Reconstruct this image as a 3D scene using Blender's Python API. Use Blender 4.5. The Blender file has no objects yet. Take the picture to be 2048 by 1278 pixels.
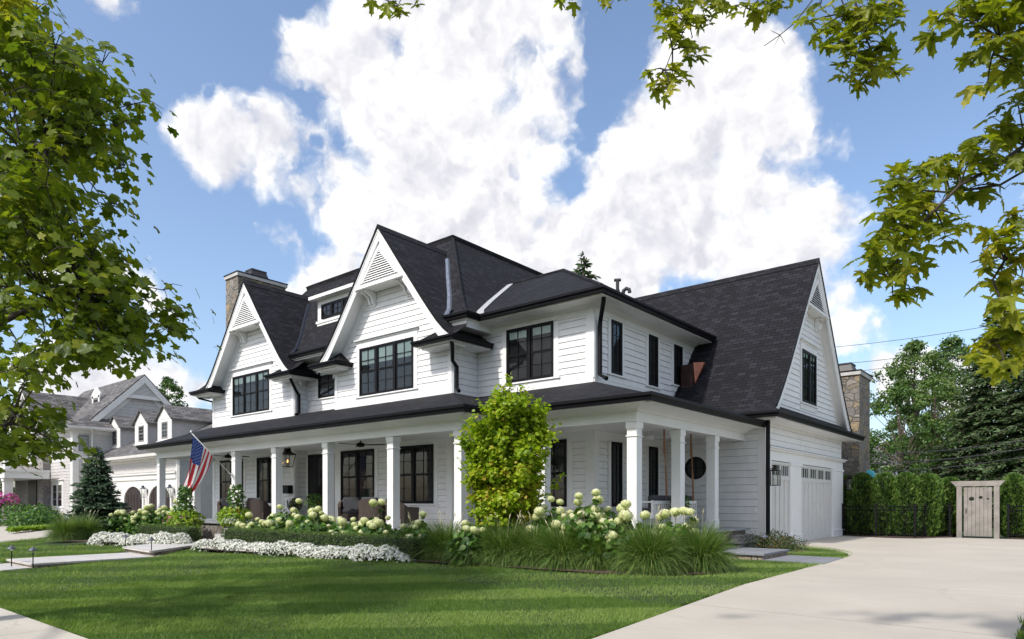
import bpy, math, random
import numpy as np
from mathutils import Vector
R = math.radians
SC = bpy.context.scene
COL = SC.collection
rnd = random.Random(7)
nrs = np.random.RandomState(11)

# ------------------------------------------------------------------ camera
cam_d = bpy.data.cameras.new("camera")
cam = bpy.data.objects.new("camera", cam_d)
COL.objects.link(cam)
SC.camera = cam
cam.location = (0, 0, 1.25)
cam.rotation_euler = (R(90), 0, R(39.75))
cam_d.sensor_width = 36
cam_d.lens = 1348 / 2048 * 36
cam_d.shift_y = (1004 - 639) / 2048
cam_d.clip_end = 3000
cam_d.clip_start = 0.05

# ------------------------------------------------------------------ view
SC.view_settings.view_transform = 'Standard'
SC.view_settings.look = 'None'
SC.view_settings.exposure = 0.78
SC.view_settings.gamma = 1
try:
    SC.cycles.use_denoising = True
    SC.cycles.max_bounces = 8
    SC.cycles.transparent_max_bounces = 16
    SC.cycles.sample_clamp_indirect = 6
except Exception:
    pass

SUN_EL = 46.0
SUN_AZ_VEC = (-0.13, -0.99)          # horizontal direction from the scene to the sun

# ------------------------------------------------------------------ world
world = bpy.data.worlds.new("World")
SC.world = world
world.use_nodes = True
try:
    world.cycles.sampling_method = 'MANUAL'
    world.cycles.sample_map_resolution = 512
except Exception:
    pass

class NT:
    """tiny helper for node trees"""
    def __init__(s, tree):
        s.t = tree
    def n(s, typ, **kw):
        nd = s.t.nodes.new(typ)
        for k, v in kw.items():
            if k.startswith('i_'):
                key = k[2:]
                nd.inputs[int(key) if key.isdigit() else key.replace('_', ' ')].default_value = v
            else:
                setattr(nd, k, v)
        return nd
    def l(s, a, b):
        s.t.links.new(a, b)
    def math(s, op, a, b=None, c=None, clamp=False):
        nd = s.t.nodes.new('ShaderNodeMath'); nd.operation = op; nd.use_clamp = clamp
        for i, x in enumerate((a, b, c)):
            if x is None: continue
            if hasattr(x, 'links'): s.l(x, nd.inputs[i])
            else: nd.inputs[i].default_value = x
        return nd.outputs[0]
    def vm(s, op, a, b=None, out=0, scale=None):
        nd = s.t.nodes.new('ShaderNodeVectorMath'); nd.operation = op
        for i, x in enumerate((a, b)):
            if x is None: continue
            if hasattr(x, 'links'): s.l(x, nd.inputs[i])
            else: nd.inputs[i].default_value = x
        if scale is not None: nd.inputs['Scale'].default_value = scale
        return nd.outputs[out]
    def mix(s, fac, a, b, blend='MIX'):
        nd = s.t.nodes.new('ShaderNodeMix'); nd.data_type = 'RGBA'; nd.blend_type = blend
        for i, x in ((0, fac), (6, a), (7, b)):
            if hasattr(x, 'links'): s.l(x, nd.inputs[i])
            else: nd.inputs[i].default_value = x if i == 0 else (tuple(x) + (1,))[:4]
        return nd.outputs[2]
    def ramp(s, fac, stops):
        nd = s.t.nodes.new('ShaderNodeValToRGB')
        e = nd.color_ramp.elements
        while len(e) < len(stops): e.new(0.5)
        for i, (p, c) in enumerate(stops):
            e[i].position = p
            e[i].color = (tuple(c) + (1,))[:4] if hasattr(c, '__len__') else (c, c, c, 1)
        s.l(fac, nd.inputs[0])
        return nd.outputs[0]
    def smooth(s, x, lo, hi):
        nd = s.t.nodes.new('ShaderNodeMapRange'); nd.interpolation_type = 'SMOOTHSTEP'
        s.l(x, nd.inputs[0]); nd.inputs[1].default_value = lo; nd.inputs[2].default_value = hi
        return nd.outputs[0]

F_PX, HY, CAM_A = 1348.0, 1004.0, R(39.75)
_S, _C = math.sin(CAM_A), math.cos(CAM_A)
def sky_dir(px, py):
    t = (px - 1024) / F_PX; u = -(py - HY) / F_PX
    v = Vector((t * _C - _S, t * _S + _C, u)); v.normalize()
    return v
# cumulus clouds: puffs given by azimuth / elevation directions and an angular radius
PUFFS = []
for x, y, r in [
    # left mass, top to bottom
    (735,20,70),(820,30,80),(900,50,90),(985,35,85),(1060,40,80),(1120,60,62),(1150,120,46),(1155,180,42),(1120,230,50),(1095,290,50),(1060,180,85),(960,140,100),(860,150,95),
    (600,100,52),(640,140,55),(590,150,40),(680,110,60),(740,120,70),(560,120,22),(700,190,70),(780,200,75),(860,250,85),(950,240,90),(1020,270,80),(740,270,60),(690,250,45),(800,330,70),(880,350,85),(970,350,85),(1050,380,70),(930,430,90),(1020,450,85),(850,420,60),(780,400,45),(1110,450,70),(1080,520,70),
    (760,450,75),(850,500,85),(950,530,85),(720,410,60),(690,350,60),(640,290,50),(1060,560,80),(400,290,50),(460,320,55),(530,340,58),(600,385,52),(650,430,42),(560,275,40),
    # left lower arm
    (370,265,36),(410,300,44),(455,290,50),(500,285,46),(545,300,50),(590,320,48),(470,340,44),(520,370,48),(570,390,46),(610,420,44),(655,435,38),(690,445,24),(640,370,34),(430,340,28),(450,240,28),(560,260,30),
    (520,465,24),(545,485,30),(500,450,14),(585,495,14),(660,560,48),(610,570,38),(700,540,40),(560,590,34),
    # right mass
    (1370,70,62),(1430,60,60),(1490,90,62),(1550,120,50),(1600,140,32),(1330,150,66),(1400,160,80),(1480,180,80),(1550,190,60),(1290,220,60),(1255,260,52),(1240,310,50),(1310,290,85),(1400,280,95),(1490,270,90),(1570,260,55),(1590,310,40),(1300,370,85),(1390,380,100),(1490,380,95),(1570,400,75),(1640,420,60),(1690,440,34),(1220,380,55),(1200,440,60),(1280,460,85),(1380,480,100),(1490,490,95),(1590,490,85),(1660,500,55),(1180,510,70),(1260,550,80),(1480,560,90),(1600,570,80),(1680,590,60),(1720,640,44),
    (1655,285,24),(1690,300,14),(1230,20,22),(1215,60,16),
    (1770,650,26),(1690,650,50),
    # low left
    (215,535,44),(260,560,40),(300,590,34),(180,520,34),(330,755,50),(395,775,36),(280,740,44),(340,640,26),(230,770,60),(120,760,110),(40,420,50),(100,560,70),(1930,770,90),(1800,760,70),(210,8,26),(270,20,14)]:
    d = sky_dir(x, y)
    k = abs(sky_dir(x + 1, y).angle(d))
    PUFFS.append((tuple(d), r * k * 1.0))
LANES = []
for x, y, r in [(1225,20,62),(1222,90,58),(1208,160,50),(1190,225,42),(1172,285,30),(1815,140,170),(1850,330,150),(1700,60,60),(1690,200,36),(470,110,90),(420,190,40),(1150,370,26),(640,300,16)]:
    d = sky_dir(x, y); LANES.append((tuple(d), r * abs(sky_dir(x + 1, y).angle(d))))
for i in range(12):                                # clouds over the rest of the sky
    az = rnd.uniform(R(75), R(345)); el = rnd.uniform(R(6), R(60))
    a0 = CAM_A + az
    c0 = Vector((-math.sin(a0) * math.cos(el), math.cos(a0) * math.cos(el), math.sin(el)))
    for k in range(1):
        o = Vector((rnd.uniform(-.12, .12), rnd.uniform(-.12, .12), rnd.uniform(-.07, .07)))
        PUFFS.append((tuple((c0 + o).normalized()), rnd.uniform(.16, .3)))

def build_world():
    t = world.node_tree; N = NT(t)
    for nd in list(t.nodes): t.nodes.remove(nd)
    g = bpy.data.node_groups.new("cloud_detail", 'ShaderNodeTree')
    g.interface.new_socket("Vector", in_out='INPUT', socket_type='NodeSocketVector')
    g.interface.new_socket("Field", in_out='OUTPUT', socket_type='NodeSocketFloat')
    G = NT(g)
    gi = G.n('NodeGroupInput'); go = G.n('NodeGroupOutput')
    nz = G.n('ShaderNodeTexNoise', i_Scale=6.5, i_Detail=9.0, i_Roughness=0.60)
    G.l(gi.outputs[0], nz.inputs['Vector'])
    wn = G.n('ShaderNodeTexNoise', i_Scale=9.0, i_Detail=4.0, i_Roughness=.6)
    G.l(gi.outputs[0], wn.inputs['Vector'])
    wvec = G.vm('ADD', gi.outputs[0], G.vm('SCALE', wn.outputs['Color'], scale=.22))
    f = G.math('MULTIPLY', G.math('SUBTRACT', nz.outputs['Fac'], .5), 2.0)
    for sc_, wt in ((13.0, .50), (31.0, .30)):
        vz = G.n('ShaderNodeTexVoronoi', i_Scale=sc_, feature='SMOOTH_F1'); vz.inputs['Smoothness'].default_value = .35
        G.l(wvec, vz.inputs['Vector'])
        f = G.math('MULTIPLY_ADD', G.math('SUBTRACT', .42, vz.outputs['Distance']), wt, f)
    G.l(f, go.inputs[0])
    def body_of(vec):
        acc = None
        for c, r in PUFFS:
            v = N.math('MULTIPLY_ADD', N.vm('DISTANCE', vec, c, out=1), -17.0, r * 17.0)
            if acc is None: acc = v
            else:
                nd = N.t.nodes.new('ShaderNodeMath'); nd.operation = 'SMOOTH_MAX'
                N.l(acc, nd.inputs[0]); N.l(v, nd.inputs[1]); nd.inputs[2].default_value = 0.6
                acc = nd.outputs[0]
        body = N.math('MINIMUM', N.math('MULTIPLY_ADD', acc, 1.5, .22), 2.1)
        cut = None                                        # clear lanes between the cloud masses
        for c, r in LANES:
            v = N.math('MULTIPLY_ADD', N.vm('DISTANCE', vec, c, out=1), -17.0, r * 17.0)
            cut = v if cut is None else N.math('MAXIMUM', cut, v)
        return N.math('MINIMUM', body, N.math('MULTIPLY_ADD', cut, -2.6, .55))

    tc = N.n('ShaderNodeTexCoord')
    d0 = tc.outputs['Generated']
    warp = N.n('ShaderNodeTexNoise', i_Scale=5.0, i_Detail=5.0)
    N.l(d0, warp.inputs['Vector'])
    wv = N.vm('SCALE', N.vm('SUBTRACT', warp.outputs['Color'], (.5, .5, .5)), scale=.05)
    d = N.vm('ADD', d0, wv)
    warp2 = N.n('ShaderNodeTexNoise', i_Scale=17.0, i_Detail=6.0, i_Roughness=.65)
    N.l(d0, warp2.inputs['Vector'])
    d = N.vm('ADD', d, N.vm('SCALE', N.vm('SUBTRACT', warp2.outputs['Color'], (.5, .5, .5)), scale=.030))
    def grp(vec):
        nd = N.n('ShaderNodeGroup'); nd.node_tree = g
        N.l(vec, nd.inputs[0]); return nd.outputs[0]
    da = grp(d); fa = N.math('ADD', da, body_of(d))
    sdir = Vector((SUN_AZ_VEC[0], SUN_AZ_VEC[1], 1.1)).normalized()
    # a step towards the light, mostly up: how much cloud stands between this puff and the sun
    fb = grp(N.vm('ADD', d, tuple(Vector((-_C * .016, -_S * .016, .024)))))
    dens = N.smooth(fa, 0.08, 0.66)
    relief = N.math('SUBTRACT', da, fb)                       # slopes facing the sun side are lit
    core = N.smooth(fa, 0.5, 2.0)
    big = N.n('ShaderNodeTexNoise', i_Scale=3.2, i_Detail=3.0); N.l(d0, big.inputs['Vector'])
    v_ = N.math('MULTIPLY_ADD', relief, .60, .80)
    v_ = N.math('SUBTRACT', v_, N.math('MULTIPLY', N.math('MULTIPLY', core, N.smooth(big.outputs['Fac'], .38, .62)), .24))
    ccol = N.ramp(v_, [(0.36, (.50, .51, .58)), (0.62, (.66, .66, .71)), (0.80, (.82, .82, .835)), (0.98, (1.0, .995, .985))])
    sk = N.n('ShaderNodeTexSky', sky_type='NISHITA', sun_disc=False)
    sk.sun_elevation = R(SUN_EL)
    sk.sun_rotation = math.atan2(SUN_AZ_VEC[0], SUN_AZ_VEC[1])
    sk.air_density = 1.0; sk.dust_density = 2.2; sk.ozone_density = 2.0
    bgs = N.n('ShaderNodeBackground', i_Strength=SKY_STR); N.l(sk.outputs[0], bgs.inputs[0])
    bgc = N.n('ShaderNodeBackground', i_Strength=CLOUD_STR); N.l(ccol, bgc.inputs[0])
    mx = N.n('ShaderNodeMixShader')
    sep = N.n('ShaderNodeSeparateXYZ'); N.l(d0, sep.inputs[0])
    up = N.smooth(sep.outputs[2], -0.01, 0.06)
    N.l(N.math('MULTIPLY', dens, up), mx.inputs[0]); N.l(bgs.outputs[0], mx.inputs[1]); N.l(bgc.outputs[0], mx.inputs[2])
    out = N.n('ShaderNodeOutputWorld'); N.l(mx.outputs[0], out.inputs[0])
SKY_STR, CLOUD_STR = 0.135, 0.72
build_world()

sun_d = bpy.data.lights.new("sun", 'SUN'); sun = bpy.data.objects.new("sun", sun_d); COL.objects.link(sun)
sun_d.energy = 2.25; sun_d.angle = R(2.2); sun_d.color = (1.0, .955, .88)
_h = Vector((SUN_AZ_VEC[0], SUN_AZ_VEC[1])).normalized()
_sd = Vector((_h.x * math.cos(R(SUN_EL)), _h.y * math.cos(R(SUN_EL)), math.sin(R(SUN_EL))))
sun.rotation_euler = _sd.to_track_quat('Z', 'Y').to_euler()
sun.location = (0, 0, 30)

# ------------------------------------------------------------------ materials
MATS = {}
def newmat(name):
    m = bpy.data.materials.new(name); m.use_nodes = True
    t = m.node_tree
    for nd in list(t.nodes): t.nodes.remove(nd)
    N = NT(t)
    out = N.n('ShaderNodeOutputMaterial')
    bs = N.n('ShaderNodeBsdfPrincipled'); N.l(bs.outputs[0], out.inputs[0])
    MATS[name] = m
    return m, N, bs, out
def simple(name, col, rough=.5, var=.12, scale=3.0, bump=0.0, bscale=60.0, metal=0.0, spec=.5):
    m, N, bs, out = newmat(name)
    tc = N.n('ShaderNodeTexCoord')
    nz = N.n('ShaderNodeTexNoise', i_Scale=scale, i_Detail=5.0, i_Roughness=.6); N.l(tc.outputs['Object'], nz.inputs['Vector'])
    lo = tuple(c * (1 - var) for c in col); hi = tuple(min(1, c * (1 + var)) for c in col)
    N.l(N.mix(N.smooth(nz.outputs['Fac'], .3, .7), lo, hi), bs.inputs['Base Color'])
    bs.inputs['Roughness'].default_value = rough
    bs.inputs['Metallic'].default_value = metal
    bs.inputs['Specular IOR Level'].default_value = spec
    if bump:
        nb = N.n('ShaderNodeTexNoise', i_Scale=bscale, i_Detail=4.0); N.l(tc.outputs['Object'], nb.inputs['Vector'])
        bp = N.n('ShaderNodeBump', i_Strength=bump, i_Distance=.01); N.l(nb.outputs['Fac'], bp.inputs['Height']); N.l(bp.outputs[0], bs.inputs['Normal'])
    return m

simple('white_paint', (.80, .80, .795), .45, .03, 1.5, .15, 25)
simple('door_paint', (.63, .62, .605), .45, .03, 1.5, .15, 25)
simple('siding_joint', (.24, .24, .24), .8, .1, 4)
simple('siding_paint', (.79, .79, .79), .5, .045, 4.0, .2, 18)
simple('porch_ceiling_paint', (.78, .78, .76), .5, .03, 2)
simple('black_metal', (.006, .006, .008), .5, .2, 5, spec=.15)
simple('black_frame', (.007, .007, .009), .5, .2, 5, spec=.2)
simple('gray_siding', (.52, .50, .49), .55, .06, 4, .2, 18)
simple('neighbor_white', (.72, .71, .69), .5, .04, 2)
simple('flashing_metal', (.30, .34, .42), .35, .15, 6, metal=.6)
simple('bright_flashing', (.62, .62, .62), .35, .1, 6, metal=.3)
simple('dark_flashing', (.03,.035,.055), .4, .2, 6, metal=.4)
simple('copper', (.040, .016, .013), .6, .4, 6, metal=.2)
simple('bright_copper', (.30, .11, .07), .35, .2, 6, metal=.7)
simple('bluestone', (.26, .27, .29), .6, .22, 2.2, .3, 30)
simple('pale_bluestone', (.46, .45, .44), .65, .15, 2.2, .3, 30)
simple('blind_fabric', (.42, .50, .46), .8, .08, 3)
simple('curtain_fabric', (.05, .05, .05), .9, .3, 9)
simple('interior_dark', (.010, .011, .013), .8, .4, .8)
simple('rope', (.32, .17, .09), .9, .2, 30, .6, 120)
simple('cushion', (.055, .057, .065), .9, .1, 5, .3, 200)
simple('cedar', (.235, .215, .195), .75, .2, 3, .3, 30)
simple('bark', (.055, .043, .035), .9, .35, 6, .9, 22)
simple('bark_light', (.11, .085, .065), .9, .3, 6, .7, 30)
simple('zinc', (.10, .115, .14), .45, .2, 4, metal=.3)
simple('terracotta_dark', (.03, .03, .032), .5, .2, 4)
simple('lantern_bronze', (.016, .013, .011), .4, .2, 10, metal=.4)
simple('brass', (.5, .33, .12), .35, .1, 10, metal=.8)
simple('flag_red', (.55, .02, .03), .75, .05, 5)
simple('flag_white', (.82, .81, .80), .75, .03, 5)
simple('flag_blue', (.025, .06, .27), .75, .08, 5)
simple('pole_white', (.7, .7, .68), .35, .04, 5)
simple('lightblue_plastic', (.08, .50, .62), .5, .1, 4)
simple('red_wood', (.022, .012, .011), .5, .3, 4)
simple('wire', (.03, .03, .035), .6, .1, 4)
simple('mulch', (.075, .044, .034), .95, .6, 28, 1.0, 60)
simple('dark_fill', (.012, .018, .007), 1, .3, 5)
simple('sign_white', (.78, .80, .78), .5, .04, 9)
simple('petal_white', (.80, .81, .70), .7, .06, 8)
simple('petal_magenta', (.55, .03, .28), .6, .3, 8)
simple('petal_pink', (.68, .22, .50), .6, .3, 8)
simple('petal_red', (.45, .02, .03), .6, .3, 8)

def glassmat(name, tint=(.9, .95, .95), refl=1.0):
    m, N, bs, out = newmat(name)
    N.t.nodes.remove(bs)
    gl = N.n('ShaderNodeBsdfGlossy', i_Roughness=.015); gl.inputs[0].default_value = (refl, refl, refl, 1)
    tr = N.n('ShaderNodeBsdfTransparent'); tr.inputs[0].default_value = tint + (1,)
    fr = N.n('ShaderNodeFresnel', i_IOR=1.55)
    tc = N.n('ShaderNodeTexCoord'); nz = N.n('ShaderNodeTexNoise', i_Scale=1.3); N.l(tc.outputs['Object'], nz.inputs['Vector'])
    bp = N.n('ShaderNodeBump', i_Strength=.25, i_Distance=.02); N.l(nz.outputs['Fac'], bp.inputs['Height'])
    N.l(bp.outputs[0], gl.inputs['Normal'])
    mx = N.n('ShaderNodeMixShader'); N.l(N.math('MULTIPLY', fr.outputs[0], .75), mx.inputs[0]); N.l(tr.outputs[0], mx.inputs[1]); N.l(gl.outputs[0], mx.inputs[2])
    N.l(mx.outputs[0], out.inputs[0])
glassmat('window_glass')

def emis(name, col, s):
    m, N, bs, out = newmat(name)
    bs.inputs['Base Color'].default_value = col + (1,)
    bs.inputs['Emission Color'].default_value = col + (1,); bs.inputs['Emission Strength'].default_value = s
emis('flame', (1.0, .42, .08), 6.0)

def shingles(name, c0, c1, c2, cw=.30, ch=.14):
    m, N, bs, out = newmat(name)
    uv = N.n('ShaderNodeUVMap'); 
    br = N.n('ShaderNodeTexBrick', offset=.5, i_Scale=1.0)
    br.inputs['Mortar Size'].default_value = .011; br.inputs['Brick Width'].default_value = cw; br.inputs['Row Height'].default_value = ch
    br.inputs['Color1'].default_value = (0, 0, 0, 1); br.inputs['Color2'].default_value = (1, 1, 1, 1); br.inputs['Mortar'].default_value = (0, 0, 0, 1)
    br.inputs['Bias'].default_value = 0.0
    wn = N.n('ShaderNodeTexNoise', i_Scale=1.5); N.l(uv.outputs[0], wn.inputs['Vector'])
    N.l(uv.outputs[0], br.inputs['Vector'])
    nz = N.n('ShaderNodeTexNoise', i_Scale=1.1, i_Detail=4.0); N.l(uv.outputs[0], nz.inputs['Vector'])
    ng = N.n('ShaderNodeTexNoise', i_Scale=140.0, i_Detail=2.0); N.l(uv.outputs[0], ng.inputs['Vector'])
    col = N.ramp(br.outputs['Color'], [(0, c0), (.5, c1), (1, c2)])
    col = N.mix(N.math('MULTIPLY', N.smooth(nz.outputs['Fac'], .35, .7), .35), col, tuple(x * .6 for x in c1))
    col = N.mix(N.math('MULTIPLY', N.smooth(ng.outputs['Fac'], .45, .75), .35), col, tuple(min(1, x * 2.2) for x in c2))
    col = N.mix(N.math('MULTIPLY', br.outputs['Fac'], .62), col, (0, 0, 0))
    # the overlap of each course: the shade gap under the tab above, darkened into the colour
    N.l(col, bs.inputs['Base Color'])
    bs.inputs['Roughness'].default_value = .85; bs.inputs['Specular IOR Level'].default_value = .25
    sp = N.n('ShaderNodeSeparateXYZ'); N.l(uv.outputs[0], sp.inputs[0])
    saw = N.math('SUBTRACT', 1.0, N.math('FRACT', N.math('DIVIDE', sp.outputs[1], ch)))
    h = N.math('ADD', saw, N.math('MULTIPLY', N.math('SUBTRACT', 1.0, br.outputs['Fac']), .35))
    h = N.math('ADD', h, N.math('MULTIPLY', ng.outputs['Fac'], .25))
    bp = N.n('ShaderNodeBump', i_Strength=.9, i_Distance=.012); N.l(h, bp.inputs['Height']); N.l(bp.outputs[0], bs.inputs['Normal'])
shingles('black_shingles', (.005, .005, .007), (.010, .010, .013), (.023, .023, .029), .26, .135)
shingles('gray_shingles', (.06, .058, .06), (.12, .115, .115), (.20, .19, .185), .45, .18)

def stone(name, cols, scale=2.6, mortar=(.18, .16, .14), stretch=(1, 1, 1.0), rnds=1.0):
    m, N, bs, out = newmat(name)
    uv = N.n('ShaderNodeUVMap')
    wn = N.n('ShaderNodeTexNoise', i_Scale=2.0, i_Detail=3.0); N.l(uv.outputs[0], wn.inputs['Vector'])
    v = N.vm('ADD', N.vm('MULTIPLY', uv.outputs[0], stretch), N.vm('SCALE', wn.outputs['Color'], scale=.16))
    vo = N.n('ShaderNodeTexVoronoi', i_Scale=scale, i_Randomness=rnds); N.l(v, vo.inputs['Vector'])
    ve = N.n('ShaderNodeTexVoronoi', feature='DISTANCE_TO_EDGE', i_Scale=scale, i_Randomness=rnds); N.l(v, ve.inputs['Vector'])
    sp = N.n('ShaderNodeSeparateColor'); N.l(vo.outputs['Color'], sp.inputs[0])
    n = len(cols)
    col = N.ramp(sp.outputs[0], [(i / (n - 1), c) for i, c in enumerate(cols)])
    nf = N.n('ShaderNodeTexNoise', i_Scale=14.0, i_Detail=6.0, i_Roughness=.65); N.l(uv.outputs[0], nf.inputs['Vector'])
    col = N.mix(N.math('MULTIPLY', N.smooth(nf.outputs['Fac'], .35, .7), .75), col, tuple(c * .55 for c in cols[0]))
    mo = N.smooth(ve.outputs['Distance'], .015, .05)
    N.l(N.mix(mo, mortar, col), bs.inputs['Base Color'])
    bs.inputs['Roughness'].default_value = .85
    h = N.math('ADD', N.math('MULTIPLY', mo, 1.0), N.math('MULTIPLY', nf.outputs['Fac'], .7))
    bp = N.n('ShaderNodeBump', i_Strength=1.0, i_Distance=.03); N.l(h, bp.inputs['Height']); N.l(bp.outputs[0], bs.inputs['Normal'])
stone('tan_stone', [(.17, .15, .13), (.33, .27, .19), (.25, .235, .215), (.38, .29, .17), (.20, .19, .18), (.34, .31, .28), (.27, .25, .23)], 3.1, (.13, .12, .105), (1, 1.25, 1))
stone('ledge_stone', [(.20, .19, .185), (.36, .33, .30), (.28, .28, .29), (.44, .39, .34), (.24, .23, .23)], 3.2, (.15, .14, .13), (1, 2.6, 1))
stone('riser_stone', [(.30, .24, .19), (.42, .33, .25), (.28, .25, .23)], 3.5, (.12, .10, .09), (1, .8, 1))

def concrete(name, c, joint=None, var=.10):
    m, N, bs, out = newmat(name)
    tc = N.n('ShaderNodeTexCoord'); uv = tc.outputs['Object']
    n1 = N.n('ShaderNodeTexNoise', i_Scale=.6, i_Detail=6.0, i_Roughness=.6); N.l(uv, n1.inputs['Vector'])
    mp = N.n('ShaderNodeMapping'); mp.inputs['Scale'].default_value = (1.2, 9.0, 1); mp.inputs['Rotation'].default_value = (0, 0, R(-40)); N.l(uv, mp.inputs['Vector'])
    n2 = N.n('ShaderNodeTexNoise', i_Scale=1.6, i_Detail=7.0, i_Roughness=.7); N.l(mp.outputs[0], n2.inputs['Vector'])
    n3 = N.n('ShaderNodeTexNoise', i_Scale=160.0, i_Detail=3.0); N.l(uv, n3.inputs['Vector'])
    n4 = N.n('ShaderNodeTexNoise', i_Scale=2.4, i_Detail=8.0, i_Roughness=.75); N.l(uv, n4.inputs['Vector'])
    col = N.mix(N.smooth(n1.outputs['Fac'], .3, .7), tuple(x * (1 - var) for x in c), tuple(min(1, x * (1 + var * .6)) for x in c))
    col = N.mix(N.math('MULTIPLY', N.smooth(n2.outputs['Fac'], .45, .75), .35), col, (c[0] * .80, c[1] * .76, c[2] * .70))
    col = N.mix(N.math('MULTIPLY', N.smooth(n4.outputs['Fac'], .56, .80), .35), col, (c[0] * .66, c[1] * .62, c[2] * .56))
    col = N.mix(N.math('MULTIPLY', N.smooth(n3.outputs['Fac'], .5, .8), .16), col, (c[0] * .6, c[1] * .58, c[2] * .55))
    if joint:
        sp = N.n('ShaderNodeSeparateXYZ'); N.l(uv, sp.inputs[0])
        for ax, step, off in joint:
            fr = N.math('FRACT', N.math('DIVIDE', N.math('ADD', sp.outputs[ax], off), step))
            ln = N.math('LESS_THAN', N.math('MULTIPLY', fr, step), .012)
            col = N.mix(ln, col, (c[0] * .35, c[1] * .33, c[2] * .3))
    wj = N.vm('ADD', uv, N.vm('SCALE', n4.outputs['Color'], scale=.5))
    vc = N.n('ShaderNodeTexVoronoi', feature='DISTANCE_TO_EDGE', i_Scale=.33); N.l(wj, vc.inputs['Vector'])
    crk = N.math('MULTIPLY', N.math('LESS_THAN', vc.outputs['Distance'], .0016), N.smooth(n1.outputs['Fac'], .48, .56))
    col = N.mix(N.math('MULTIPLY', crk, .6), col, (c[0] * .4, c[1] * .37, c[2] * .33))
    N.l(col, bs.inputs['Base Color']); bs.inputs['Roughness'].default_value = .8
    bp = N.n('ShaderNodeBump', i_Strength=.5, i_Distance=.004); N.l(n3.outputs['Fac'], bp.inputs['Height']); N.l(bp.outputs[0], bs.inputs['Normal'])
concrete('drive_concrete', (.455, .415, .355), [(1, 3.1, 1.2)], .08)
concrete('sidewalk_concrete', (.50, .46, .40), [(0, 1.5, .35)], .12)
concrete('slab_stone', (.50, .48, .46), [(0, 1.1, .3), (1, .75, .1)], .12)
concrete('dark_slab', (.20, .21, .235), [(0, .62, .1), (1, .8, .35)], .18)

def groundmat():
    m, N, bs, out = newmat('turf_soil')
    tc = N.n('ShaderNodeTexCoord'); uv = tc.outputs['Object']
    n1 = N.n('ShaderNodeTexNoise', i_Scale=.5, i_Detail=5.0); N.l(uv, n1.inputs['Vector'])
    n2 = N.n('ShaderNodeTexNoise', i_Scale=45.0, i_Detail=5.0, i_Roughness=.7); N.l(uv, n2.inputs['Vector'])
    c = N.mix(N.smooth(n1.outputs['Fac'], .35, .65), (.055, .090, .020), (.075, .115, .026))
    c = N.mix(N.smooth(n2.outputs['Fac'], .4, .7), (.022, .045, .010), c)
    N.l(c, bs.inputs['Base Color']); bs.inputs['Roughness'].default_value = .95
    bp = N.n('ShaderNodeBump', i_Strength=1, i_Distance=.04); N.l(n2.outputs['Fac'], bp.inputs['Height']); N.l(bp.outputs[0], bs.inputs['Normal'])
groundmat()

def leafmat(name, cols, trans=.35, rough=.45, big=None, tint=(1.25, 1.35, .55)):
    """cols: ramp over the per-leaf random attribute; big: optional (scale, colour, amount) for patches across the thing"""
    m, N, bs, out = newmat(name)
    at = N.n('ShaderNodeAttribute', attribute_name='rnd')
    n = len(cols)
    col = N.ramp(at.outputs['Fac'], [(i / (n - 1), c) for i, c in enumerate(cols)])
    if big:
        tc = N.n('ShaderNodeTexCoord'); nz = N.n('ShaderNodeTexNoise', i_Scale=big[0], i_Detail=3.0); N.l(tc.outputs['Object'], nz.inputs['Vector'])
        col = N.mix(N.math('MULTIPLY', N.smooth(nz.outputs['Fac'], .42, .62), big[2]), col, big[1])
    N.l(col, bs.inputs['Base Color']); bs.inputs['Roughness'].default_value = rough
    bs.inputs['Specular IOR Level'].default_value = .35
    tr = N.n('ShaderNodeBsdfTranslucent')
    N.l(N.mix(1.0, col, tint, 'MULTIPLY'), tr.inputs[0])
    mx = N.n('ShaderNodeMixShader'); mx.inputs[0].default_value = trans
    N.l(bs.outputs[0], mx.inputs[1]); N.l(tr.outputs[0], mx.inputs[2]); N.l(mx.outputs[0], out.inputs[0])
leafmat('maple_leaf', [(.085, .135, .014), (.14, .195, .018), (.21, .26, .025), (.34, .35, .035)], .50, .42)
leafmat('maple_leaf_yellow', [(.105, .145, .012), (.18, .22, .016), (.27, .295, .022), (.42, .38, .035)], .52, .42)
leafmat('tree_leaf', [(0.033, 0.083, 0.018), (0.057, 0.120, 0.026), (0.093, 0.173, 0.033), (0.158, 0.225, 0.045)], .30)
leafmat('tree_leaf_pale', [(0.056, 0.112, 0.028), (0.091, 0.161, 0.039), (0.133, 0.210, 0.049), (0.210, 0.266, 0.063)], .32)
leafmat('spruce_needle', [(.034, .070, .026), (.056, .10, .038), (.085, .135, .052), (.12, .175, .075)], .12, .6)
leafmat('blue_spruce_needle', [(0.028, 0.063, 0.035), (0.049, 0.095, 0.053), (0.077, 0.133, 0.073), (0.119, 0.182, 0.105)], .12, .6)
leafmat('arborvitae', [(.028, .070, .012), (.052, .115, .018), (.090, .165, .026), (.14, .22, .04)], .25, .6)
leafmat('boxwood', [(.034, .072, .014), (.062, .115, .022), (.10, .165, .032), (.15, .21, .05)], .22, .4)
leafmat('witch_hazel_leaf', [(.12, .21, .014), (.20, .31, .016), (.31, .42, .022), (.44, .50, .035), (.50, .34, .08)], .45, .42)
leafmat('hydrangea_leaf', [(0.029, 0.078, 0.016), (0.049, 0.117, 0.019), (0.078, 0.169, 0.026), (0.143, 0.247, 0.039)], .3, .45)
leafmat('hydrangea_petal', [(.50, .57, .20), (.66, .70, .33), (.79, .80, .50), (.86, .85, .68)], .3, .6, None, (1.05, 1.08, .8))
leafmat('lime_leaf', [(.13, .24, .02), (.22, .34, .025), (.32, .44, .03)], .4)
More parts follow.
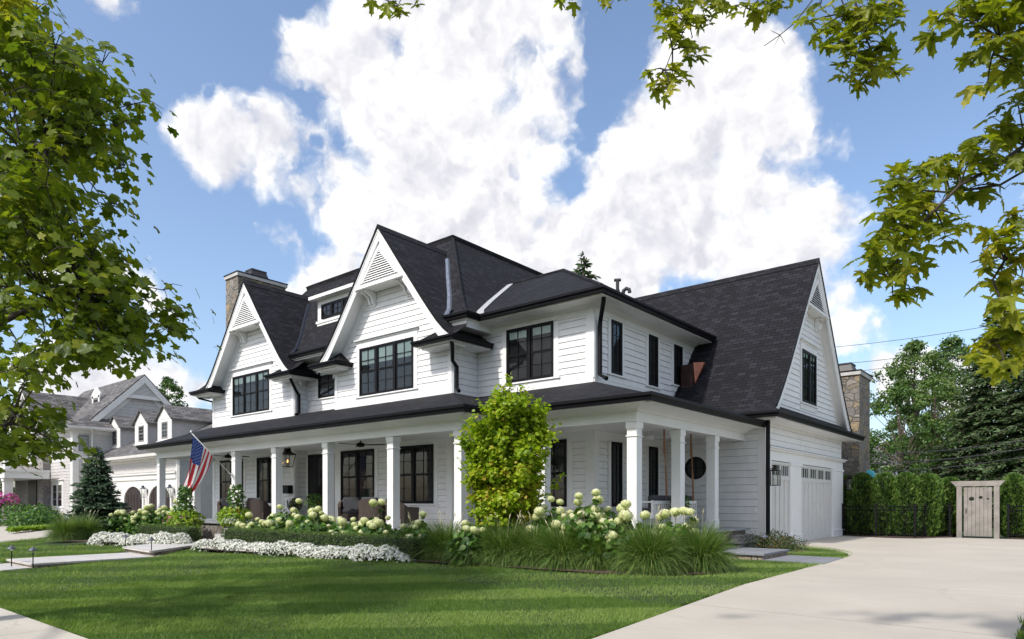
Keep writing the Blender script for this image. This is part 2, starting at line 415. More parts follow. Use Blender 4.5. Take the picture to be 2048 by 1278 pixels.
leafmat('perennial_leaf', [(.020, .05, .014), (.04, .08, .02), (.07, .11, .03), (.16, .08, .03)], .25)
leafmat('fountain_grass', [(.042, .10, .020), (.085, .165, .034), (.155, .25, .052), (.31, .37, .13)], .3, .5)
leafmat('seed_head', [(.42, .36, .20), (.60, .54, .34), (.70, .64, .44)], .4, .7)
leafmat('begonia_leaf', [(.022, .06, .010), (.045, .10, .016), (.08, .15, .022)], .3)
leafmat('begonia_petal', [(.82, .82, .74), (.87, .87, .82), (.89, .89, .87)], .3, .6, None, (1, 1, .95))
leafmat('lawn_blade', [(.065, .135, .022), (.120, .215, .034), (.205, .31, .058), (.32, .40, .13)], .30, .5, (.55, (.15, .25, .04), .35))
leafmat('silver_leaf', [(.32, .36, .28), (.45, .48, .40), (.55, .58, .5)], .2)
def wicker(name, c):
    m, N, bs, out = newmat(name)
    tc = N.n('ShaderNodeTexCoord')
    w = N.n('ShaderNodeTexWave', i_Scale=28.0, i_Distortion=1.0, bands_direction='Z'); N.l(tc.outputs['Object'], w.inputs['Vector'])
    w2 = N.n('ShaderNodeTexWave', i_Scale=18.0, i_Distortion=1.0, bands_direction='DIAGONAL'); N.l(tc.outputs['Object'], w2.inputs['Vector'])
    h = N.math('MULTIPLY', w.outputs['Fac'], w2.outputs['Fac'])
    N.l(N.mix(h, tuple(x * .5 for x in c), tuple(x * 1.5 for x in c)), bs.inputs['Base Color'])
    bs.inputs['Roughness'].default_value = .6
    bp = N.n('ShaderNodeBump', i_Strength=.8, i_Distance=.01); N.l(h, bp.inputs['Height']); N.l(bp.outputs[0], bs.inputs['Normal'])
wicker('dark_wicker', (.085, .058, .045)); wicker('tan_wicker', (.30, .25, .20))

# ------------------------------------------------------------------ object helpers
def tag(o, label=None, cat=None, group=None, kind=None):
    if label: o['label'] = label
    if cat: o['category'] = cat
    if group: o['group'] = group
    if kind: o['kind'] = kind
    return o
OFF = {}
def thing(name, label, cat, loc=(0, 0, 0), rz=0.0, group=None):
    o = bpy.data.objects.new(name, None); COL.objects.link(o)
    o.location = loc; o.rotation_euler = (0, 0, rz); o.empty_display_size = .1
    OFF[o.name] = Vector(loc)
    return tag(o, label, cat, group)
def link(name, me, parent=None, shift=None):
    o = bpy.data.objects.new(name, me); COL.objects.link(o)
    if parent is not None:
        o.parent = parent; OFF[o.name] = OFF.get(parent.name, Vector((0, 0, 0)))
    return o
def add_uv(me):
    """box-like UVs in metres, rows level with the horizon on every slope"""
    n = len(me.loops)
    if not n: return
    uvl = me.uv_layers.new(name='UVMap')
    co = np.empty(len(me.vertices) * 3); me.vertices.foreach_get('co', co); co = co.reshape(-1, 3)
    nf = len(me.polygons)
    nor = np.empty(nf * 3); me.polygons.foreach_get('normal', nor); nor = nor.reshape(-1, 3)
    lt = np.empty(nf, dtype=np.int32); me.polygons.foreach_get('loop_total', lt)
    vi = np.empty(n, dtype=np.int32); me.loops.foreach_get('vertex_index', vi)
    fi = np.repeat(np.arange(nf), lt)
    u = np.cross(np.array([0, 0, 1.0]), nor); l = np.linalg.norm(u, axis=1)
    flat = l < .05
    u[flat] = (1, 0, 0); l[flat] = 1; u /= l[:, None]
    v = np.cross(nor, u); v[flat] = (0, 1, 0)
    neg = v[:, 2] < -.01
    v[neg] *= -1
    p = co[vi]
    uv = np.stack([(p * u[fi]).sum(1), (p * v[fi]).sum(1)], 1)
    uvl.data.foreach_set('uv', uv.ravel())

class MB:
    def __init__(s): s.v = []; s.f = []; s.m = []; s.cm = 0
    def add(s, vs, fs):
        b = len(s.v); s.v += [tuple(p) for p in vs]
        for f in fs: s.f.append(tuple(b + i for i in f)); s.m.append(s.cm)
        return s
    def hexa(s, p):
        return s.add(p, [(0, 3, 2, 1), (4, 5, 6, 7), (0, 1, 5, 4), (1, 2, 6, 5), (2, 3, 7, 6), (3, 0, 4, 7)])
    def box(s, x0, x1, y0, y1, z0, z1):
        return s.hexa([(x0, y0, z0), (x1, y0, z0), (x1, y1, z0), (x0, y1, z0), (x0, y0, z1), (x1, y0, z1), (x1, y1, z1), (x0, y1, z1)])
    def fbox(s, F, u0, u1, n0, n1, z0, z1):
        P = F.p
        return s.hexa([P(u0, n1, z0), P(u1, n1, z0), P(u1, n0, z0), P(u0, n0, z0), P(u0, n1, z1), P(u1, n1, z1), P(u1, n0, z1), P(u0, n0, z1)])
    def poly(s, pts): return s.add(pts, [tuple(range(len(pts)))])
    def prism(s, pts, vec):
        n = len(pts); q = [tuple(a + b for a, b in zip(p, vec)) for p in pts]
        fs = [tuple(range(n)), tuple(range(2 * n - 1, n - 1, -1))] + [(i, (i + 1) % n, n + (i + 1) % n, n + i) for i in range(n)]
        return s.add(list(pts) + q, fs)
    def tube(s, pts, rad, n=8, caps=True):
        pts = [Vector(p) for p in pts]
        if not hasattr(rad, '__len__'): rad = [rad] * len(pts)
        vs = []; prev = None
        for i, p in enumerate(pts):
            t = (pts[min(i + 1, len(pts) - 1)] - pts[max(i - 1, 0)])
            if t.length < 1e-6: t = Vector((0, 0, 1))
            t.normalize()
            a = prev if prev is not None else (Vector((0, 0, 1)) if abs(t.z) < .9 else Vector((1, 0, 0)))
            x = (a - t * a.dot(t))
            if x.length < 1e-5: x = t.orthogonal()
            x.normalize(); y = t.cross(x); prev = x
            for k in range(n):
                an = 2 * math.pi * k / n
                vs.append(p + (x * math.cos(an) + y * math.sin(an)) * rad[i])
        fs = []
        for i in range(len(pts) - 1):
            for k in range(n):
                fs.append((i * n + k, i * n + (k + 1) % n, (i + 1) * n + (k + 1) % n, (i + 1) * n + k))
        if caps:
            fs.append(tuple(range(n - 1, -1, -1))); fs.append(tuple((len(pts) - 1) * n + k for k in range(n)))
        return s.add(vs, fs)
    def lathe(s, c, prof, n=16, sq=None):
        """prof: (radius, z) pairs about the vertical through c"""
        vs = []
        for r, z in prof:
            for k in range(n):
                an = 2 * math.pi * (k + (.5 if n == 4 else 0)) / n
                rr = r * (math.sqrt(2) if n == 4 else 1)
                vs.append((c[0] + rr * math.cos(an), c[1] + rr * math.sin(an), c[2] + z))
        fs = [(i * n + k, i * n + (k + 1) % n, (i + 1) * n + (k + 1) % n, (i + 1) * n + k) for i in range(len(prof) - 1) for k in range(n)]
        fs.append(tuple(range(n - 1, -1, -1))); fs.append(tuple((len(prof) - 1) * n + k for k in range(n)))
        return s.add(vs, fs)
    def sweep(s, path, prof, closed_prof=True, out=1):
        """path: 2D points; prof: (outward offset, z); mitred. outward = right-hand side of travel * out"""
        n = len(path); P = [Vector(p) for p in path]; vs = []
        for i in range(n):
            ds = []
            if i > 0: ds.append((P[i] - P[i - 1]).normalized())
            if i < n - 1: ds.append((P[i + 1] - P[i]).normalized())
            ns = [Vector((d.y, -d.x)) * out for d in ds]
            m = ns[0] if len(ns) == 1 else (ns[0] + ns[1]) / (1 + ns[0].dot(ns[1]))
            for o, z in prof: vs.append((P[i].x + m.x * o, P[i].y + m.y * o, z))
        k = len(prof); fs = []
        for i in range(n - 1):
            for j in range(k if closed_prof else k - 1):
                fs.append((i * k + j, (i + 1) * k + j, (i + 1) * k + (j + 1) % k, i * k + (j + 1) % k))
        if closed_prof:
            fs.append(tuple(range(k))); fs.append(tuple((n - 1) * k + j for j in range(k - 1, -1, -1)))
        return s.add(vs, fs)
    def build(s, name, mat, parent=None, smooth=False, bevel=0):
        off = OFF.get(parent.name, Vector((0, 0, 0))) if parent is not None else Vector((0, 0, 0))
        me = bpy.data.meshes.new(name)
        me.from_pydata([(x - off.x, y - off.y, z - off.z) for x, y, z in s.v], [], s.f)
        mats = mat if isinstance(mat, (list, tuple)) else [mat]
        for m in mats: me.materials.append(MATS[m])
        if len(mats) > 1: me.polygons.foreach_set('material_index', s.m)
        me.update()
        add_uv(me)
        if smooth: me.polygons.foreach_set('use_smooth', [True] * len(me.polygons))
        o = link(name, me, parent)
        if bevel:
            b = o.modifiers.new('bevel', 'BEVEL'); b.width = bevel; b.segments = 2; b.limit_method = 'ANGLE'; b.angle_limit = R(50)
        return o

class Frame:
    """a wall: origin line, u along it, n outwards"""
    def __init__(s, o, u, n): s.o = o; s.u = u; s.nn = n
    def p(s, u, n, z): return (s.o[0] + s.u[0] * u + s.nn[0] * n, s.o[1] + s.u[1] * u + s.nn[1] * n, z)
def FY(y): return Frame((0, y), (1, 0), (0, -1))       # wall facing -Y, u = x
def FX(x): return Frame((x, 0), (0, 1), (1, 0))        # wall facing +X, u = y

def npmesh(name, V, Fc, mats, rnd_attr=None, parent=None, smooth=False, nv=3, matidx=None):
    """V (n,3) world coords, Fc (m,nv) faces"""
    off = OFF.get(parent.name, Vector((0, 0, 0))) if parent is not None else Vector((0, 0, 0))
    me = bpy.data.meshes.new(name)
    V = np.asarray(V, dtype=np.float32) - np.array(off, dtype=np.float32)
    Fc = np.asarray(Fc, dtype=np.int32)
    me.vertices.add(len(V)); me.vertices.foreach_set('co', V.ravel())
    me.loops.add(Fc.size); me.loops.foreach_set('vertex_index', Fc.ravel())
    me.polygons.add(len(Fc)); me.polygons.foreach_set('loop_start', np.arange(0, Fc.size, Fc.shape[1], dtype=np.int32))
    if rnd_attr is not None:
        a = me.attributes.new('rnd', 'FLOAT', 'POINT'); a.data.foreach_set('value', np.asarray(rnd_attr, dtype=np.float32))
    for m in (mats if isinstance(mats, (list, tuple)) else [mats]): me.materials.append(MATS[m])
    if matidx is not None: me.polygons.foreach_set('material_index', np.asarray(matidx, dtype=np.int32))
    me.update(calc_edges=True)
    if smooth: me.polygons.foreach_set('use_smooth', np.ones(len(Fc), dtype=bool))
    return link(name, me, parent)

def basis(normals, spin):
    """rotation matrices whose z axis is `normals`"""
    n = normals / (np.linalg.norm(normals, axis=1, keepdims=True) + 1e-9)
    a = np.tile(np.array([0, 0, 1.0]), (len(n), 1)); a[np.abs(n[:, 2]) > .95] = (1, 0, 0)
    x = np.cross(a, n); x /= np.linalg.norm(x, axis=1, keepdims=True); y = np.cross(n, x)
    c, s = np.cos(spin)[:, None], np.sin(spin)[:, None]
    x2 = x * c + y * s; y2 = np.cross(n, x2)
    return np.stack([x2, y2, n], axis=2)
def scatter_geo(tv, tf, pos, mats3, scale, r):
    tv = np.asarray(tv, dtype=float); tf = np.asarray(tf)
    k = len(tv); n = len(pos)
    V = np.einsum('nij,kj->nki', mats3, tv) * np.asarray(scale).reshape(-1, 1, 1) + pos[:, None, :]
    Fc = tf[None] + (np.arange(n) * k)[:, None, None]
    return V.reshape(-1, 3), Fc.reshape(-1, tf.shape[1]), np.repeat(r, k)
def join_geo(parts):
    V = []; Fs = []; Rr = []; b = 0
    for v, f, r in parts:
        V.append(v); Fs.append(f + b); Rr.append(r); b += len(v)
    return np.concatenate(V), np.concatenate(Fs), np.concatenate(Rr)

# leaf templates (unit length, triangles)
LEAF = ([(0, 0, 0), (.28, .35, .07), (0, 1, -.05), (-.28, .35, .07), (0, .45, 0)], [(0, 1, 4), (1, 2, 4), (2, 3, 4), (3, 0, 4)])
ROUND = ([(0, 0, 0), (.38, .25, .06), (.40, .62, .05), (0, 1, -.06), (-.40, .62, .05), (-.38, .25, .06), (0, .5, -.02)],
         [(0, 1, 6), (1, 2, 6), (2, 3, 6), (3, 4, 6), (4, 5, 6), (5, 0, 6)])
QUAD = ([(-.5, 0, 0), (.5, 0, 0), (.35, 1, 0), (-.35, 1, 0)], [(0, 1, 2), (0, 2, 3)])
def maple_template():
    lobes = [(-118, .46), (-62, .78), (0, 1.0), (62, .78), (118, .46)]
    pts = []
    def pol(a, r, dz=0): return (r * math.sin(R(a)), .28 + r * math.cos(R(a)) * .86, dz)
    for i, (a, r) in enumerate(lobes):
        w = 15 if i in (1, 2, 3) else 18
        pts += [pol(a - w, r * .60), pol(a - w * .95, r * .80, -.03), pol(a - w * .35, r * .80, -.04), pol(a, r, -.12), pol(a + w * .35, r * .80, -.04), pol(a + w * .95, r * .80, -.03), pol(a + w, r * .60)]
        if i < 4:
            a2 = (a + lobes[i + 1][0]) / 2; pts.append(pol(a2, .36 if i in (1, 2) else .30, .05))
    pts.append((0, .12, .03))
    n = len(pts)
    v = pts + [(0, .28, 0)]
    f = [(i, (i + 1) % n, n) for i in range(n)]
    return [(x / 1.3, y / 1.3, z / 1.3) for x, y, z in v], f
MAPLE = maple_template()
_ml = [(0, 0, 0), (.40, .0, -.02), (.35, .25, .03), (.62, .36, -.03), (.62, .56, -.06), (.29, .60, .02), (.24, .80, -.02), (0, 1, -.10), (-.24, .80, -.02), (-.29, .60, .02), (-.62, .56, -.06), (-.62, .36, -.03), (-.35, .25, .03), (-.40, .0, -.02), (0, .36, 0)]
MAPLE_LO = (_ml, [(i, (i + 1) % 14, 14) for i in range(14)])

def copy_thing(o, loc, rz=0.0, label=None, scale=None):
    r = o.copy(); COL.objects.link(r); r.location = loc; r.rotation_euler = (0, 0, rz)
    if scale is not None: r.scale = (scale, scale, scale) if not hasattr(scale, '__len__') else scale
    if label: r['label'] = label
    for ch in list(o.children):
        c = ch.copy(); COL.objects.link(c); c.parent = r
        for g in ch.children:
            d = g.copy(); COL.objects.link(d); d.parent = c
    return r
simple('seed_straw', (.55, .50, .32), .8, .15, 20)
simple('arborvitae_flat', (.05, .12, .03), .6, .1, 20)
leafmat('dead_leaf', [(.10, .045, .02), (.16, .07, .03)], .1)

# ------------------------------------------------------------------ ground
def gz(y):
    if y >= 10: return 0.0
    if y <= 2.5: return -0.30
    return -0.30 * (10 - y) / 7.5
def ground_sheet(name, pts, lift, mat, thick=0.0, flat=None, kind='structure', label=None, cat=None):
    """polygon following the slope of the ground"""
    import bmesh
    bm = bmesh.new()
    f = bm.faces.new([bm.verts.new((x, y, 0)) for x, y in pts])
    if f.normal.z < 0: f.normal_flip()
    bmesh.ops.triangulate(bm, faces=bm.faces[:])
    for yc in (2.5, 10.0):
        bmesh.ops.bisect_plane(bm, geom=bm.verts[:] + bm.edges[:] + bm.faces[:], plane_co=(0, yc, 0), plane_no=(0, 1, 0))
    for v in bm.verts: v.co.z = (gz(v.co.y) if flat is None else flat) + lift
    if thick:
        r = bmesh.ops.extrude_face_region(bm, geom=bm.faces[:])
        for e in r['geom']:
            if isinstance(e, bmesh.types.BMVert): e.co.z -= thick
    bmesh.ops.recalc_face_normals(bm, faces=bm.faces[:])
    me = bpy.data.meshes.new(name); bm.to_mesh(me); bm.free()
    me.materials.append(MATS[mat]); add_uv(me)
    o = link(name, me)
    return tag(o, label, cat, None, kind)

def build_ground():
    mb = MB()
    ys = [-900, 2.5, 10, 900]; zs = [-.36, -.36, -.02, -.02]
    for i in range(3):
        mb.poly([(-900, ys[i], zs[i]), (900, ys[i], zs[i]), (900, ys[i + 1], zs[i + 1]), (-900, ys[i + 1], zs[i + 1])])
    tag(mb.build('ground', 'turf_soil'), kind='structure')
    ground_sheet('lawn', [(-60, 2.95), (-3.9, 2.95), (-3.9, 10), (-3.9, 15), (-60, 15)], .0, 'turf_soil')
    arc = [(-3.78, -6), (-3.78, 10), (-3.85, 14.5), (-3.86, 15.6), (-3.92, 16.7), (-4.15, 17.6), (-4.6, 18.5), (-5.3, 19.2), (-6.15, 19.75), (-6.64, 20.1)]
    pts = arc + [(-6.64, 26.9), (-6.2, 26.75), (-5.2, 26.1), (-4.4, 26.0), (-3.9, 26.3), (-3.6, 27.2), (-3.2, 27.75), (-1.6, 27.8), (6, 27.5), (9, 26), (9, 19), (5, 16.5), (1.5, 13.8), (-.38, 10.5), (-.42, 8), (-.42, -6)]
    ground_sheet('driveway', pts, .018, 'drive_concrete', .12)
    ground_sheet('grass_island', [(-6.4, 20.0), (-6.35, 16.3), (-3.9, 16.1), (-3.95, 16.7), (-4.2, 17.6), (-4.65, 18.5), (-5.35, 19.2), (-6.1, 19.7)], .006, 'turf_soil')
    ground_sheet('sidewalk', [(-70, 1.35), (-4.2, 1.35), (-4.2, 2.72), (-70, 2.72)], .035, 'sidewalk_concrete', .1)
    ground_sheet('street', [(-300, -9.5), (300, -9.5), (300, -2.2), (-300, -2.2)], -.02, 'street_asphalt')
    ground_sheet('neighbor_driveway', [(-26.0, 2.9), (-27.2, 5.6), (-28.6, 7.6), (-30.6, 9.2), (-33.5, 10.4), (-36, 12), (-36.5, 15.9), (-47.9, 15.9), (-47.9, 12), (-42, 9.2), (-38, 7.2), (-36, 2.9)], .02, 'drive_concrete')
    # front walk, three levels with stone risers
    w0, w1 = -19.45, -17.55
    ground_sheet('front_walk', [(w0 + .1, 2.7), (w1 - .1, 2.7), (w1 - .1, 4.7), (w0 + .1, 4.7)], .02, 'slab_stone', .08)
    def steps(name, label, y0, y1, ztop, zr):
        t = thing(name, label, 'step', ((w0 + w1) / 2, y0, zr))
        MB().box(w0, w1, y0, y1, ztop - .05, ztop).build('tread', 'slab_stone', t, bevel=.008)
        MB().box(w0 + .04, w1 - .04, y0 + .04, y1 - .02, zr - .1, ztop - .05).build('riser', 'riser_stone', t)
    steps('walk_step', 'lower stone step of the front walk, between the two path lights nearest the sidewalk', 4.62, 7.4, -.10, -.25)
    t = thing('walk_step', 'upper stone step of the front walk beside the white flower border', 'step', (-19, 8, 0))
    pl = [(-19.95, 7.35), (-17.6, 7.15), (-18.95, 8.7), (-19.1, 10.7), (-21.5, 10.7), (-21.0, 8.8)]
    MB().prism([(x, y, -.015) for x, y in pl], (0, 0, .05)).build('tread', 'slab_stone', t, bevel=.008)
    c = (sum(x for x, y in pl) / 6, sum(y for x, y in pl) / 6)
    MB().prism([(c[0] + (x - c[0]) * .96, c[1] + (y - c[1]) * .96, -.15) for x, y in pl], (0, 0, .135)).build('riser', 'riser_stone', t)
    # porch side path at the drive
    t = thing('path_step', 'dark bluestone step slab on a stone riser beside the porch end', 'step', (-6, 15.3, 0))
    MB().box(-7.3, -5.05, 14.45, 16.15, .10, .15).build('tread', 'dark_slab', t, bevel=.006)
    MB().box(-7.2, -5.1, 14.5, 16.1, -.05, .10).build('riser', 'riser_stone', t)
    ground_sheet('side_path', [(-5.1, 14.52), (-3.79, 14.2), (-3.86, 16.02), (-5.1, 16.1)], .024, 'dark_slab', .05, kind='structure')
simple('street_asphalt', (.05, .05, .052), .85, .2, 2, .5, 80)
build_ground()

# ------------------------------------------------------------------ the farmhouse
H = thing('farmhouse', 'white farmhouse with black shingled gables, black windows and a wrap-around porch', 'house', (-17, 12, 0))

def siding(mb, F, z0, z1, ufun, holes=(), e=.176, proud=.026):
    z = z0
    while z < z1 - .01:
        zt = min(z + e, z1)
        cuts = sorted({z, zt} | {h[2] for h in holes if z < h[2] < zt} | {h[3] for h in holes if z < h[3] < zt})
        for a, b in zip(cuts[:-1], cuts[1:]):
            m = (a + b) / 2
            iv = ufun((z + zt) / 2)
            if iv is None or iv[1] - iv[0] < .03: continue
            segs = [iv]
            for h in holes:
                if h[2] < m < h[3]:
                    ns = []
                    for s0, s1 in segs:
                        if h[1] <= s0 or h[0] >= s1: ns.append((s0, s1)); continue
                        if h[0] > s0: ns.append((s0, h[0]))
                        if h[1] < s1: ns.append((h[1], s1))
                    segs = ns
            pa = proud - (a - z) / e * (proud - .006); pb = proud - (b - z) / e * (proud - .006)
            for s0, s1 in segs:
                P = F.p
                g = .009 if a == z else 0
                vs = [P(s0, pa, a + g), P(s1, pa, a + g), P(s1, pb, b), P(s0, pb, b), P(s0, 0, a + g), P(s1, 0, a + g)]
                mb.add(vs, [(0, 1, 2, 3), (4, 5, 1, 0)])
                if g:
                    mb.cm = 1; mb.add([P(s0, .004, a - .002), P(s1, .004, a - .002), P(s1, .004, a + g + .004), P(s0, .004, a + g + .004)], [(0, 1, 2, 3)]); mb.cm = 0  # grey strip in each board gap: the joint with its shade painted in
        z = zt
def band(mb, F, u0, u1, z0, z1, t=.03): return mb.fbox(F, u0, u1, 0, t, z0, z1)

def window(parent, F, u0, u1, z0, z1, units=1, cols=2, hung=True, rows=2, blind=0.0, casing=.10, cap=False, sill=True, frame_mat='black_frame',
           casing_mat='white_paint', curtain=False, fw=.055, mullion=.085, label=None, base=0.0, head=None, bs=.05):
    """double-hung units side by side. base: how far the wall face stands out"""
    b = base
    w = MB()
    W = (u1 - u0 - mullion * (units - 1)) / units
    w.fbox(F, u0, u1, b, b + .065, z0, z0 + fw); w.fbox(F, u0, u1, b, b + .065, z1 - fw, z1)
    w.fbox(F, u0, u0 + fw, b, b + .063, z0 + fw, z1 - fw); w.fbox(F, u1 - fw, u1, b, b + .063, z0 + fw, z1 - fw)
    zm = (z0 + z1) / 2
    mu = MB(); pn = []
    for k in range(units):
        a = u0 + k * (W + mullion); c = a + W
        if k: w.fbox(F, a - mullion, a, b, b + .068, z0 + fw, z1 - fw)
        ia, ic = (a + (fw if k == 0 else .025)), (c - (fw if k == units - 1 else .025))
        sashes = [(z0 + fw, zm), (zm, z1 - fw)] if hung else [(z0 + fw, z1 - fw)]
        for si, (s0, s1) in enumerate(sashes):
            d = b + (.052 if si == 1 or not hung else .040)
            st = .032
            w.fbox(F, ia, ic, b + .01, d, s0, s0 + st); w.fbox(F, ia, ic, b + .01, d, s1 - st, s1)
            w.fbox(F, ia, ia + st, b + .01, d - .002, s0 + st, s1 - st); w.fbox(F, ic - st, ic, b + .01, d - .002, s0 + st, s1 - st)
            mw = .009
            for q in range(1, cols):
                x = ia + (ic - ia) * q / cols
                mu.fbox(F, x - mw, x + mw, b + .022, b + .041 if si == 0 else b + .047, s0 + st, s1 - st)
            for q in range(1, rows):
                zz = s0 + (s1 - s0) * q / rows
                mu.fbox(F, ia + st, ic - st, b + .023, b + .039 if si == 0 else b + .045, zz - mw, zz + mw)
            pn.append((ia + st * .5, ic - st * .5, s0 + st * .5, s1 - st * .5, b + .030 if si == 0 else b + .036))
    wo = w.build('window', frame_mat, parent)
    if label: wo['label'] = label
    mu.build('muntins', frame_mat, wo)
    for a, c, s0, s1, d in pn:
        MB().poly([F.p(a, d, s0), F.p(c, d, s0), F.p(c, d, s1), F.p(a, d, s1)]).build('pane', 'window_glass', wo)
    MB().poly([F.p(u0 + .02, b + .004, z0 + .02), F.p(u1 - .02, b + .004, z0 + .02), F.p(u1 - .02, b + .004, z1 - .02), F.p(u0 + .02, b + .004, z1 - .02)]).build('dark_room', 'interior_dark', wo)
    if blind > 0:
        for k in range(units):
            a = u0 + k * (W + mullion) + .05; c = a + W - .10
            bb = MB()
            zb = z1 - fw - .02 - (z1 - z0) * blind
            for j in range(3):
                zz0 = zb + (z1 - fw - .02 - zb) * j / 3; zz1 = zb + (z1 - fw - .02 - zb) * (j + 1) / 3
                bb.fbox(F, a, c, b + .008, b + .013 + .003 * j, zz0, zz1)
            bb.build('blind', 'blind_fabric', wo)
    if curtain:
        for a0, a1 in ((u0 + .07, u0 + .07 + (u1 - u0) * .14), (u1 - .07 - (u1 - u0) * .14, u1 - .07)):
            cu = MB()
            n = 9
            for j in range(n):
                x0 = a0 + (a1 - a0) * j / n; x1 = a0 + (a1 - a0) * (j + 1) / n
                d0 = .008 + (.012 if j % 2 else 0); d1 = .008 + (0 if j % 2 else .012)
                cu.poly([F.p(x0, b + d0, z0 + .06), F.p(x1, b + d1, z0 + .06), F.p(x1, b + d1, z1 - .06), F.p(x0, b + d0, z1 - .06)])
            cu.build('curtain', 'curtain_fabric', wo)
    if casing:
        c = MB(); cb = b + .036
        hd = head if head else casing
        c.fbox(F, u0 - casing, u0, b, cb, z0, z1); c.fbox(F, u1, u1 + casing, b, cb, z0, z1)
        c.fbox(F, u0 - casing, u1 + casing, b, cb, z1, z1 + hd)
        if sill:
            c.fbox(F, u0 - casing - .05, u1 + casing + .05, b, b + .075, z0 - .045, z0)
            c.fbox(F, u0 - casing, u1 + casing, b, cb - .003, z0 - .045 - .17, z0 - .045)
        if cap:
            zc = z1 + hd
            c.fbox(F, u0 - casing - .03, u1 + casing + .03, b, b + .06, zc, zc + .05)
            c.fbox(F, u0 - casing - .08, u1 + casing + .08, b, b + .12, zc + .05, zc + .09)
        c.build('casing', casing_mat, wo, bevel=.004)
    return wo

# gable profile: half width -> roof height
PROF = [(0, 9.76), (.50, 9.12), (.95, 8.52), (1.45, 7.88), (1.9, 7.30), (2.25, 6.86), (2.55, 6.50), (2.85, 6.20), (3.10, 6.01), (3.32, 5.90)]
GPROF = [(0, 9.08), (.6, 8.30), (1.2, 7.52), (1.8, 6.72), (2.35, 5.98), (2.85, 5.32), (3.3, 4.77), (3.7, 4.32), (4.05, 3.97), (4.4, 3.76), (4.72, 3.64)]
def zprof(P, hw):
    for (a, za), (b, zb) in zip(P[:-1], P[1:]):
        if hw <= b: return za + (zb - za) * (hw - a) / (b - a)
    return P[-1][1]
def hwprof(P, z):
    for (a, za), (b, zb) in zip(P[:-1], P[1:]):
        if z >= zb: return a + (b - a) * (za - z) / (za - zb)
    return P[-1][0]

def gable_roof(F, uc, P, n0, n1, hw_end, th=.06, mat='black_shingles', white='white_paint', board=.40, parent=H, wall_n=0.0, ridge_mat=None):
    """shingled gable with verge at n0 (outwards) running back to n1; rake boards and soffit"""
    def half(s):
        mb = MB()
        for (a, za), (b, zb) in zip(P[:-1], P[1:]):
            ua, ub = uc + s * a, uc + s * b
            mb.hexa([F.p(ua, n0, za - th), F.p(ub, n0, zb - th), F.p(ub, n1, zb - th), F.p(ua, n1, za - th),
                     F.p(ua, n0, za), F.p(ub, n0, zb), F.p(ub, n1, zb), F.p(ua, n1, za)])
        return mb
    for s in (-1, 1):
        half(s).build('roof', mat, parent)
        # rake board + soffit + black drip edge
        rb = MB(); so = MB(); dr = MB()
        pts = [(a, z) for a, z in P if a < hw_end] + [(hw_end, zprof(P, hw_end))]
        for (a, za), (b, zb) in zip(pts[:-1], pts[1:]):
            ua, ub = uc + s * a, uc + s * b
            bd0 = board; 
            rb.hexa([F.p(ua, n0 - .03, za - th - bd0), F.p(ub, n0 - .03, zb - th - bd0), F.p(ub, n0 - .075, zb - th - bd0), F.p(ua, n0 - .075, za - th - bd0),
                     F.p(ua, n0 - .03, za - th), F.p(ub, n0 - .03, zb - th), F.p(ub, n0 - .075, zb - th), F.p(ua, n0 - .075, za - th)])
            # narrow outer moulding
            rb.hexa([F.p(ua, n0 - .012, za - th - .10), F.p(ub, n0 - .012, zb - th - .10), F.p(ub, n0 - .03, zb - th - .10), F.p(ua, n0 - .03, za - th - .10),
                     F.p(ua, n0 - .012, za - th), F.p(ub, n0 - .012, zb - th), F.p(ub, n0 - .03, zb - th), F.p(ua, n0 - .03, za - th)])
            so.hexa([F.p(ua, n0 - .075, za - th - .16), F.p(ub, n0 - .075, zb - th - .16), F.p(ub, wall_n, zb - th - .16), F.p(ua, wall_n, za - th - .16),
                     F.p(ua, n0 - .075, za - th - .01), F.p(ub, n0 - .075, zb - th - .01), F.p(ub, wall_n, zb - th - .01), F.p(ua, wall_n, za - th - .01)])
            # frieze board on the wall following the slope
            rb.hexa([F.p(ua, wall_n, za - th - .52), F.p(ub, wall_n, zb - th - .52), F.p(ub, wall_n + .03, zb - th - .52), F.p(ua, wall_n + .03, za - th - .52),
                     F.p(ua, wall_n, za - th - .16), F.p(ub, wall_n, zb - th - .16), F.p(ub, wall_n + .03, zb - th - .16), F.p(ua, wall_n + .03, za - th - .16)])
            dr.hexa([F.p(ua, n0 - .012, za - th - .028), F.p(ub, n0 - .012, zb - th - .028), F.p(ub, n0 + .012, zb - th - .028), F.p(ua, n0 + .012, za - th - .028),
                     F.p(ua, n0 - .012, za + .008), F.p(ub, n0 - .012, zb + .008), F.p(ub, n0 + .012, zb + .008), F.p(ua, n0 + .012, za + .008)])
        rb.build('rake_board', white, parent); so.build('soffit', white, parent); dr.build('drip_edge', 'black_metal' if ridge_mat is None else ridge_mat, parent)
    # ridge cap
    rc = MB()
    for s in (-1, 1):
        rc.hexa([F.p(uc, n0 + .01, P[0][1] + .01), F.p(uc + s * .16, n0 + .01, zprof(P, .16) + .01), F.p(uc + s * .16, n1, zprof(P, .16) + .01), F.p(uc, n1, P[0][1] + .01),
                 F.p(uc, n0 + .01, P[0][1] + .035), F.p(uc + s * .16, n0 + .01, zprof(P, .16) + .03), F.p(uc + s * .16, n1, zprof(P, .16) + .03), F.p(uc, n1, P[0][1] + .035)])
    rc.build('ridge_cap', mat, parent)

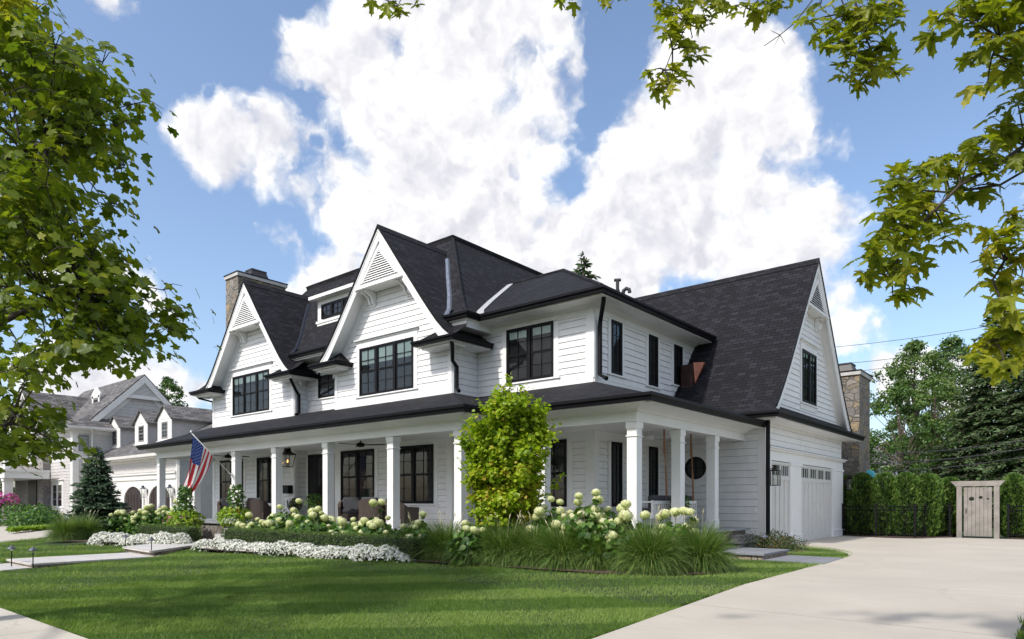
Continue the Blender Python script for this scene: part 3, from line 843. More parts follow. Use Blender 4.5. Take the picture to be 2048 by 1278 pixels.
def gable_vent(F, uc, P, n, zb, parent=H, white='white_paint'):
    """louvred triangle carried on the rake boards, with a base moulding and two double brackets"""
    z_in = lambda hw: zprof(P, hw) - .06 - .38
    hb = hwprof([(a, z - .44) for a, z in P], zb)
    apex = P[0][1] - .44
    mb = MB()
    mb.prism([F.p(uc - hb - .06, n - .06, zb), F.p(uc + hb + .06, n - .06, zb), F.p(uc, n - .06, apex + .1)], tuple(a - b for a, b in zip(F.p(0, 0, 0), F.p(0, .03, 0))))
    vo = mb.build('gable_vent', white, parent)
    # louvre opening
    lz0, lz1 = zb + .13, apex - .25
    lh = hb * .80
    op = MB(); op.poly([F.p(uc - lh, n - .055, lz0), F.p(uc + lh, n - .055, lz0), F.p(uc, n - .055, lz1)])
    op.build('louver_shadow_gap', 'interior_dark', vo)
    sl = MB(); z = lz0
    while z < lz1 - .03:
        f = 1 - (z + .02 - lz0) / (lz1 - lz0); w = lh * f
        P_ = F.p
        sl.hexa([P_(uc - w, n - .02, z), P_(uc + w, n - .02, z), P_(uc + w, n - .02, z + .012), P_(uc - w, n - .02, z + .012),
                 P_(uc - w * .98, n - .052, z + .045), P_(uc + w * .98, n - .052, z + .045), P_(uc + w * .98, n - .052, z + .055), P_(uc - w * .98, n - .052, z + .055)])
        z += .072
    sl.build('louver', white, vo)
    fr = MB()
    for s in (-1, 1):
        fr.hexa([F.p(uc + s * lh, n - .05, lz0), F.p(uc + s * (lh + .07), n - .05, lz0), F.p(uc + s * .05, n - .05, lz1 + .05), F.p(uc, n - .05, lz1 - .06),
                 F.p(uc + s * lh, n - .012, lz0), F.p(uc + s * (lh + .07), n - .012, lz0), F.p(uc + s * .05, n - .012, lz1 + .05), F.p(uc, n - .012, lz1 - .06)])
    fr.fbox(F, uc - hb - .1, uc + hb + .1, n - .10, n + .0, zb - .02, zb + .05)
    fr.fbox(F, uc - hb - .14, uc + hb + .14, n - .10, n + .05, zb - .07, zb - .02)
    fr.fbox(F, uc - hb - .02, uc + hb + .02, .01, n - .1, zb - .05, zb + .02)
    fr.build('vent_frame', white, vo)
    for s in (-1, 1):
        br = MB()
        for d in (-.085, .085):
            ub = uc + s * (hb - .14) + d
            pr = [(.03, -.07), (n - .08, -.07), (n - .08, -.13), (n - .20, -.15), (.18, -.26), (.14, -.42), (.03, -.46)]
            pts = [F.p(ub - .038, max(a, .03), zb + b) for a, b in pr]
            v = tuple(a - b for a, b in zip(F.p(.09, 0, 0), F.p(0, 0, 0)))
            br.prism(pts, v)
        br.fbox(F, uc + s * (hb - .10) - .14, uc + s * (hb - .10) + .14, .02, .045, zb - .50, zb - .07)
        br.build('bracket', white, parent, bevel=.006)

def gutter_prof(w=.13, h=.15): return [(0, 0), (w * .62, 0), (w * .70, h * .35), (w, h * .62), (w, h), (0, h)]
def gutter(path, z, name='gutter', parent=H, out=1, mat='black_metal', w=.13, h=.15):
    return MB().sweep(path, [(o, z + q) for o, q in gutter_prof(w, h)], out=out).build(name, mat, parent)
def downspout(pts, r=.045, parent=H):
    return MB().tube(pts, r, 8).build('downspout', 'black_metal', parent)

def cornice_return(F, s, u_in, u_out, z, side_back, parent=H):
    """little hipped return roof at the foot of a gable; s: +1 outer side towards +u"""
    a, b = (u_in, u_out)
    pts = [F.p(a, -.0, 0), F.p(a, .64, 0), F.p(b, .64, 0), F.p(b, -side_back, 0)]
    path = [(p[0], p[1]) for p in pts]
    # outward side
    cx, cy = F.p((a + b) / 2, .3, 0)[:2]
    d = Vector((path[2][0] - path[1][0], path[2][1] - path[1][1])); nrm = Vector((d.y, -d.x)); outv = Vector((path[1][0] - cx, path[1][1] - cy))
    o = 1 if nrm.dot(outv) > 0 else -1
    gutter(path, z + .0, out=o, parent=parent, w=.11, h=.14)
    zt = z + .13
    rf = MB()
    ti = a + s * .62
    top_z = z + .62
    P_ = F.p
    A, B, Cc = P_(a, .66, zt), P_(b, .66, zt), P_(b, -side_back, zt)
    T0, T1 = P_(ti, 0.0, top_z), P_(b - s * .02, .0, top_z - .02)
    A0 = P_(a, 0.0, zt)
    rf.add([A0, A, T0], [(0, 1, 2)]); 
    mid0, mid1 = P_(a + s * .35, .36, zt + .17), P_(b, .36, zt + .17)
    rf.add([A, B, mid1, mid0], [(0, 1, 2, 3)]); rf.add([mid0, mid1, T1, T0], [(0, 1, 2, 3)]); rf.add([A, mid0, T0], [(0, 1, 2)])
    rf.build('return_roof', 'black_shingles', parent)
    sf = MB(); sf.fbox(F, min(a, b) + .02, max(a, b) - .02, -.0, .63, z - .03, z + .02)
    if side_back > 0:
        sf.fbox(F, min(b, b - s * .75), max(b, b - s * .75) - .02, -side_back, -.0, z - .028, z + .022)
    sf.fbox(F, min(a, b) + .12, max(a, b) - .12, .0, .52, z - .09, z - .03)
    sf.build('soffit', 'white_paint', parent)

# ---- walls as solid backing
wb = MB()
wb.box(-27.95, -21.84, 13.84, 24, 0, 6.6); wb.box(-21.84, -19.35, 14.38, 24, 0, 6.6); wb.box(-19.35, -13.74, 13.84, 24, 0, 6.5)
wb.box(-13.74, -9.61, 14.9, 22.0, 0, 6.5); wb.box(-16, -6.61, 18.95, 27.1, 0, 3.95)
wb.build('wall', 'siding_paint', H)
for uc, F_, P_, zb in ((-24.45, FY(13.84), PROF, 6.4), (-16.42, FY(13.84), PROF, 6.4), (23.0, FX(-6.61), GPROF, 3.9)):
    m = MB(); pts = []
    Q = [(a, z) for a, z in P_ if z > zb] + [(hwprof(P_, zb), zb)]
    for a, z in reversed(Q): pts.append(F_.p(uc - a, 0, z - .08))
    for a, z in Q[1:]: pts.append(F_.p(uc + a, 0, z - .08))
    m.prism(pts, tuple(a - b for a, b in zip(F_.p(0, -.3, 0), F_.p(0, 0, 0)))); m.build('gable_wall', 'siding_paint', H)

F1 = FY(13.84); FR = FY(14.38); F2 = FY(14.9); FS = FX(-9.61); FG = FX(-6.61); FGW = FY(18.95)
sd = MB(); tr = MB()
def gfun(uc, ul, ur, P, inset=.08):
    def f(z):
        a, b = ul, ur
        hw = hwprof(P, z + .44) - inset if z + .44 < P[0][1] else -1
        if z > P[-1][1] - .35: a = max(a, uc - hw); b = min(b, uc + hw)
        return (a, b) if hw > 0 else None
    return f
for uc, ul, ur in ((-24.45, -27.95, -21.84), (-16.42, -19.35, -13.74)):
    if uc < -20: wu0, wu1, wz0, wz1 = -26.22, -23.49, 4.74, 6.31
    else: wu0, wu1, wz0, wz1 = -17.97, -15.37, 4.70, 6.26
    siding(sd, F1, 4.62, 8.3, gfun(uc, ul + .16, ur - .16, PROF), [(wu0 - .1, wu1 + .1, wz0 - .2, wz1 + .2)])
    band(tr, F1, ul, ur, 4.30, 4.62, .034)
    band(tr, F1, ul, ul + .16, 4.62, 5.9, .036); band(tr, F1, ur - .16, ur, 4.62, 5.9, .036)
    window(H, F1, wu0, wu1, wz0, wz1, units=3, blind=.16 if uc < -20 else .30, casing=.16, cap=True, head=.20)
    gable_roof(F1, uc, PROF, .56, -3.4, 3.05)
    gable_vent(F1, uc, PROF, .54, 8.02)
cornice_return(F1, 1, -14.60, -13.10, 5.73, .95); cornice_return(F1, -1, -18.45, -19.78, 5.73, .5)
cornice_return(F1, 1, -22.55, -21.12, 5.73, .5); cornice_return(F1, -1, -27.0, -28.45, 5.73, .6)
# side walls of the two gable bays
for x, y0, y1, z0 in ((-21.84, 13.84, 14.38, 4.3), (-13.74, 13.84, 14.9, 4.3)):
    Fs = FX(x); siding(sd, Fs, z0 + .2, 6.3, lambda z, y0=y0, y1=y1: (y0 + .10, y1)); band(tr, Fs, y0, y0 + .10, z0, 5.9, .036); band(tr, Fs, y0 + .1, y1, z0 - .1, z0 + .2, .03)
# recess between the gables
siding(sd, FR, 4.62, 6.4, lambda z: (-21.84, -19.35), [(-21.2, -19.8, 4.8, 6.3)]); band(tr, FR, -21.84, -19.35, 4.3, 4.62, .03)
window(H, FR, -21.08, -19.9, 5.0, 6.12, units=1, blind=.2, casing=.12)
tr.fbox(FR, -21.9, -19.1, 0, .6, 6.36, 6.40)
# right block, upstairs
siding(sd, F2, 4.50, 6.18, lambda z: (-13.7, -9.85), [(-12.72, -10.72, 4.5, 6.4)])
band(tr, F2, -13.74, -9.61, 4.25, 4.50, .03); band(tr, F2, -9.85, -9.59, 4.5, 6.18, .034); band(tr, F2, -13.74, -9.61, 6.18, 6.40, .036)
window(H, F2, -12.56, -10.89, 4.66, 6.20, units=2, blind=.14, casing=.17, head=.0001, sill=True)
siding(sd, FS, 4.50, 6.18, lambda z: (15.1, 20.9 - max(0, (5.8 - z)) * .8), [(15.55, 16.41, 4.3, 6.4), (17.65, 18.49, 4.3, 6.4), (19.28, 20.13, 4.5, 6.4)])
band(tr, FS, 14.9, 15.1, 4.5, 6.18, .034); band(tr, FS, 14.9, 18.9, 4.25, 4.50, .03); band(tr, FS, 14.9, 20.95, 6.18, 6.40, .036)
for a, b, z in ((15.71, 16.25, 4.72), (17.8, 18.34, 4.68), (19.43, 19.99, 4.93)):
    window(H, FS, a, b, z, 6.18, cols=2, blind=.0, casing=.15, head=.0001, hung=False, rows=4)
# first floor
for a, b in ((-27.28, -25.42), (-24.36, -22.68), (-18.98, -17.23), (-16.24, -14.49)):
    window(H, F1, a, b, 1.2, 2.96, units=2, casing=.17, curtain=True, head=.0001)
siding(sd, F1, .56, 2.96, lambda z: (-27.8, -22.0), [(-27.45, -25.25, 1.0, 3), (-24.53, -22.51, 1.0, 3)])
siding(sd, F1, .56, 2.96, lambda z: (-19.2, -13.95), [(-19.15, -17.06, 1.0, 3), (-16.41, -14.32, 1.0, 3)])
for a, b in ((-27.95, -21.84), (-19.35, -13.74)):
    band(tr, F1, a, b, 2.96, 3.14, .03); band(tr, F1, a, a + .2, .56, 2.96, .034); band(tr, F1, b - .22, b, .56, 2.96, .034)
for x, y0, y1 in ((-21.84, 13.84, 14.38), (-13.74, 13.84, 14.9)):
    Fs = FX(x); siding(sd, Fs, .56, 3.1, lambda z, y0=y0, y1=y1: (y0 + .12, y1)); band(tr, Fs, y0, y0 + .12, .56, 3.1, .034)
siding(sd, FR, .56, 3.0, lambda z: (-21.8, -19.35), [(-21.75, -19.5, .5, 3.0)]); band(tr, FR, -21.8, -19.35, 3.0, 3.14, .03)
siding(sd, F2, .56, 2.86, lambda z: (-13.7, -9.85), [(-12.4, -10.28, .9, 3)]); band(tr, F2, -13.74, -9.61, 2.96, 3.14, .03); band(tr, F2, -9.85, -9.59, .56, 2.96, .034)
band(tr, F2, -13.74, -9.85, 2.86, 2.96, .03)
window(H, F2, -12.2, -10.45, 1.12, 2.94, units=2, casing=.17, curtain=True, head=.0001)
siding(sd, FS, .56, 2.9, lambda z: (15.1, 18.95), [(15.55, 16.41, .9, 3), (17.65, 18.49, .9, 3)]); band(tr, FS, 14.9, 15.1, .56, 2.9, .034); band(tr, FS, 14.9, 18.95, 2.9, 3.14, .03)
for a, b in ((15.71, 16.25), (17.8, 18.34)):
    window(H, FS, a, b, 1.12, 2.88, cols=2, casing=.15, head=.0001, hung=False, rows=4)
# garage wall behind the porch, with its round window
siding(sd, FGW, .30, 3.3, lambda z: (-9.55, -6.78), [(-8.98, -8.26, 1.9, 2.62)], e=.205)
band(tr, FGW, -6.78, -6.57, 0, 3.52, .034)
# garage front
for z0 in (0,): pass
siding(sd, FG, 2.86, 3.5, lambda z: (19.15, 27.0)); band(tr, FG, 18.93, 19.16, 0, 3.5, .036)
siding(sd, FG, 3.95, 7.6, gfun(23.0, 18.6, 27.5, GPROF, .10), [(22.1, 23.9, 4.2, 6.3)])
band(tr, FG, 19.16, 27.1, 2.44, 2.72, .05); tr.fbox(FG, 19.0, 27.2, 0, .12, 2.72, 2.77); tr.fbox(FG, 18.98, 27.25, 0, .17, 2.77, 2.81)
for a, b in ((20.99, 22.08), (25.62, 27.06), (19.16, 19.4)):
    if a > 20: tr.fbox(FG, a, b, 0, .07, 0, 2.44); tr.fbox(FG, a - .02, b + .02, 0, .10, 0, .22); tr.fbox(FG, a - .03, b + .03, 0, .12, .22, .25); tr.fbox(FG, a - .02, b + .02, 0, .10, 2.36, 2.44)
    else: tr.fbox(FG, a, b, 0, .05, 0, 2.44)
sd.build('siding', ['siding_paint', 'siding_joint'], H); tr.build('trim', 'white_paint', H, bevel=.004)
window(H, FG, 22.27, 23.73, 4.42, 6.10, units=2, hung=False, rows=3, blind=.08, casing=.15, cap=True, head=.22)
gable_roof(FG, 23.0, GPROF, .34, -9.6, 4.05, board=.36)
gable_vent(FG, 23.0, GPROF, .32, 7.42)

def round_window():
    cx, cz, r1, r2 = -8.62, 2.26, .335, .52
    n = 40
    def ring(mb, ra, rb, d0, d1):
        vs = []
        for k in range(n):
            a = 2 * math.pi * k / n
            for r, d in ((ra, d0), (rb, d0), (rb, d1), (ra, d1)):
                vs.append(FGW.p(cx + r * math.cos(a), d, cz + r * math.sin(a)))
        fs = []
        for k in range(n):
            b, c = k * 4, ((k + 1) % n) * 4
            for j in range(4): fs.append((b + j, b + (j + 1) % 4, c + (j + 1) % 4, c + j))
        mb.add(vs, fs)
    m = MB(); ring(m, r1 - .03, r1, 0, .075); m.fbox(FGW, cx - r1, cx + r1, .03, .05, cz - .012, cz + .012); m.fbox(FGW, cx - .012, cx + .012, .031, .048, cz - r1, cz + r1)
    w = m.build('round_window', 'black_frame', H)
    c = MB(); ring(c, r1, r2, 0, .06); ring(c, r2 - .02, r2 + .016, 0, .085); c.build('casing', 'white_paint', w)
    g = MB(); g.poly([FGW.p(cx + r1 * math.cos(2 * math.pi * k / n), .028, cz + r1 * math.sin(2 * math.pi * k / n)) for k in range(n)]); g.build('pane', 'window_glass', w)
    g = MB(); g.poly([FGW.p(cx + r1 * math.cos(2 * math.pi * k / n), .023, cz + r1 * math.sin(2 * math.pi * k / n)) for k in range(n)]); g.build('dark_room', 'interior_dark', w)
round_window()

# ---- garage doors
def garage_door(u0, u1, z1, groups):
    m = MB(); m.fbox(FG, u0, u1, .0, .018, .015, z1)
    zt = z1 - .42
    o = m.build('garage_door', 'door_paint', H)
    b = MB()
    n = len(groups) if groups else 1
    # rails / stiles
    b.fbox(FG, u0, u1, .018, .044, .015, .13); b.fbox(FG, u0, u1, .018, .044, z1 - .07, z1); b.fbox(FG, u0, u1, .018, .044, zt - .10, zt)
    x = u0
    edges = [u0] + [g for g in groups] + [u1]
    for i, e in enumerate(edges):
        w = .05
        b.fbox(FG, max(u0, e - w), min(u1, e + w), .018, .046, .13, z1 - .07)
    for (a, c) in zip(edges[:-1], edges[1:]):
        for q in (1 / 2.,):
            e = a + (c - a) * q; b.fbox(FG, e - .03, e + .03, .018, .040, .13, zt - .10)
    b.build('door_trim', 'door_paint', o, bevel=.003)
    sc = MB()
    for zz in (.62, 1.22, 1.82): sc.fbox(FG, u0, u1, .0181, .0195, zz, zz + .008)
    sc.build('panel_joint', 'gray_siding', o)
    for (a, c) in zip(edges[:-1], edges[1:]):
        a2, c2 = a + .07, c - .07; k = 4; g = .062
        wd = (c2 - a2 - g * (k - 1)) / k
        lt = MB()
        for j in range(k):
            x0 = a2 + j * (wd + g); lt.fbox(FG, x0, x0 + wd, .018, .022, zt + .03, z1 - .10)
        lt.build('window_lite', 'door_glass', o)
    tk = MB(); tk.fbox(FG, u0 - .02, u1 + .02, .0, .022, .004, .020); tk.fbox(FG, u1, u1 + .025, 0, .03, 0, z1); tk.fbox(FG, u0, u1, 0, .034, z1, z1 + .02); tk.build('weather_seal', 'black_frame', o)
m, N, bs, out = newmat('door_glass'); bs.inputs['Base Color'].default_value = (.06, .065, .07, 1); bs.inputs['Roughness'].default_value = .08
garage_door(19.40, 20.97, 2.42, [20.19]); garage_door(22.10, 25.60, 2.42, [22.97, 23.85, 24.72])

# ---- pent roof over the garage doors + eaves
pent = MB()
pent.add([(-6.05, 18.3, 3.68), (-6.05, 27.7, 3.68), (-6.61, 27.15, 4.06), (-6.61, 18.86, 4.06)], [(0, 1, 2, 3)]); pent.add([(-6.05, 18.3, 3.68), (-6.61, 18.86, 4.06), (-6.9, 18.3, 3.66)], [(0, 1, 2)]); pent.add([(-6.05, 27.7, 3.68), (-6.9, 27.7, 3.66), (-6.61, 27.15, 4.06)], [(0, 1, 2)]); pent.build('roof', 'black_shingles', H)
gutter([(-9.3, 18.32), (-6.08, 18.32), (-6.08, 27.75)], 3.54)
m = MB(); m.box(-6.62, -6.08, 18.34, 27.72, 3.50, 3.54); m.box(-9.3, -6.62, 18.34, 18.95, 3.50, 3.54); m.build('soffit', 'white_paint', H)

# ---- porch roof
m = MB()
E_ = [(-28.45, 11.15), (-10.7, 11.15), (-10.7, 12.3), (-6.6, 12.3), (-6.6, 18.3)]
W_ = [(-28.2, 13.84), (-13.74, 13.84), (-13.74, 14.9), (-9.61, 14.9), (-9.61, 18.95)]
for i in range(4):
    zt = 4.40 if i < 3 else 4.44
    a, b, c, d = E_[i], E_[i + 1], W_[i + 1], W_[i]
    m.add([(a[0], a[1], 3.46), (b[0], b[1], 3.46), (c[0], c[1], 4.40), (d[0], d[1], 4.40)], [(0, 1, 2, 3)])
m.add([(-21.9, 13.84, 4.40), (-19.3, 13.84, 4.40), (-19.3, 14.38, 4.56), (-21.9, 14.38, 4.56)], [(0, 1, 2, 3)])
m.add([(-28.45, 11.15, 3.46), (-28.2, 13.84, 4.40), (-28.2, 13.84, 3.46)], [(0, 1, 2)])
m.build('porch_roof', 'black_shingles', H)
gutter([(-28.47, 11.9), (-28.47, 11.17), (-10.72, 11.17), (-10.72, 12.32), (-6.62, 12.32), (-6.62, 18.85)], 3.32, w=.13, h=.16)
# crown, beam and ceiling
def off_path(o): return [(-28.2 + 0, 13.8), (-28.47 + o, 11.17 + o), (-10.72 - o, 11.17 + o), (-10.72 - o, 12.32 + o), (-6.62 - o, 12.32 + o), (-6.62 - o, 18.93)]
pth = [(-28.10, 13.8), (-28.10, 11.6), (-11.24, 11.6), (-11.24, 12.74), (-7.15, 12.74), (-7.15, 18.92)]
m = MB()
m.sweep(pth, [(0, 2.98), (0, 3.19), (-.245, 3.19), (-.245, 2.98)])
m.sweep(pth, [(0, 3.19), (.04, 3.19), (.08, 3.235), (.26, 3.30), (.41, 3.325), (.41, 3.35), (-.3, 3.35), (-.3, 3.191)])
m.sweep(pth, [(0, 2.98), (.015, 2.98), (.015, 3.02), (0, 3.02)])
m.box(-6.80, -6.62, 12.4, 18.9, 3.30, 3.345); m.box(-11.0, -10.74, 11.3, 12.5, 3.30, 3.344)
m.build('porch_beam', 'white_paint', H, bevel=.004)
m = MB()
for x0, x1, y0, y1 in ((-28.0, -11.4, 11.9, 14.4), (-13.7, -7.3, 13.0, 14.95), (-9.65, -7.3, 14.95, 18.95)): m.box(x0, x1, y0, y1, 3.12 + (.004 if x0 < -20 else 0), 3.16)
m.build('porch_ceiling', 'porch_ceiling_paint', H)
# columns
def column(x0, y0, w=.255):
    m = MB(); x1, y1 = x0 + w, y0 + w
    m.box(x0 + .008, x1 - .008, y0 + .008, y1 - .008, .56, 2.98)
    m.box(x0 - .005, x1 + .005, y0 - .005, y1 + .005, .56, .80); m.box(x0 - .012, x1 + .012, y0 - .012, y1 + .012, 2.83, 2.975)
    m.box(x0 - .014, x1 + .014, y0 - .014, y1 + .014, 2.655, 2.68)
    m.build('column', 'white_paint', H, bevel=.006)
for x in (-28.11, -25.14, -22.18, -19.64, -16.88, -13.98, -11.49): column(x, 11.61)
for x, y in ((-9.85, 12.75), (-7.40, 12.75), (-7.40, 14.84), (-7.40, 16.85)): column(x, y)
# porch floor
m = MB()
m.box(-28.25, -10.95, 11.38, 14.0, .50, .56); m.box(-13.7, -6.68, 12.52, 14.9, .501, .561); m.box(-9.6, -6.68, 14.9, 18.1, .501, .561); m.box(-21.8, -19.4, 14.0, 14.4, .501, .561)
m.build('porch_floor', 'bluestone', H, bevel=.008)
m = MB(); m.box(-28.2, -11.0, 11.46, 13.9, -.1, .5); m.box(-13.7, -6.78, 12.6, 14.9, -.1, .5); m.box(-9.6, -6.78, 14.9, 18.0, -.1, .5)
m.box(-6.9, -6.6, 18.0, 18.94, -.05, .30)
m.build('porch_base', 'tan_stone', H)
for k, (y, z) in enumerate(((10.75, .20), (11.05, .38))):
    MB().box(-21.6, -19.4, y, y + .45, z - .20, z).build('porch_step', 'pale_bluestone', H)
m = MB(); m.box(-6.68, -6.38, 16.6, 17.9, 0, .2); m.box(-6.7, -6.34, 16.55, 17.95, .2, .25); m.box(-6.68, -6.5, 16.7, 17.9, .25, .4); m.build('porch_step', 'ledge_stone', H)

# ---- front door
m = MB(); m.fbox(FR, -21.72, -20.0, 0, .06, .58, 2.98)
dr = m.build('front_door', 'black_frame', H)
m = MB()
for a in (-21.62, -21.05, -20.48): m.poly([FR.p(a, .065, .9), FR.p(a + .42, .065, .9), FR.p(a + .42, .065, 2.85), FR.p(a, .065, 2.85)])
m.build('pane', 'window_glass', dr)
MB().tube([FR.p(-20.6, .10, 1.45), FR.p(-20.6, .10, 1.75)], .015, 6).build('handle', 'brass', dr)
m = MB(); m.fbox(FR, -21.84, -21.72, 0, .05, .56, 3.0); m.fbox(FR, -20.0, -19.86, 0, .05, .56, 3.0); m.build('casing', 'white_paint', dr)

# ---- main hipped roof
XL, XR, YF, YB = -28.6, -13.07, 13.72, 26
RP = [(0, 6.58), (.42, 6.90), (.95, 7.55), (2.9, 10.30), (3.05, 10.47)]
def ring(d, z):
    return [(XL + d * 1.1, YF + d, z), (XR - d * 1.17, YF + d, z), (XR - d * 1.17, YB - d, z), (XL + d * 1.1, YB - d, z)]
m = MB(); rg = [ring(d, z) for d, z in RP]
for k in range(len(rg) - 1):
    for j in range(4):
        a, b = rg[k][j], rg[k][(j + 1) % 4]; c, d = rg[k + 1][(j + 1) % 4], rg[k + 1][j]
        if k == 0 and j == 0:
            for x0, x1 in ((-21.92, -18.93), (-13.9, XR)):
                t = RP[1][0]
                xe = x1 - (t * 1.17 if x1 == XR else 0)
                m.add([(x0, YF, 6.58), (x1, YF, 6.58), (xe, YF + t, 6.90), (x0, YF + t, 6.90)], [(0, 1, 2, 3)])
        elif k == 0 and j == 3: continue
        else: m.add([a, b, c, d], [(0, 1, 2, 3)])
m.poly([(x, y, 10.52) for x, y, z in rg[-1]]); m.build('main_roof', 'black_shingles', H)
m = MB()
R_ = [(x, y) for x, y, z in rg[-1]]
m.sweep([R_[3], R_[0], R_[1], R_[2]], [(.10, 10.36), (.14, 10.50), (.02, 10.58), (-.15, 10.58), (-.15, 10.5)]); m.build('ridge_cap', 'black_shingles', H)
gutter([(-21.9, YF + .01), (-19.0, YF + .01)], 6.44, h=.16); gutter([(-14.35, YF + .01), (XR - .01, YF + .01), (XR - .01, 14.26)], 6.44, h=.16)
MB().box(-21.9, -18.95, YF, 14.38, 6.405, 6.44).build('soffit', 'white_paint', H)
m = MB(); m.box(-14.4, XR - .02, YF + .02, 14.9, 6.405, 6.44); m.box(-13.74, XR - .08, YF + .08, 14.86, 6.20, 6.405); m.build('soffit', 'white_paint', H)
# ---- right block roof
m = MB(); ze, zr, t = 6.59, 8.93, 4.05
c0, c1, c2, c3 = (-15.2, 14.23, ze), (-8.94, 14.23, ze), (-8.94, 22.33, ze), (-15.2, 22.33, ze)
r0, r1 = (-16.2, 18.28, zr), (-12.99, 18.28, zr)
m.add([c0, c1, r1, r0], [(0, 1, 2, 3)]); m.add([c1, c2, r1], [(0, 1, 2)]); m.add([c2, c3, r0, r1], [(0, 1, 2, 3)])
m.build('roof', 'black_shingles', H)
gutter([(-13.10, 14.25), (-8.96, 14.25), (-8.96, 20.95)], 6.43, h=.16)
m = MB(); m.box(-13.74, -8.97, 14.27, 14.9, 6.40, 6.435); m.box(-9.61, -8.97, 14.9, 20.9, 6.401, 6.434); m.build('soffit', 'white_paint', H)
# crown moulding under the upper soffits
m = MB(); m.sweep([(-13.7, 14.9), (-9.61, 14.9), (-9.61, 20.9)], [(.03, 6.33), (.16, 6.39), (.16, 6.402), (.0, 6.402), (0, 6.33)]); m.build('crown_molding', 'white_paint', H)
# hip caps
def capline(pts, w=.09, name='hip_cap', mat='black_shingles', lift=.02):
    m = MB(); m.tube([(x, y, z + lift) for x, y, z in pts], w * .5, 6); return m.build(name, mat, H)
capline([c1, r1], .10); capline([r1, r0], .10)
capline([(rg[k][1][0], rg[k][1][1], rg[k][1][2]) for k in range(5)], .09)
# valley flashings
def ymain(z):
    for (d0, z0), (d1, z1) in zip(RP[:-1], RP[1:]):
        if z <= z1: return YF + d0 + (d1 - d0) * (z - z0) / (z1 - z0)
    return YF + 3
def valley(uc, s, mat, w=.09, z0=6.65, z1=9.5, off=(0, 0)):
    pts = []
    z = z0
    while z <= z1: pts.append((uc + s * (hwprof(PROF, z) + off[0]), ymain(z) + off[1], z)); z += .3
    m = MB()
    for a, b in zip(pts[:-1], pts[1:]):
        m.hexa([(a[0] - .02, a[1] - .06, a[2] + .02), (a[0] + w * 2, a[1] - .06, a[2] + .02), (a[0] + w * 2, a[1] + .02, a[2] + .02), (a[0] - .02, a[1] + .02, a[2] + .02),
                (b[0] - .02, b[1] - .06, b[2] + .02), (b[0] + w * 2, b[1] - .06, b[2] + .02), (b[0] + w * 2, b[1] + .02, b[2] + .02), (b[0] - .02, b[1] + .02, b[2] + .02)])
    m.build('valley_flashing', mat, H)
valley(-16.42, 1, 'flashing_metal', .05); valley(-24.45, 1, 'dark_flashing', .05)
# flashing between block roof and main roof
def xmain(z): return XR - (ymain(z) - YF) * 1.17
pts = []
for z in (6.62, 6.9, 7.3, 7.7, 8.1, 8.5, 8.9): pts.append((xmain(z), 14.23 + (z - ze) / (zr - ze) * 4.05, z))
m = MB()
for a, b in zip(pts[:-1], pts[1:]):
    m.hexa([(a[0] - .02, a[1] - .09, a[2]), (a[0] + .16, a[1] - .09, a[2]), (a[0] + .16, a[1] + .05, a[2] + .05), (a[0] - .02, a[1] + .05, a[2] + .05),
            (b[0] - .02, b[1] - .09, b[2]), (b[0] + .16, b[1] - .09, b[2]), (b[0] + .16, b[1] + .05, b[2] + .05), (b[0] - .02, b[1] + .05, b[2] + .05)])
m.build('valley_flashing', 'bright_flashing', H)

# ---- shed dormer on the front slope
FD = FY(14.95)
m = MB(); m.fbox(FD, -22.02, -19.3, -1.2, 0, 7.9, 8.86); m.build('dormer_wall', 'white_paint', H)
window(H, FD, -21.72, -19.75, 8.12, 8.66, units=3, hung=False, rows=2, casing=.0, mullion=.10, base=.0)
m = MB(); m.fbox(FD, -22.06, -19.3, 0, .06, 7.98, 8.07); m.fbox(FD, -22.0, -19.3, 0, .035, 7.8, 7.98); m.fbox(FD, -22.22, -19.2, -.9, .28, 8.86, 8.99); m.build('dormer_trim', 'white_paint', H)
MB().add([(-22.24, 14.65, 9.0), (-19.2, 14.65, 9.0), (-19.2, 16.3, 9.62), (-22.24, 16.3, 9.62)], [(0, 1, 2, 3)]).build('dormer_roof', 'black_shingles', H)

# ---- chimneys
def chimney(x0, x1, y0, y1, zt, pot):
    o = MB().box(x0, x1, y0, y1, 0, zt).build('chimney', 'tan_stone', H)
    m = MB(); m.box(x0 - .04, x1 + .06, y0 - .06, y1 + .06, zt, zt + .14); m.build('chimney_cap', 'pale_bluestone', o)
    m = MB(); m.box(x0 - .06, x1 + .08, y0 - .08, y1 + .08, zt + .14, zt + .18); m.build('cap_flashing', 'black_metal', o)
    m = MB(); cx, cy = pot[0], pot[1]
    a, b, h = pot[2] / 2, pot[3] / 2, pot[4]
    z0 = zt + .18
    m.hexa([(cx - a, cy - b, z0), (cx + a, cy - b, z0), (cx + a, cy + b, z0), (cx - a, cy + b, z0), (cx - a * .75, cy - b * .75, z0 + h), (cx + a * .75, cy - b * .75, z0 + h), (cx + a * .75, cy + b * .75, z0 + h), (cx - a * .75, cy + b * .75, z0 + h)])
    m.box(cx - a * .8, cx + a * .8, cy - b * .8, cy + b * .8, z0 + h, z0 + h + .06)
    m.build('flue_cover', 'terracotta_dark', o)
chimney(-28.35, -27.3, 14.6, 16.85, 10.9, (-27.8, 15.7, .7, .9, .32))
chimney(-7.7, -6.2, 28.0, 29.7, 6.08, (-6.9, 28.8, .8, .9, .34))

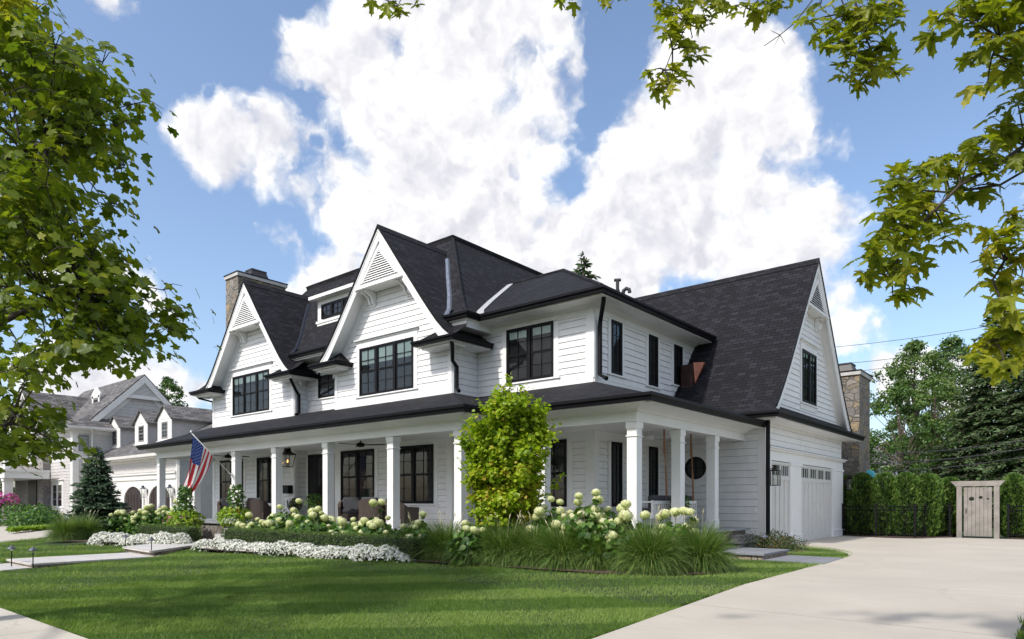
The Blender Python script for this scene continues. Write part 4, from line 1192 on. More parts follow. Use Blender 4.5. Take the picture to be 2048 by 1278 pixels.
# ---- vents
def vent_pipe(px, py, d, h, kind):
    t = (px - 1024) / F_PX
    x, y = (t * _C - _S) * d, (t * _S + _C) * d; z = 1.25 - (py - HY) / F_PX * d
    m = MB()
    m.tube([(x, y, z - 1.2), (x, y, z)], .055, 10)
    if kind == 't': m.tube([(x - .09, y - .06, z + .03), (x + .09, y + .06, z + .03)], .05, 10); m.tube([(x, y, z - .35), (x, y, z - .28)], .075, 10)
    else: m.tube([(x, y, z), (x + .02, y, z + .1), (x + .1, y + .03, z + .16), (x + .18, y + .06, z + .12), (x + .2, y + .07, z + .02)], .06, 10)
    m.build('vent_pipe', 'terracotta_dark', H)
vent_pipe(1235, 562, 21.5, 1, 't'); vent_pipe(1246, 588, 21.0, 1, 'u')

# ---- copper cricket beside the garage roof
o = MB().box(-9.5, -9.09, 19.75, 20.6, 4.5, 5.56).build('cricket', 'copper', H)
MB().prism([(-9.085, 19.76, 5.60), (-8.80, 19.95, 5.60), (-9.05, 19.80, 4.95)], (0, .1, .0)).build('flashing', 'bright_copper', o)
m = MB(); m.hexa([(-9.56, 19.45, 4.55), (-9.5, 19.45, 4.55), (-9.5, 20.3, 5.5), (-9.56, 20.3, 5.5), (-9.56, 19.45, 4.6), (-9.5, 19.45, 4.6), (-9.5, 20.3, 5.55), (-9.56, 20.3, 5.55)]); m.build('flashing', 'black_metal', H)

# ---- downspouts
downspout([(-13.25, 13.30, 5.75), (-13.25, 13.34, 5.60), (-13.60, 13.70, 5.28), (-13.64, 13.92, 5.15), (-13.64, 13.92, 4.55), (-13.5, 13.86, 4.42)], .055)
downspout([(-21.35, 13.35, 5.75), (-21.38, 13.4, 5.6), (-21.66, 13.78, 5.3), (-21.72, 13.95, 5.15), (-21.72, 13.95, 4.5), (-21.7, 13.8, 4.42)], .055)
downspout([(-28.3, 13.3, 5.75), (-28.3, 13.4, 5.62), (-28.1, 13.9, 5.5), (-28.05, 13.95, 4.4)], .05)
downspout([(-9.06, 14.5, 6.42), (-9.1, 14.55, 6.3), (-9.46, 14.98, 6.0), (-9.50, 15.02, 5.85), (-9.50, 15.02, 4.58), (-9.25, 14.95, 4.44)], .058)
downspout([(-6.45, 18.78, 3.5), (-6.45, 18.78, .1)], .06)
downspout([(-11.2, 12.2, 3.3), (-11.3, 12.3, 2.9), (-11.3, 12.3, .6)], .055)
MB().fbox(FGW, -6.98, -6.84, .0, .05, .98, 1.06).build('outlet_box', 'white_paint', H)

# ------------------------------------------------------------------ vegetation generators
def leaves_at(pos, nrm, size, tmpl, jitter=.5, sizevar=.3, r=None, rs=None):
    rs = rs or nrs
    n = len(pos)
    nn = nrm + rs.normal(0, jitter, (n, 3))
    M = basis(nn, rs.uniform(0, 2 * math.pi, n))
    sc = size * (1 + rs.uniform(-sizevar, sizevar, n))
    if r is None: r = rs.uniform(0, 1, n)
    return scatter_geo(tmpl[0], tmpl[1], pos, M, sc, r)

def vnoise(p, f, seed=0):
    """cheap smooth 3D noise in about -1..1"""
    rs = np.random.RandomState(seed); o = 0
    for k in range(4):
        w = rs.normal(0, 1, (3,)); w /= np.linalg.norm(w)
        o = o + np.sin(p @ w * f * (1 + .35 * k) * 2 * math.pi + rs.uniform(0, 6.28) + 1.3 * np.sin(p @ rs.normal(0, .7, 3) * f * 3))
    return o / 2.6

# ---- lawn blades
def lawn_blades():
    rs = np.random.RandomState(3)
    parts = []
    def zone(n, poly, size, yfun=None):
        x0, x1, y0, y1 = poly
        x = rs.uniform(x0, x1, n); y = rs.uniform(y0, y1, n)
        # keep what the camera could see, with some margin
        d = -x * _S + y * _C; r = x * _C + y * _S
        k = (d > 2.5) & (np.abs(r / np.maximum(d, .1)) < .95)
        k &= ~((x > -19.55) & (x < -17.45) & (y > 2.5) & (y < 7.2)) & ~((y > 7.1) & (x + (y - 7.2) * .75 < -17.5) & (x + (y - 7.2) * .75 > -19.9))
        k &= ~lawn_excl(x, y)
        x, y = x[k], y[k]
        z = np.where(y >= 10, 0, np.where(y <= 2.5, -.3, -.3 * (10 - y) / 7.5))
        return np.stack([x, y, z], 1), size
    def lawn_excl(x, y):
        e = np.zeros(len(x), bool)
        e |= (y > bed_edge(x)) & (x > -33) & (y < 14.45) & (x < np.interp(y, [10, 11.3, 12.4, 13.4, 14.45], [-4.95, -4.62, -4.8, -5.7, -6.6]))
        e |= (x < -6.35) & (y > 14.0)
        e |= (x < -5.05) & (y > 14.48) & (y < 16.12) & (x > -7.3)
        e |= (x > -3.80)
        e |= (x > -5.1) & (y > 14.45) & (y < 16.1)
        # curve of the drive round the island
        e |= (y > 16.1) & (((x + 6.35) / 2.5) ** 2 + ((y - 16.1) / 3.8) ** 2 > 1)
        e |= (x < -26.0 - (y - 2.9) * .62) & (y < 10.5)
        return e
    # density falls with distance, blade width grows a little
    for n, box, s in ((300000, (-13, -3.7, 2.7, 8.0), .036), (130000, (-9, -3.7, 7.5, 20), .04), (170000, (-21, -8, 2.7, 12), .048), (70000, (-31, -19, 2.8, 12), .06)):
        p, s = zone(n, box, s)
        m = len(p)
        lean = rs.normal(0, .45, (m, 2)); a = rs.uniform(0, 6.28, m)
        h = s * rs.uniform(.6, 1.25, m) * (1 + .25 * np.sin(p[:, 0] * 2.1 + p[:, 1] * 3.3)); w = s * .085 * rs.uniform(.7, 1.3, m)
        dx = np.cos(a) * w; dy = np.sin(a) * w
        # mown stripes: bands lean opposite ways, the paler sheen put into blade colour
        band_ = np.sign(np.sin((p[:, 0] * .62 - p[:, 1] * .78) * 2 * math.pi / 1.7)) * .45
        tip = p + np.stack([(lean[:, 0] + band_ * .78) * h, (lean[:, 1] + band_ * .62) * h, h], 1)
        v = np.stack([p + np.stack([-dx, -dy, np.full(m, -.004)], 1), p + np.stack([dx, dy, np.full(m, -.004)], 1), tip], 1)
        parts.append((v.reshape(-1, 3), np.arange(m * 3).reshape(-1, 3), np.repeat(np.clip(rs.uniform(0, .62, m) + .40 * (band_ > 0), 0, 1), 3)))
    V, Fc, Rr = join_geo(parts)
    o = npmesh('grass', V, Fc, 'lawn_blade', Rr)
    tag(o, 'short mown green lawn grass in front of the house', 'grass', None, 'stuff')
def bed_edge(x):
    """front edge of the planting bed as y(x)"""
    return np.interp(x, [-34, -27.5, -25.5, -23.5, -20.2, -19.5, -18.7, -16.9, -14, -11.5, -10.6, -8.3, -6.2, -5.2, -4.75, -4.72],
                     [9.2, 8.6, 6.6, 7.6, 8.6, 10.4, 8.55, 8.4, 8.9, 9.35, 9.5, 9.75, 9.95, 10.5, 10.9, 11.0])
lawn_blades()
# mulched bed
xs = [-24.2, -23.5, -20.2, -19.4]
ground_sheet('mulch_bed', [(x, float(bed_edge(x)) - .05) for x in xs] + [(-19.4, 11.4), (-25.4, 11.4), (-24.6, 9.0)], .03, 'mulch', flat=.0)
xs = [-18.7, -16.9, -14, -11.5, -10.6, -8.3, -7.2, -6.2, -5.6, -5.2]
ground_sheet('mulch_bed', [(x, float(bed_edge(x)) - .05) for x in xs] + [(-4.85, 10.9), (-4.66, 11.4), (-4.85, 12.4), (-5.75, 13.4), (-6.7, 14.1), (-6.7, 12.6), (-10.9, 12.6), (-10.9, 11.4), (-18.9, 11.4)], .028, 'mulch', flat=.0)
ground_sheet('mulch_bed', [(-6.55, 18.4), (-6.3, 16.3), (-5.3, 16.2), (-5.0, 17.6), (-5.6, 18.8), (-6.55, 19.4)], .016, 'mulch')
# mulch under the hedge at the end of the drive
ground_sheet('mulch_bed', [(-6.7, 26.85), (-5.2, 26.15), (-4.4, 26.05), (-3.9, 26.4), (-3.6, 27.3), (-3.3, 27.9), (-3.3, 30), (-6.7, 30)], .03, 'mulch')
ground_sheet('mulch_bed', [(-1.7, 27.9), (6, 27.6), (6, 30), (-1.7, 30)], .03, 'mulch')

# ---- maples
def bez(p0, p1, p2, n):
    out = []
    for i in range(n + 1):
        t = i / n
        out.append(tuple((1 - t) ** 2 * a + 2 * t * (1 - t) * b + t * t * c for a, b, c in zip(p0, p1, p2)))
    return out
def maple_tree(name, label, base, forks, sprays, leaf, lsize, mat, seed, trunk_r=.20, tmpl=MAPLE, per=26, extra=(), spread=.42, group=None, flat=.32, droop=.35):
    """forks: heights on the trunk; sprays: 3D points that carry a layer of leaves, each joined to its limb"""
    rs = np.random.RandomState(seed)
    t = thing(name, label, 'tree', base, 0, group)
    bx, by, bz = base
    H_ = max(f for f in forks) + .5
    trunk = [(bx, by, bz - .1), (bx + .03, by, bz + H_ * .4), (bx - .04, by + .05, bz + H_)]
    tm = MB(); tm.tube(bez(*trunk, 8), list(np.linspace(trunk_r, trunk_r * .45, 9)), 10)
    bm_ = MB()
    pos = []; nr = []; rr = []
    # limbs: cluster the sprays by direction round the trunk and by height
    groups = {}
    for p in sprays:
        ang = math.atan2(p[1] - by, p[0] - bx)
        key = (round(ang / (math.pi / 5)), int((p[2] - bz) / 1.6))
        groups.setdefault(key, []).append(p)
    for key, pts in groups.items():
        c = np.mean(np.array(pts), 0)
        dist = math.hypot(c[0] - bx, c[1] - by)
        hz = min(max(c[2] - bz - dist * .55, forks[0]), H_ - .1) + bz
        s0 = (bx, by, hz)
        mid = (bx + (c[0] - bx) * .5, by + (c[1] - by) * .5, hz + (c[2] - hz) * .62 + .15)
        limb = bez(s0, mid, tuple(c), 8)
        r0 = trunk_r * .28
        bm_.tube(limb, list(np.linspace(r0, r0 * .35, 9)), 6, caps=False)
        for p in pts:
            # twig from nearest point of limb
            L = np.array(limb); q = L[np.argmin(((L - np.array(p)) ** 2).sum(1) + np.linspace(.4, 0, len(L)))]
            m = ((q[0] + p[0]) / 2, (q[1] + p[1]) / 2, (q[2] + p[2]) / 2 + .12)
            bm_.tube(bez(tuple(q), m, tuple(p), 4), [.014, .011, .009, .007, .005], 4, caps=False)
            for k in range(4):
                a = rs.uniform(0, 6.28); l = spread * rs.uniform(.5, 1.1)
                e = (p[0] + math.cos(a) * l, p[1] + math.sin(a) * l, p[2] + rs.uniform(-.18, .08))
                bm_.tube([p, ((p[0] + e[0]) / 2, (p[1] + e[1]) / 2, (p[2] + e[2]) / 2 + .05), e], [.006, .005, .003], 3, caps=False)
            n = int(per * rs.uniform(.7, 1.3))
            off = np.clip(rs.normal(0, 1, (n, 3)), -1.55, 1.55) * np.array([spread, spread, spread * flat])
            # drooping outwards
            off[:, 2] -= droop * (off[:, 0] ** 2 + off[:, 1] ** 2) / spread
            pp = np.array(p) + off
            up = np.tile(np.array([0, 0, 1.0]), (n, 1)) + off * .8 / spread * np.array([1, 1, 0])
            pos.append(pp); nr.append(up)
            tone = rs.uniform(.0, 1)
            rr.append(np.clip(rs.normal(.42, .22, n) + (tone - .5) * .35, 0, 1))
    tm.build('trunk', 'bark', t, smooth=True); bm_.build('branches', 'bark', t, smooth=True)
    V, Fc, Rr = leaves_at(np.concatenate(pos), np.concatenate(nr), lsize, tmpl, .42, .3, np.concatenate(rr), rs)
    npmesh('crown', V, Fc, mat, Rr, t)
    return t

def w_at(px, py, d):
    t = (px - 1024) / F_PX
    return ((t * _C - _S) * d, (t * _S + _C) * d, 1.25 - (py - HY) / F_PX * d)

# left street maple: the part of the crown the photograph shows, as sprays of leaves
def left_maple():
    rs = np.random.RandomState(21)
    # right-hand silhouette of the crown: (y px, x px)
    sil_y = [0, 60, 110, 200, 260, 330, 350, 400, 440, 520, 540, 600, 650, 700, 730, 770, 830, 870, 930]
    sil_x = [85, 95, 215, 250, 225, 255, 170, 160, 205, 255, 300, 300, 330, 340, 210, 150, 120, 110, 60]
    S = []
    for i in range(300):
        y = rs.uniform(-40, 905); xm = np.interp(y, sil_y, sil_x) - 38
        x = xm - abs(rs.normal(0, 1)) * 90 - rs.uniform(0, 30) if rs.rand() < .4 else rs.uniform(-80, xm - 10)
        # gaps where the sky and the neighbour's house show through
        if 740 < y < 800 and -60 < x < 60 and rs.rand() < .6: continue
        if y > 720 and (x > 70 or rs.rand() < .6): continue
        d = rs.uniform(6.6, 10.2) if x < 120 else rs.uniform(6.8, 8.8)
        if y > 800: d = rs.uniform(7.0, 8.6)
        S.append(w_at(x, y, d))
    for x, y, d in [(280, 205, 7.6), (245, 190, 7.6), (215, 180, 7.6), (205, 125, 7.6), (235, 250, 7.6), (250, 330, 7.6), (215, 410, 7.7), (180, 395, 7.7), (235, 520, 7.8), (205, 470, 7.8), (190, 510, 7.8),
                    (325, 580, 8.0), (290, 600, 8), (340, 620, 8.0), (345, 660, 8.0), (315, 655, 8.0), (265, 670, 8.0), (230, 650, 8.), (200, 715, 8), (95, 820, 8.2), (85, 870, 8.2), (60, 840, 8.2), (30, 890, 8.2), (10, 920, 8.2), (120, 895, 8.3), (70, 20, 6.8), (110, 95, 7), (150, 130, 7)]:
        S.append(w_at(x, y, d))
    # rest of the crown, out of the frame to the left and above
    bx, by = -10.9, 1.1
    for i in range(80):
        a = rs.uniform(0, 6.28); el = rs.uniform(-.35, 1.35); r = rs.uniform(2.6, 4.6)
        p = (bx + math.cos(a) * math.cos(el) * r, by + math.sin(a) * math.cos(el) * r, 5.4 + math.sin(el) * r * 1.15)
        d = -p[0] * _S + p[1] * _C; rr_ = p[0] * _C + p[1] * _S
        if d > .5 and rr_ / d > -.84: continue
        S.append(p)
    return maple_tree('maple_tree', 'large green maple at the left edge, its branches hanging over the lawn', (bx, by, -.3), (2.2, 5.0, 7.0), S, None, .102, 'maple_leaf', 5, .24, MAPLE_LO, 28, spread=.24, droop=.12, flat=.24)
left_maple()

def right_maple():
    rs = np.random.RandomState(33)
    base = (3.6, 5.0, -.12); bx, by, bz = base
    t = thing('maple_tree', 'yellow-green maple whose lobed leaves hang in from the top and right edges', 'tree', base)
    MB().tube(bez((bx, by, bz - .1), (bx + .05, by, 3.2), (bx - .1, by - .1, 8.2), 8), list(np.linspace(.23, .10, 9)), 10).build('trunk', 'bark', t, smooth=True)
    bm_ = MB(); P = []; Nn = []; Rr = []; Sz = []
    toc = np.array([_S, -_C, -.25])
    def branch(pts, d, r=.016, via=None):
        Q = [Vector(w_at(x, y, d)) for x, y in pts]
        s0 = Vector((bx - .05, by - .05, 3.0 + (via or 2.2)))
        v = Vector(((s0.x + Q[0].x) / 2, (s0.y + Q[0].y) / 2, max(s0.z, Q[0].z) + .9))
        lead = bez(tuple(s0), tuple(v), tuple(Q[0]), 6)
        path = lead + [tuple(q) for q in Q[1:]]
        n = len(path)
        bm_.tube(path, [r * (2.2 - 1.2 * min(1, i / 6)) * (1 - .7 * max(0, (i - 6) / max(1, n - 6))) for i in range(n)], 6, caps=False)
        return Q
    def bunch(x, y, rp, n, d, tone=.45, to=None, size=.145, flat=.6):
        c = Vector(w_at(x, y, d)); R_ = rp / F_PX * d
        if to is not None:
            q = min(to, key=lambda q: (q - c).length)
            bm_.tube(bez(tuple(q), tuple((q + c) / 2 + Vector((0, 0, .04))), tuple(c), 3), [.006, .005, .004, .003], 4, caps=False)
        for i in range(int(n * 1.4 + .5)):
            a = rs.uniform(0, 6.28); r = R_ * math.sqrt(rs.uniform(0, 1))
            ex = Vector((_C, _S, 0)) * (math.cos(a) * r) + Vector((0, 0, 1)) * (math.sin(a) * r * flat) + Vector((-_S, _C, 0)) * rs.uniform(-R_, R_) * .8
            p = c + ex
            bm_.tube([tuple(c + ex * .35), tuple(p)], [.0025, .0015], 3, caps=False)
            P.append(tuple(p)); Nn.append(np.array([0, 0, .75]) + toc * rs.uniform(-.1, .9)); Rr.append(np.clip(rs.normal(tone, .2), 0, 1)); Sz.append(size * rs.uniform(.75, 1.2))
    A = branch([(2130, 250), (2050, 290), (1985, 335), (1920, 370), (1870, 420), (1830, 460), (1800, 500), (1785, 560)], 4.2, .014)
    A2 = branch([(2120, 300), (2000, 370), (1900, 385), (1840, 380), (1815, 365)], 4.25, .009)
    for x, y, r, n in [(2035, 205, 40, 9), (2010, 250, 45, 9), (1980, 285, 40, 8), (1950, 300, 40, 8), (1915, 325, 38, 9), (1880, 320, 36, 8), (1850, 345, 40, 9), (1810, 355, 38, 9), (1780, 370, 26, 6),
                       (1800, 395, 36, 9), (1840, 400, 40, 10), (1885, 400, 40, 9), (1930, 380, 36, 7), (1785, 430, 30, 7), (1815, 450, 36, 9), (1850, 445, 36, 8), (1770, 465, 30, 8), (1790, 490, 34, 9), (1740, 505, 24, 6),
                       (1760, 525, 30, 8), (1735, 545, 20, 4), (1790, 545, 24, 6), (1820, 575, 22, 5), (1785, 590, 16, 3), (1830, 520, 24, 4), (1890, 470, 24, 4), (1925, 440, 26, 4), (1990, 330, 34, 7), (2030, 320, 34, 7), (2000, 385, 26, 3)]:
        bunch(x, y, r, n, 4.2 + rs.uniform(-.25, .25), .42, A + A2)
    B = branch([(2130, 470), (2060, 480), (2010, 520), (1985, 560), (2010, 620), (1990, 680)], 4.0, .010)
    for x, y, r, n in [(2040, 430, 28, 7), (2010, 460, 30, 8), (1985, 490, 28, 7), (1975, 520, 26, 6), (2030, 510, 36, 9), (2000, 555, 30, 7), (2040, 570, 30, 8), (2025, 620, 30, 8), (1995, 600, 20, 4), (2040, 660, 36, 9), (2005, 665, 30, 8), (1975, 690, 26, 6), (1965, 715, 18, 4), (2030, 705, 34, 8), (2010, 725, 20, 4)]:
        bunch(x, y, r, n, 4.0 + rs.uniform(-.2, .2), .6, B)
    C1 = branch([(1690, -70), (1715, 20), (1730, 70), (1750, 120)], 4.3, .009)
    C2 = branch([(1660, -60), (1695, 30), (1705, 90), (1715, 130)], 4.3, .006)
    for x, y, r, n in [(1700, 10, 40, 9), (1745, 5, 40, 9), (1785, 10, 30, 7), (1640, 15, 24, 5), (1620, 45, 18, 4), (1640, 60, 20, 4), (1660, 85, 16, 3), (1690, 50, 26, 5), (1730, 45, 40, 9), (1765, 45, 30, 7), (1690, 90, 22, 5), (1720, 90, 34, 8), (1755, 90, 28, 6), (1700, 125, 24, 6), (1730, 125, 34, 9), (1770, 125, 24, 5), (1705, 155, 18, 4), (1735, 155, 24, 5), (1795, 150, 14, 2)]:
        bunch(x, y, r, n, 4.3 + rs.uniform(-.2, .2), .5, C1 + C2, .135)
    D = branch([(1410, -60), (1395, -5), (1375, 50), (1345, 100), (1330, 140)], 4.6, .006)
    for x, y, r, n in [(1350, 5, 30, 7), (1400, 5, 34, 8), (1440, 5, 24, 5), (1330, 25, 20, 4), (1375, 35, 30, 7), (1410, 35, 24, 5), (1335, 60, 18, 4), (1360, 65, 22, 5), (1385, 75, 14, 2), (1388, 100, 18, 4), (1300, 145, 16, 3), (1322, 150, 24, 6), (1345, 150, 22, 5), (1370, 155, 16, 3), (1310, 170, 14, 3), (1340, 178, 12, 2)]:
        bunch(x, y, r, n, 4.6 + rs.uniform(-.15, .15), .55, D, .125)
    E_ = branch([(1540, -60), (1520, -5), (1500, 20)], 4.5, .006)
    for x, y, r, n in [(1470, 12, 16, 3), (1500, 18, 18, 4), (1535, 5, 24, 5), (1565, 0, 20, 4)]: bunch(x, y, r, n, 4.5, .5, E_, .125)
    Hh = branch([(1640, -80), (1625, 0), (1590, 45), (1560, 70), (1528, 92)], 4.5, .005)
    for e in ((1540, 60), (1570, 88), (1545, 100)): bm_.tube([tuple(Hh[3]), w_at(e[0], e[1], 4.5)], [.003, .001], 3, caps=False)
    F1_ = branch([(1975, -70), (1945, -5), (1955, 40), (1960, 80)], 4.1, .009)
    F2_ = branch([(2110, -40), (2040, 40), (2000, 80), (1985, 110)], 3.9, .010)
    for x, y, r, n in [(1860, 62, 13, 3), (1895, 25, 16, 3), (1915, 5, 22, 5), (1955, 15, 26, 6), (1990, 30, 30, 7), (2030, 20, 34, 8), (1940, 45, 18, 3), (1975, 70, 24, 5), (2015, 75, 32, 8), (2045, 95, 28, 6), (1960, 100, 18, 3), (1995, 115, 24, 5), (2025, 130, 26, 6), (1975, 165, 22, 2), (2040, 160, 22, 4), (2060, 60, 30, 8)]:
        bunch(x, y, r, n, 4.0 + rs.uniform(-.2, .2), .48, F1_ + F2_, .15)
    G_ = branch([(820, -70), (805, -10), (795, 15)], 4.7, .005)
    for x, y, r, n in [(750, -5, 14, 2), (790, 8, 20, 4), (798, 28, 14, 3), (830, 0, 12, 2)]: bunch(x, y, r, n, 4.7, .5, G_, .125)
    G2_ = branch([(1200, -90), (1190, -30)], 4.7, .005)
    for x, y, r, n in [(1125, -8, 14, 2), (1140, -4, 10, 2), (1205, -6, 12, 2), (1230, -2, 14, 3), (1255, -8, 8, 1)]: bunch(x, y, r, n, 4.7, .5, G2_, .125)
    K_ = branch([(-60, -90), (-30, -20)], 4.2, .006, 3.5)
    for x, y, r, n in [(10, 5, 18, 4), (30, -5, 14, 3), (12, 32, 10, 1)]: bunch(x, y, r, n, 4.2, .8, K_, .14)
    # the rest of the crown, above and behind the camera
    for i in range(170):
        a = rs.uniform(0, 6.28); el = rs.uniform(-.1, 1.4); r = rs.uniform(2.0, 5.4)
        p = Vector((bx - .6 + math.cos(a) * math.cos(el) * r, by - 1.6 + math.sin(a) * math.cos(el) * r, 4.8 + math.sin(el) * r))
        d = -p.x * _S + p.y * _C; rr_ = p.x * _C + p.y * _S
        if d > -.3 and abs(rr_) < 1.15 * max(d, .6) and (p.z - 1.25) < 1.2 * max(d, .6): continue
        k = .966 * p.z
        sx, sy = p.x + .13 * k, p.y + .99 * k
        if -4.6 < sx < .4 and 4.5 < sy < 22: continue  # unseen crown thinned here to keep its shadow off the drive
        if sx < -3.8 and sy > 8.5: continue
        q = Vector((bx - .1, by - .1, min(7.5, max(3.0, p.z - 1.2))))
        bm_.tube(bez(tuple(q), tuple((q + p) / 2 + Vector((0, 0, .3))), tuple(p), 4), [.03, .022, .015, .010, .006], 4, caps=False)
        for j in range(26):
            o = rs.normal(0, 1, 3) * np.array([.32, .32, .14]); P.append(tuple(np.array(p) + o)); Nn.append(np.array([0, 0, 1.0])); Rr.append(rs.uniform(0, .9)); Sz.append(.15)
    bm_.build('branches', 'bark', t, smooth=True)
    P = np.array(P); Nn = np.array(Nn) + rs.normal(0, .38, (len(Nn), 3))
    # leaves hang with their tips down
    nn = Nn / np.linalg.norm(Nn, axis=1, keepdims=True)
    tip = np.array([0, 0, -1.0]) + rs.normal(0, .55, nn.shape); Y = tip - nn * (tip * nn).sum(1)[:, None]; Y /= np.linalg.norm(Y, axis=1, keepdims=True)
    M = np.stack([np.cross(Y, nn), Y, nn], axis=2)
    V, Fc, Rv = scatter_geo(MAPLE[0], MAPLE[1], P, M, np.array(Sz), np.array(Rr))
    npmesh('crown', V, Fc, 'maple_leaf_yellow', Rv, t)
right_maple()

# ---- broadleaf trees behind
def broadleaf(name, label, base, h, crown_r, seed, mat='tree_leaf', lsize=.16, nclump=130, per=90, low=.18, group=None, gaps=.0):
    rs = np.random.RandomState(seed)
    t = thing(name, label, 'tree', base, 0, group)
    bx, by, bz = base
    tm = MB(); tm.tube(bez((bx, by, bz - .1), (bx + .2, by, bz + h * .4), (bx - .1, by + .2, bz + h * .85), 8), list(np.linspace(.035 * h * .6, .03, 9)), 8)
    bm_ = MB(); pos = []; nr = []; rr = []
    for i in range(nclump):
        u = rs.uniform(low, 1); prof = math.sin(math.pi * min(1, max(0.05, (u - low + .12) / (1.10 - low)))) ** .6
        a = rs.uniform(0, 6.28); rad = crown_r * prof * math.sqrt(rs.uniform(.12, 1.0)) * (1 + .25 * math.sin(a * 3 + u * 7 + seed))
        c = np.array([bx + math.cos(a) * rad, by + math.sin(a) * rad, bz + h * u - rad * .1])
        if i % 2 == 0:
            z0 = bz + h * max(.15, u - .30)
            bm_.tube(bez((bx, by, z0), ((bx + c[0]) / 2, (by + c[1]) / 2, (z0 + c[2]) / 2 - .1), tuple(c), 4), [.012 * h * .6, .03, .022, .015, .008], 4, caps=False)
        cr = rs.uniform(.35, .8) * crown_r * .30
        n = int(per * rs.uniform(.6, 1.4))
        o = rs.normal(0, 1, (n, 3)); o /= np.linalg.norm(o, axis=1, keepdims=True); o *= (rs.uniform(.3, 1.05, n) ** .6)[:, None]
        o[:, 2] *= .62
        pos.append(c + o * cr); nr.append(o + np.array([0, 0, .5])); rr.append(np.clip(rs.normal(.4, .22, n) + rs.normal(0, .14), 0, 1))
    tm.build('trunk', 'bark_light', t, smooth=True); bm_.build('branches', 'bark_light', t)
    V, Fc, Rr = leaves_at(np.concatenate(pos), np.concatenate(nr), lsize, LEAF, .5, .4, np.concatenate(rr), rs)
    npmesh('crown', V, Fc, mat, Rr, t)
    return t

def conifer(name, label, base, h, rad, seed, mat='spruce_needle', tiers=26, per=11, tuft=.22, dens=1.0, group=None, low=.03, droop=.28, width=.09):
    rs = np.random.RandomState(seed)
    t = thing(name, label, 'tree', base, 0, group)
    bx, by, bz = base
    MB().tube([(bx, by, bz - .1), (bx, by, bz + h * .5), (bx, by, bz + h)], [.018 * h, .010 * h, .004 * h], 8).build('trunk', 'bark', t, smooth=True)
    bm_ = MB(); P = []; Nn = []; Rr = []; T = []
    for i in range(tiers):
        u = low + (1 - low) * i / tiers
        R_b = rad * (1 - u) ** .85 * rs.uniform(.85, 1.1) + .05
        nb = max(4, int(per * (.5 + (1 - u) * .8)))
        a0 = rs.uniform(0, 6.28)
        for k in range(nb):
            a = a0 + 6.28 * k / nb + rs.uniform(-.2, .2); L = R_b * rs.uniform(.72, 1.12)
            z0 = bz + h * u + rs.uniform(-.02, .02) * h
            m = 10
            ts = np.linspace(.0, 1, m)
            rise = .16 * L * np.sin(ts * math.pi) - droop * L * ts ** 1.4 + .18 * L * ts ** 4
            bp = [(bx + math.cos(a) * L * q, by + math.sin(a) * L * q, z0 + r_) for q, r_ in zip(ts, rise)]
            bm_.tube(bp[::3] + [bp[-1]], .008 * h * .25, 3, caps=False)
            n = max(6, int(L / tuft * 9 * dens))
            q = rs.uniform(.12, 1.0, n) ** .8
            bx_ = np.interp(q, ts, [p[0] for p in bp]); by_ = np.interp(q, ts, [p[1] for p in bp]); bz_ = np.interp(q, ts, [p[2] for p in bp])
            side = rs.uniform(-1, 1, n) * (.30 * L * (1.12 - q)) 
            px = bx_ - math.sin(a) * side; py = by_ + math.cos(a) * side; pz = bz_ - np.abs(side) * .25 + rs.normal(0, .02, n)
            P.append(np.stack([px, py, pz], 1))
            # tufts point outwards along the branch, sideways
            dx = math.cos(a) * .8 - math.sin(a) * np.sign(side) * .7 + rs.normal(0, .3, n); dy = math.sin(a) * .8 + math.cos(a) * np.sign(side) * .7 + rs.normal(0, .3, n); dz = -.15 + rs.normal(0, .3, n)
            T.append(np.stack([dx, dy, dz], 1)); Rr.append(np.clip(.25 + q * .4 + rs.normal(0, .18, n), 0, 1))
    P = np.concatenate(P); T = np.concatenate(T); Rr = np.concatenate(Rr)
    T /= np.linalg.norm(T, axis=1, keepdims=True)
    up = rs.normal(0, .5, T.shape) + np.array([0, 0, 1.0]); X = np.cross(T, up); X /= np.linalg.norm(X, axis=1, keepdims=True)
    Z = np.cross(X, T)
    M = np.stack([X, T, Z], axis=2)
    tm = [(-.09, 0, 0), (.09, 0, 0), (.16, .55, -.03), (0, 1.0, 0), (-.16, .55, -.03), (0, .5, .10)]
    tf = [(0, 1, 5), (1, 2, 5), (2, 3, 5), (3, 4, 5), (4, 0, 5)]
    V, Fc, Rv = scatter_geo(tm, tf, P, M, tuft * rs.uniform(.6, 1.3, len(P)), Rr)
    bm_.build('branches', 'bark', t); npmesh('crown', V, Fc, mat, Rv, t)
    return t

G_BACK = 'trees beyond the hedge'
broadleaf('broadleaf_tree', 'tall broadleaf tree behind the stone chimney, reaching above the power lines', w_at(1830, 1000, 44)[:2] + (0,), 11.6, 3.3, 41, 'tree_leaf_pale', .20, 120, 90, .42, G_BACK)
broadleaf('broadleaf_tree', 'bushy broadleaf tree right beside the stone chimney in front of the pale far house', w_at(1800, 1000, 38)[:2] + (0,), 7.6, 2.4, 42, 'tree_leaf', .16, 80, 80, .38, G_BACK)
broadleaf('broadleaf_tree', 'broadleaf tree between the taller tree and the dark spruce', w_at(1905, 1000, 48)[:2] + (0,), 12.8, 3.0, 43, 'tree_leaf', .20, 110, 90, .42, G_BACK)
broadleaf('broadleaf_tree', 'small broadleaf tree low behind the hedge left of the wooden gate', w_at(1870, 1000, 40)[:2] + (0,), 8.8, 2.2, 44, 'tree_leaf_pale', .16, 80, 80, .45, G_BACK)
conifer('spruce_tree', 'large dark spruce behind the wooden gate at the right', w_at(2000, 1000, 36)[:2] + (0,), 12.2, 4.2, 51, tiers=44, per=15, tuft=.30, dens=.85, group=G_BACK)
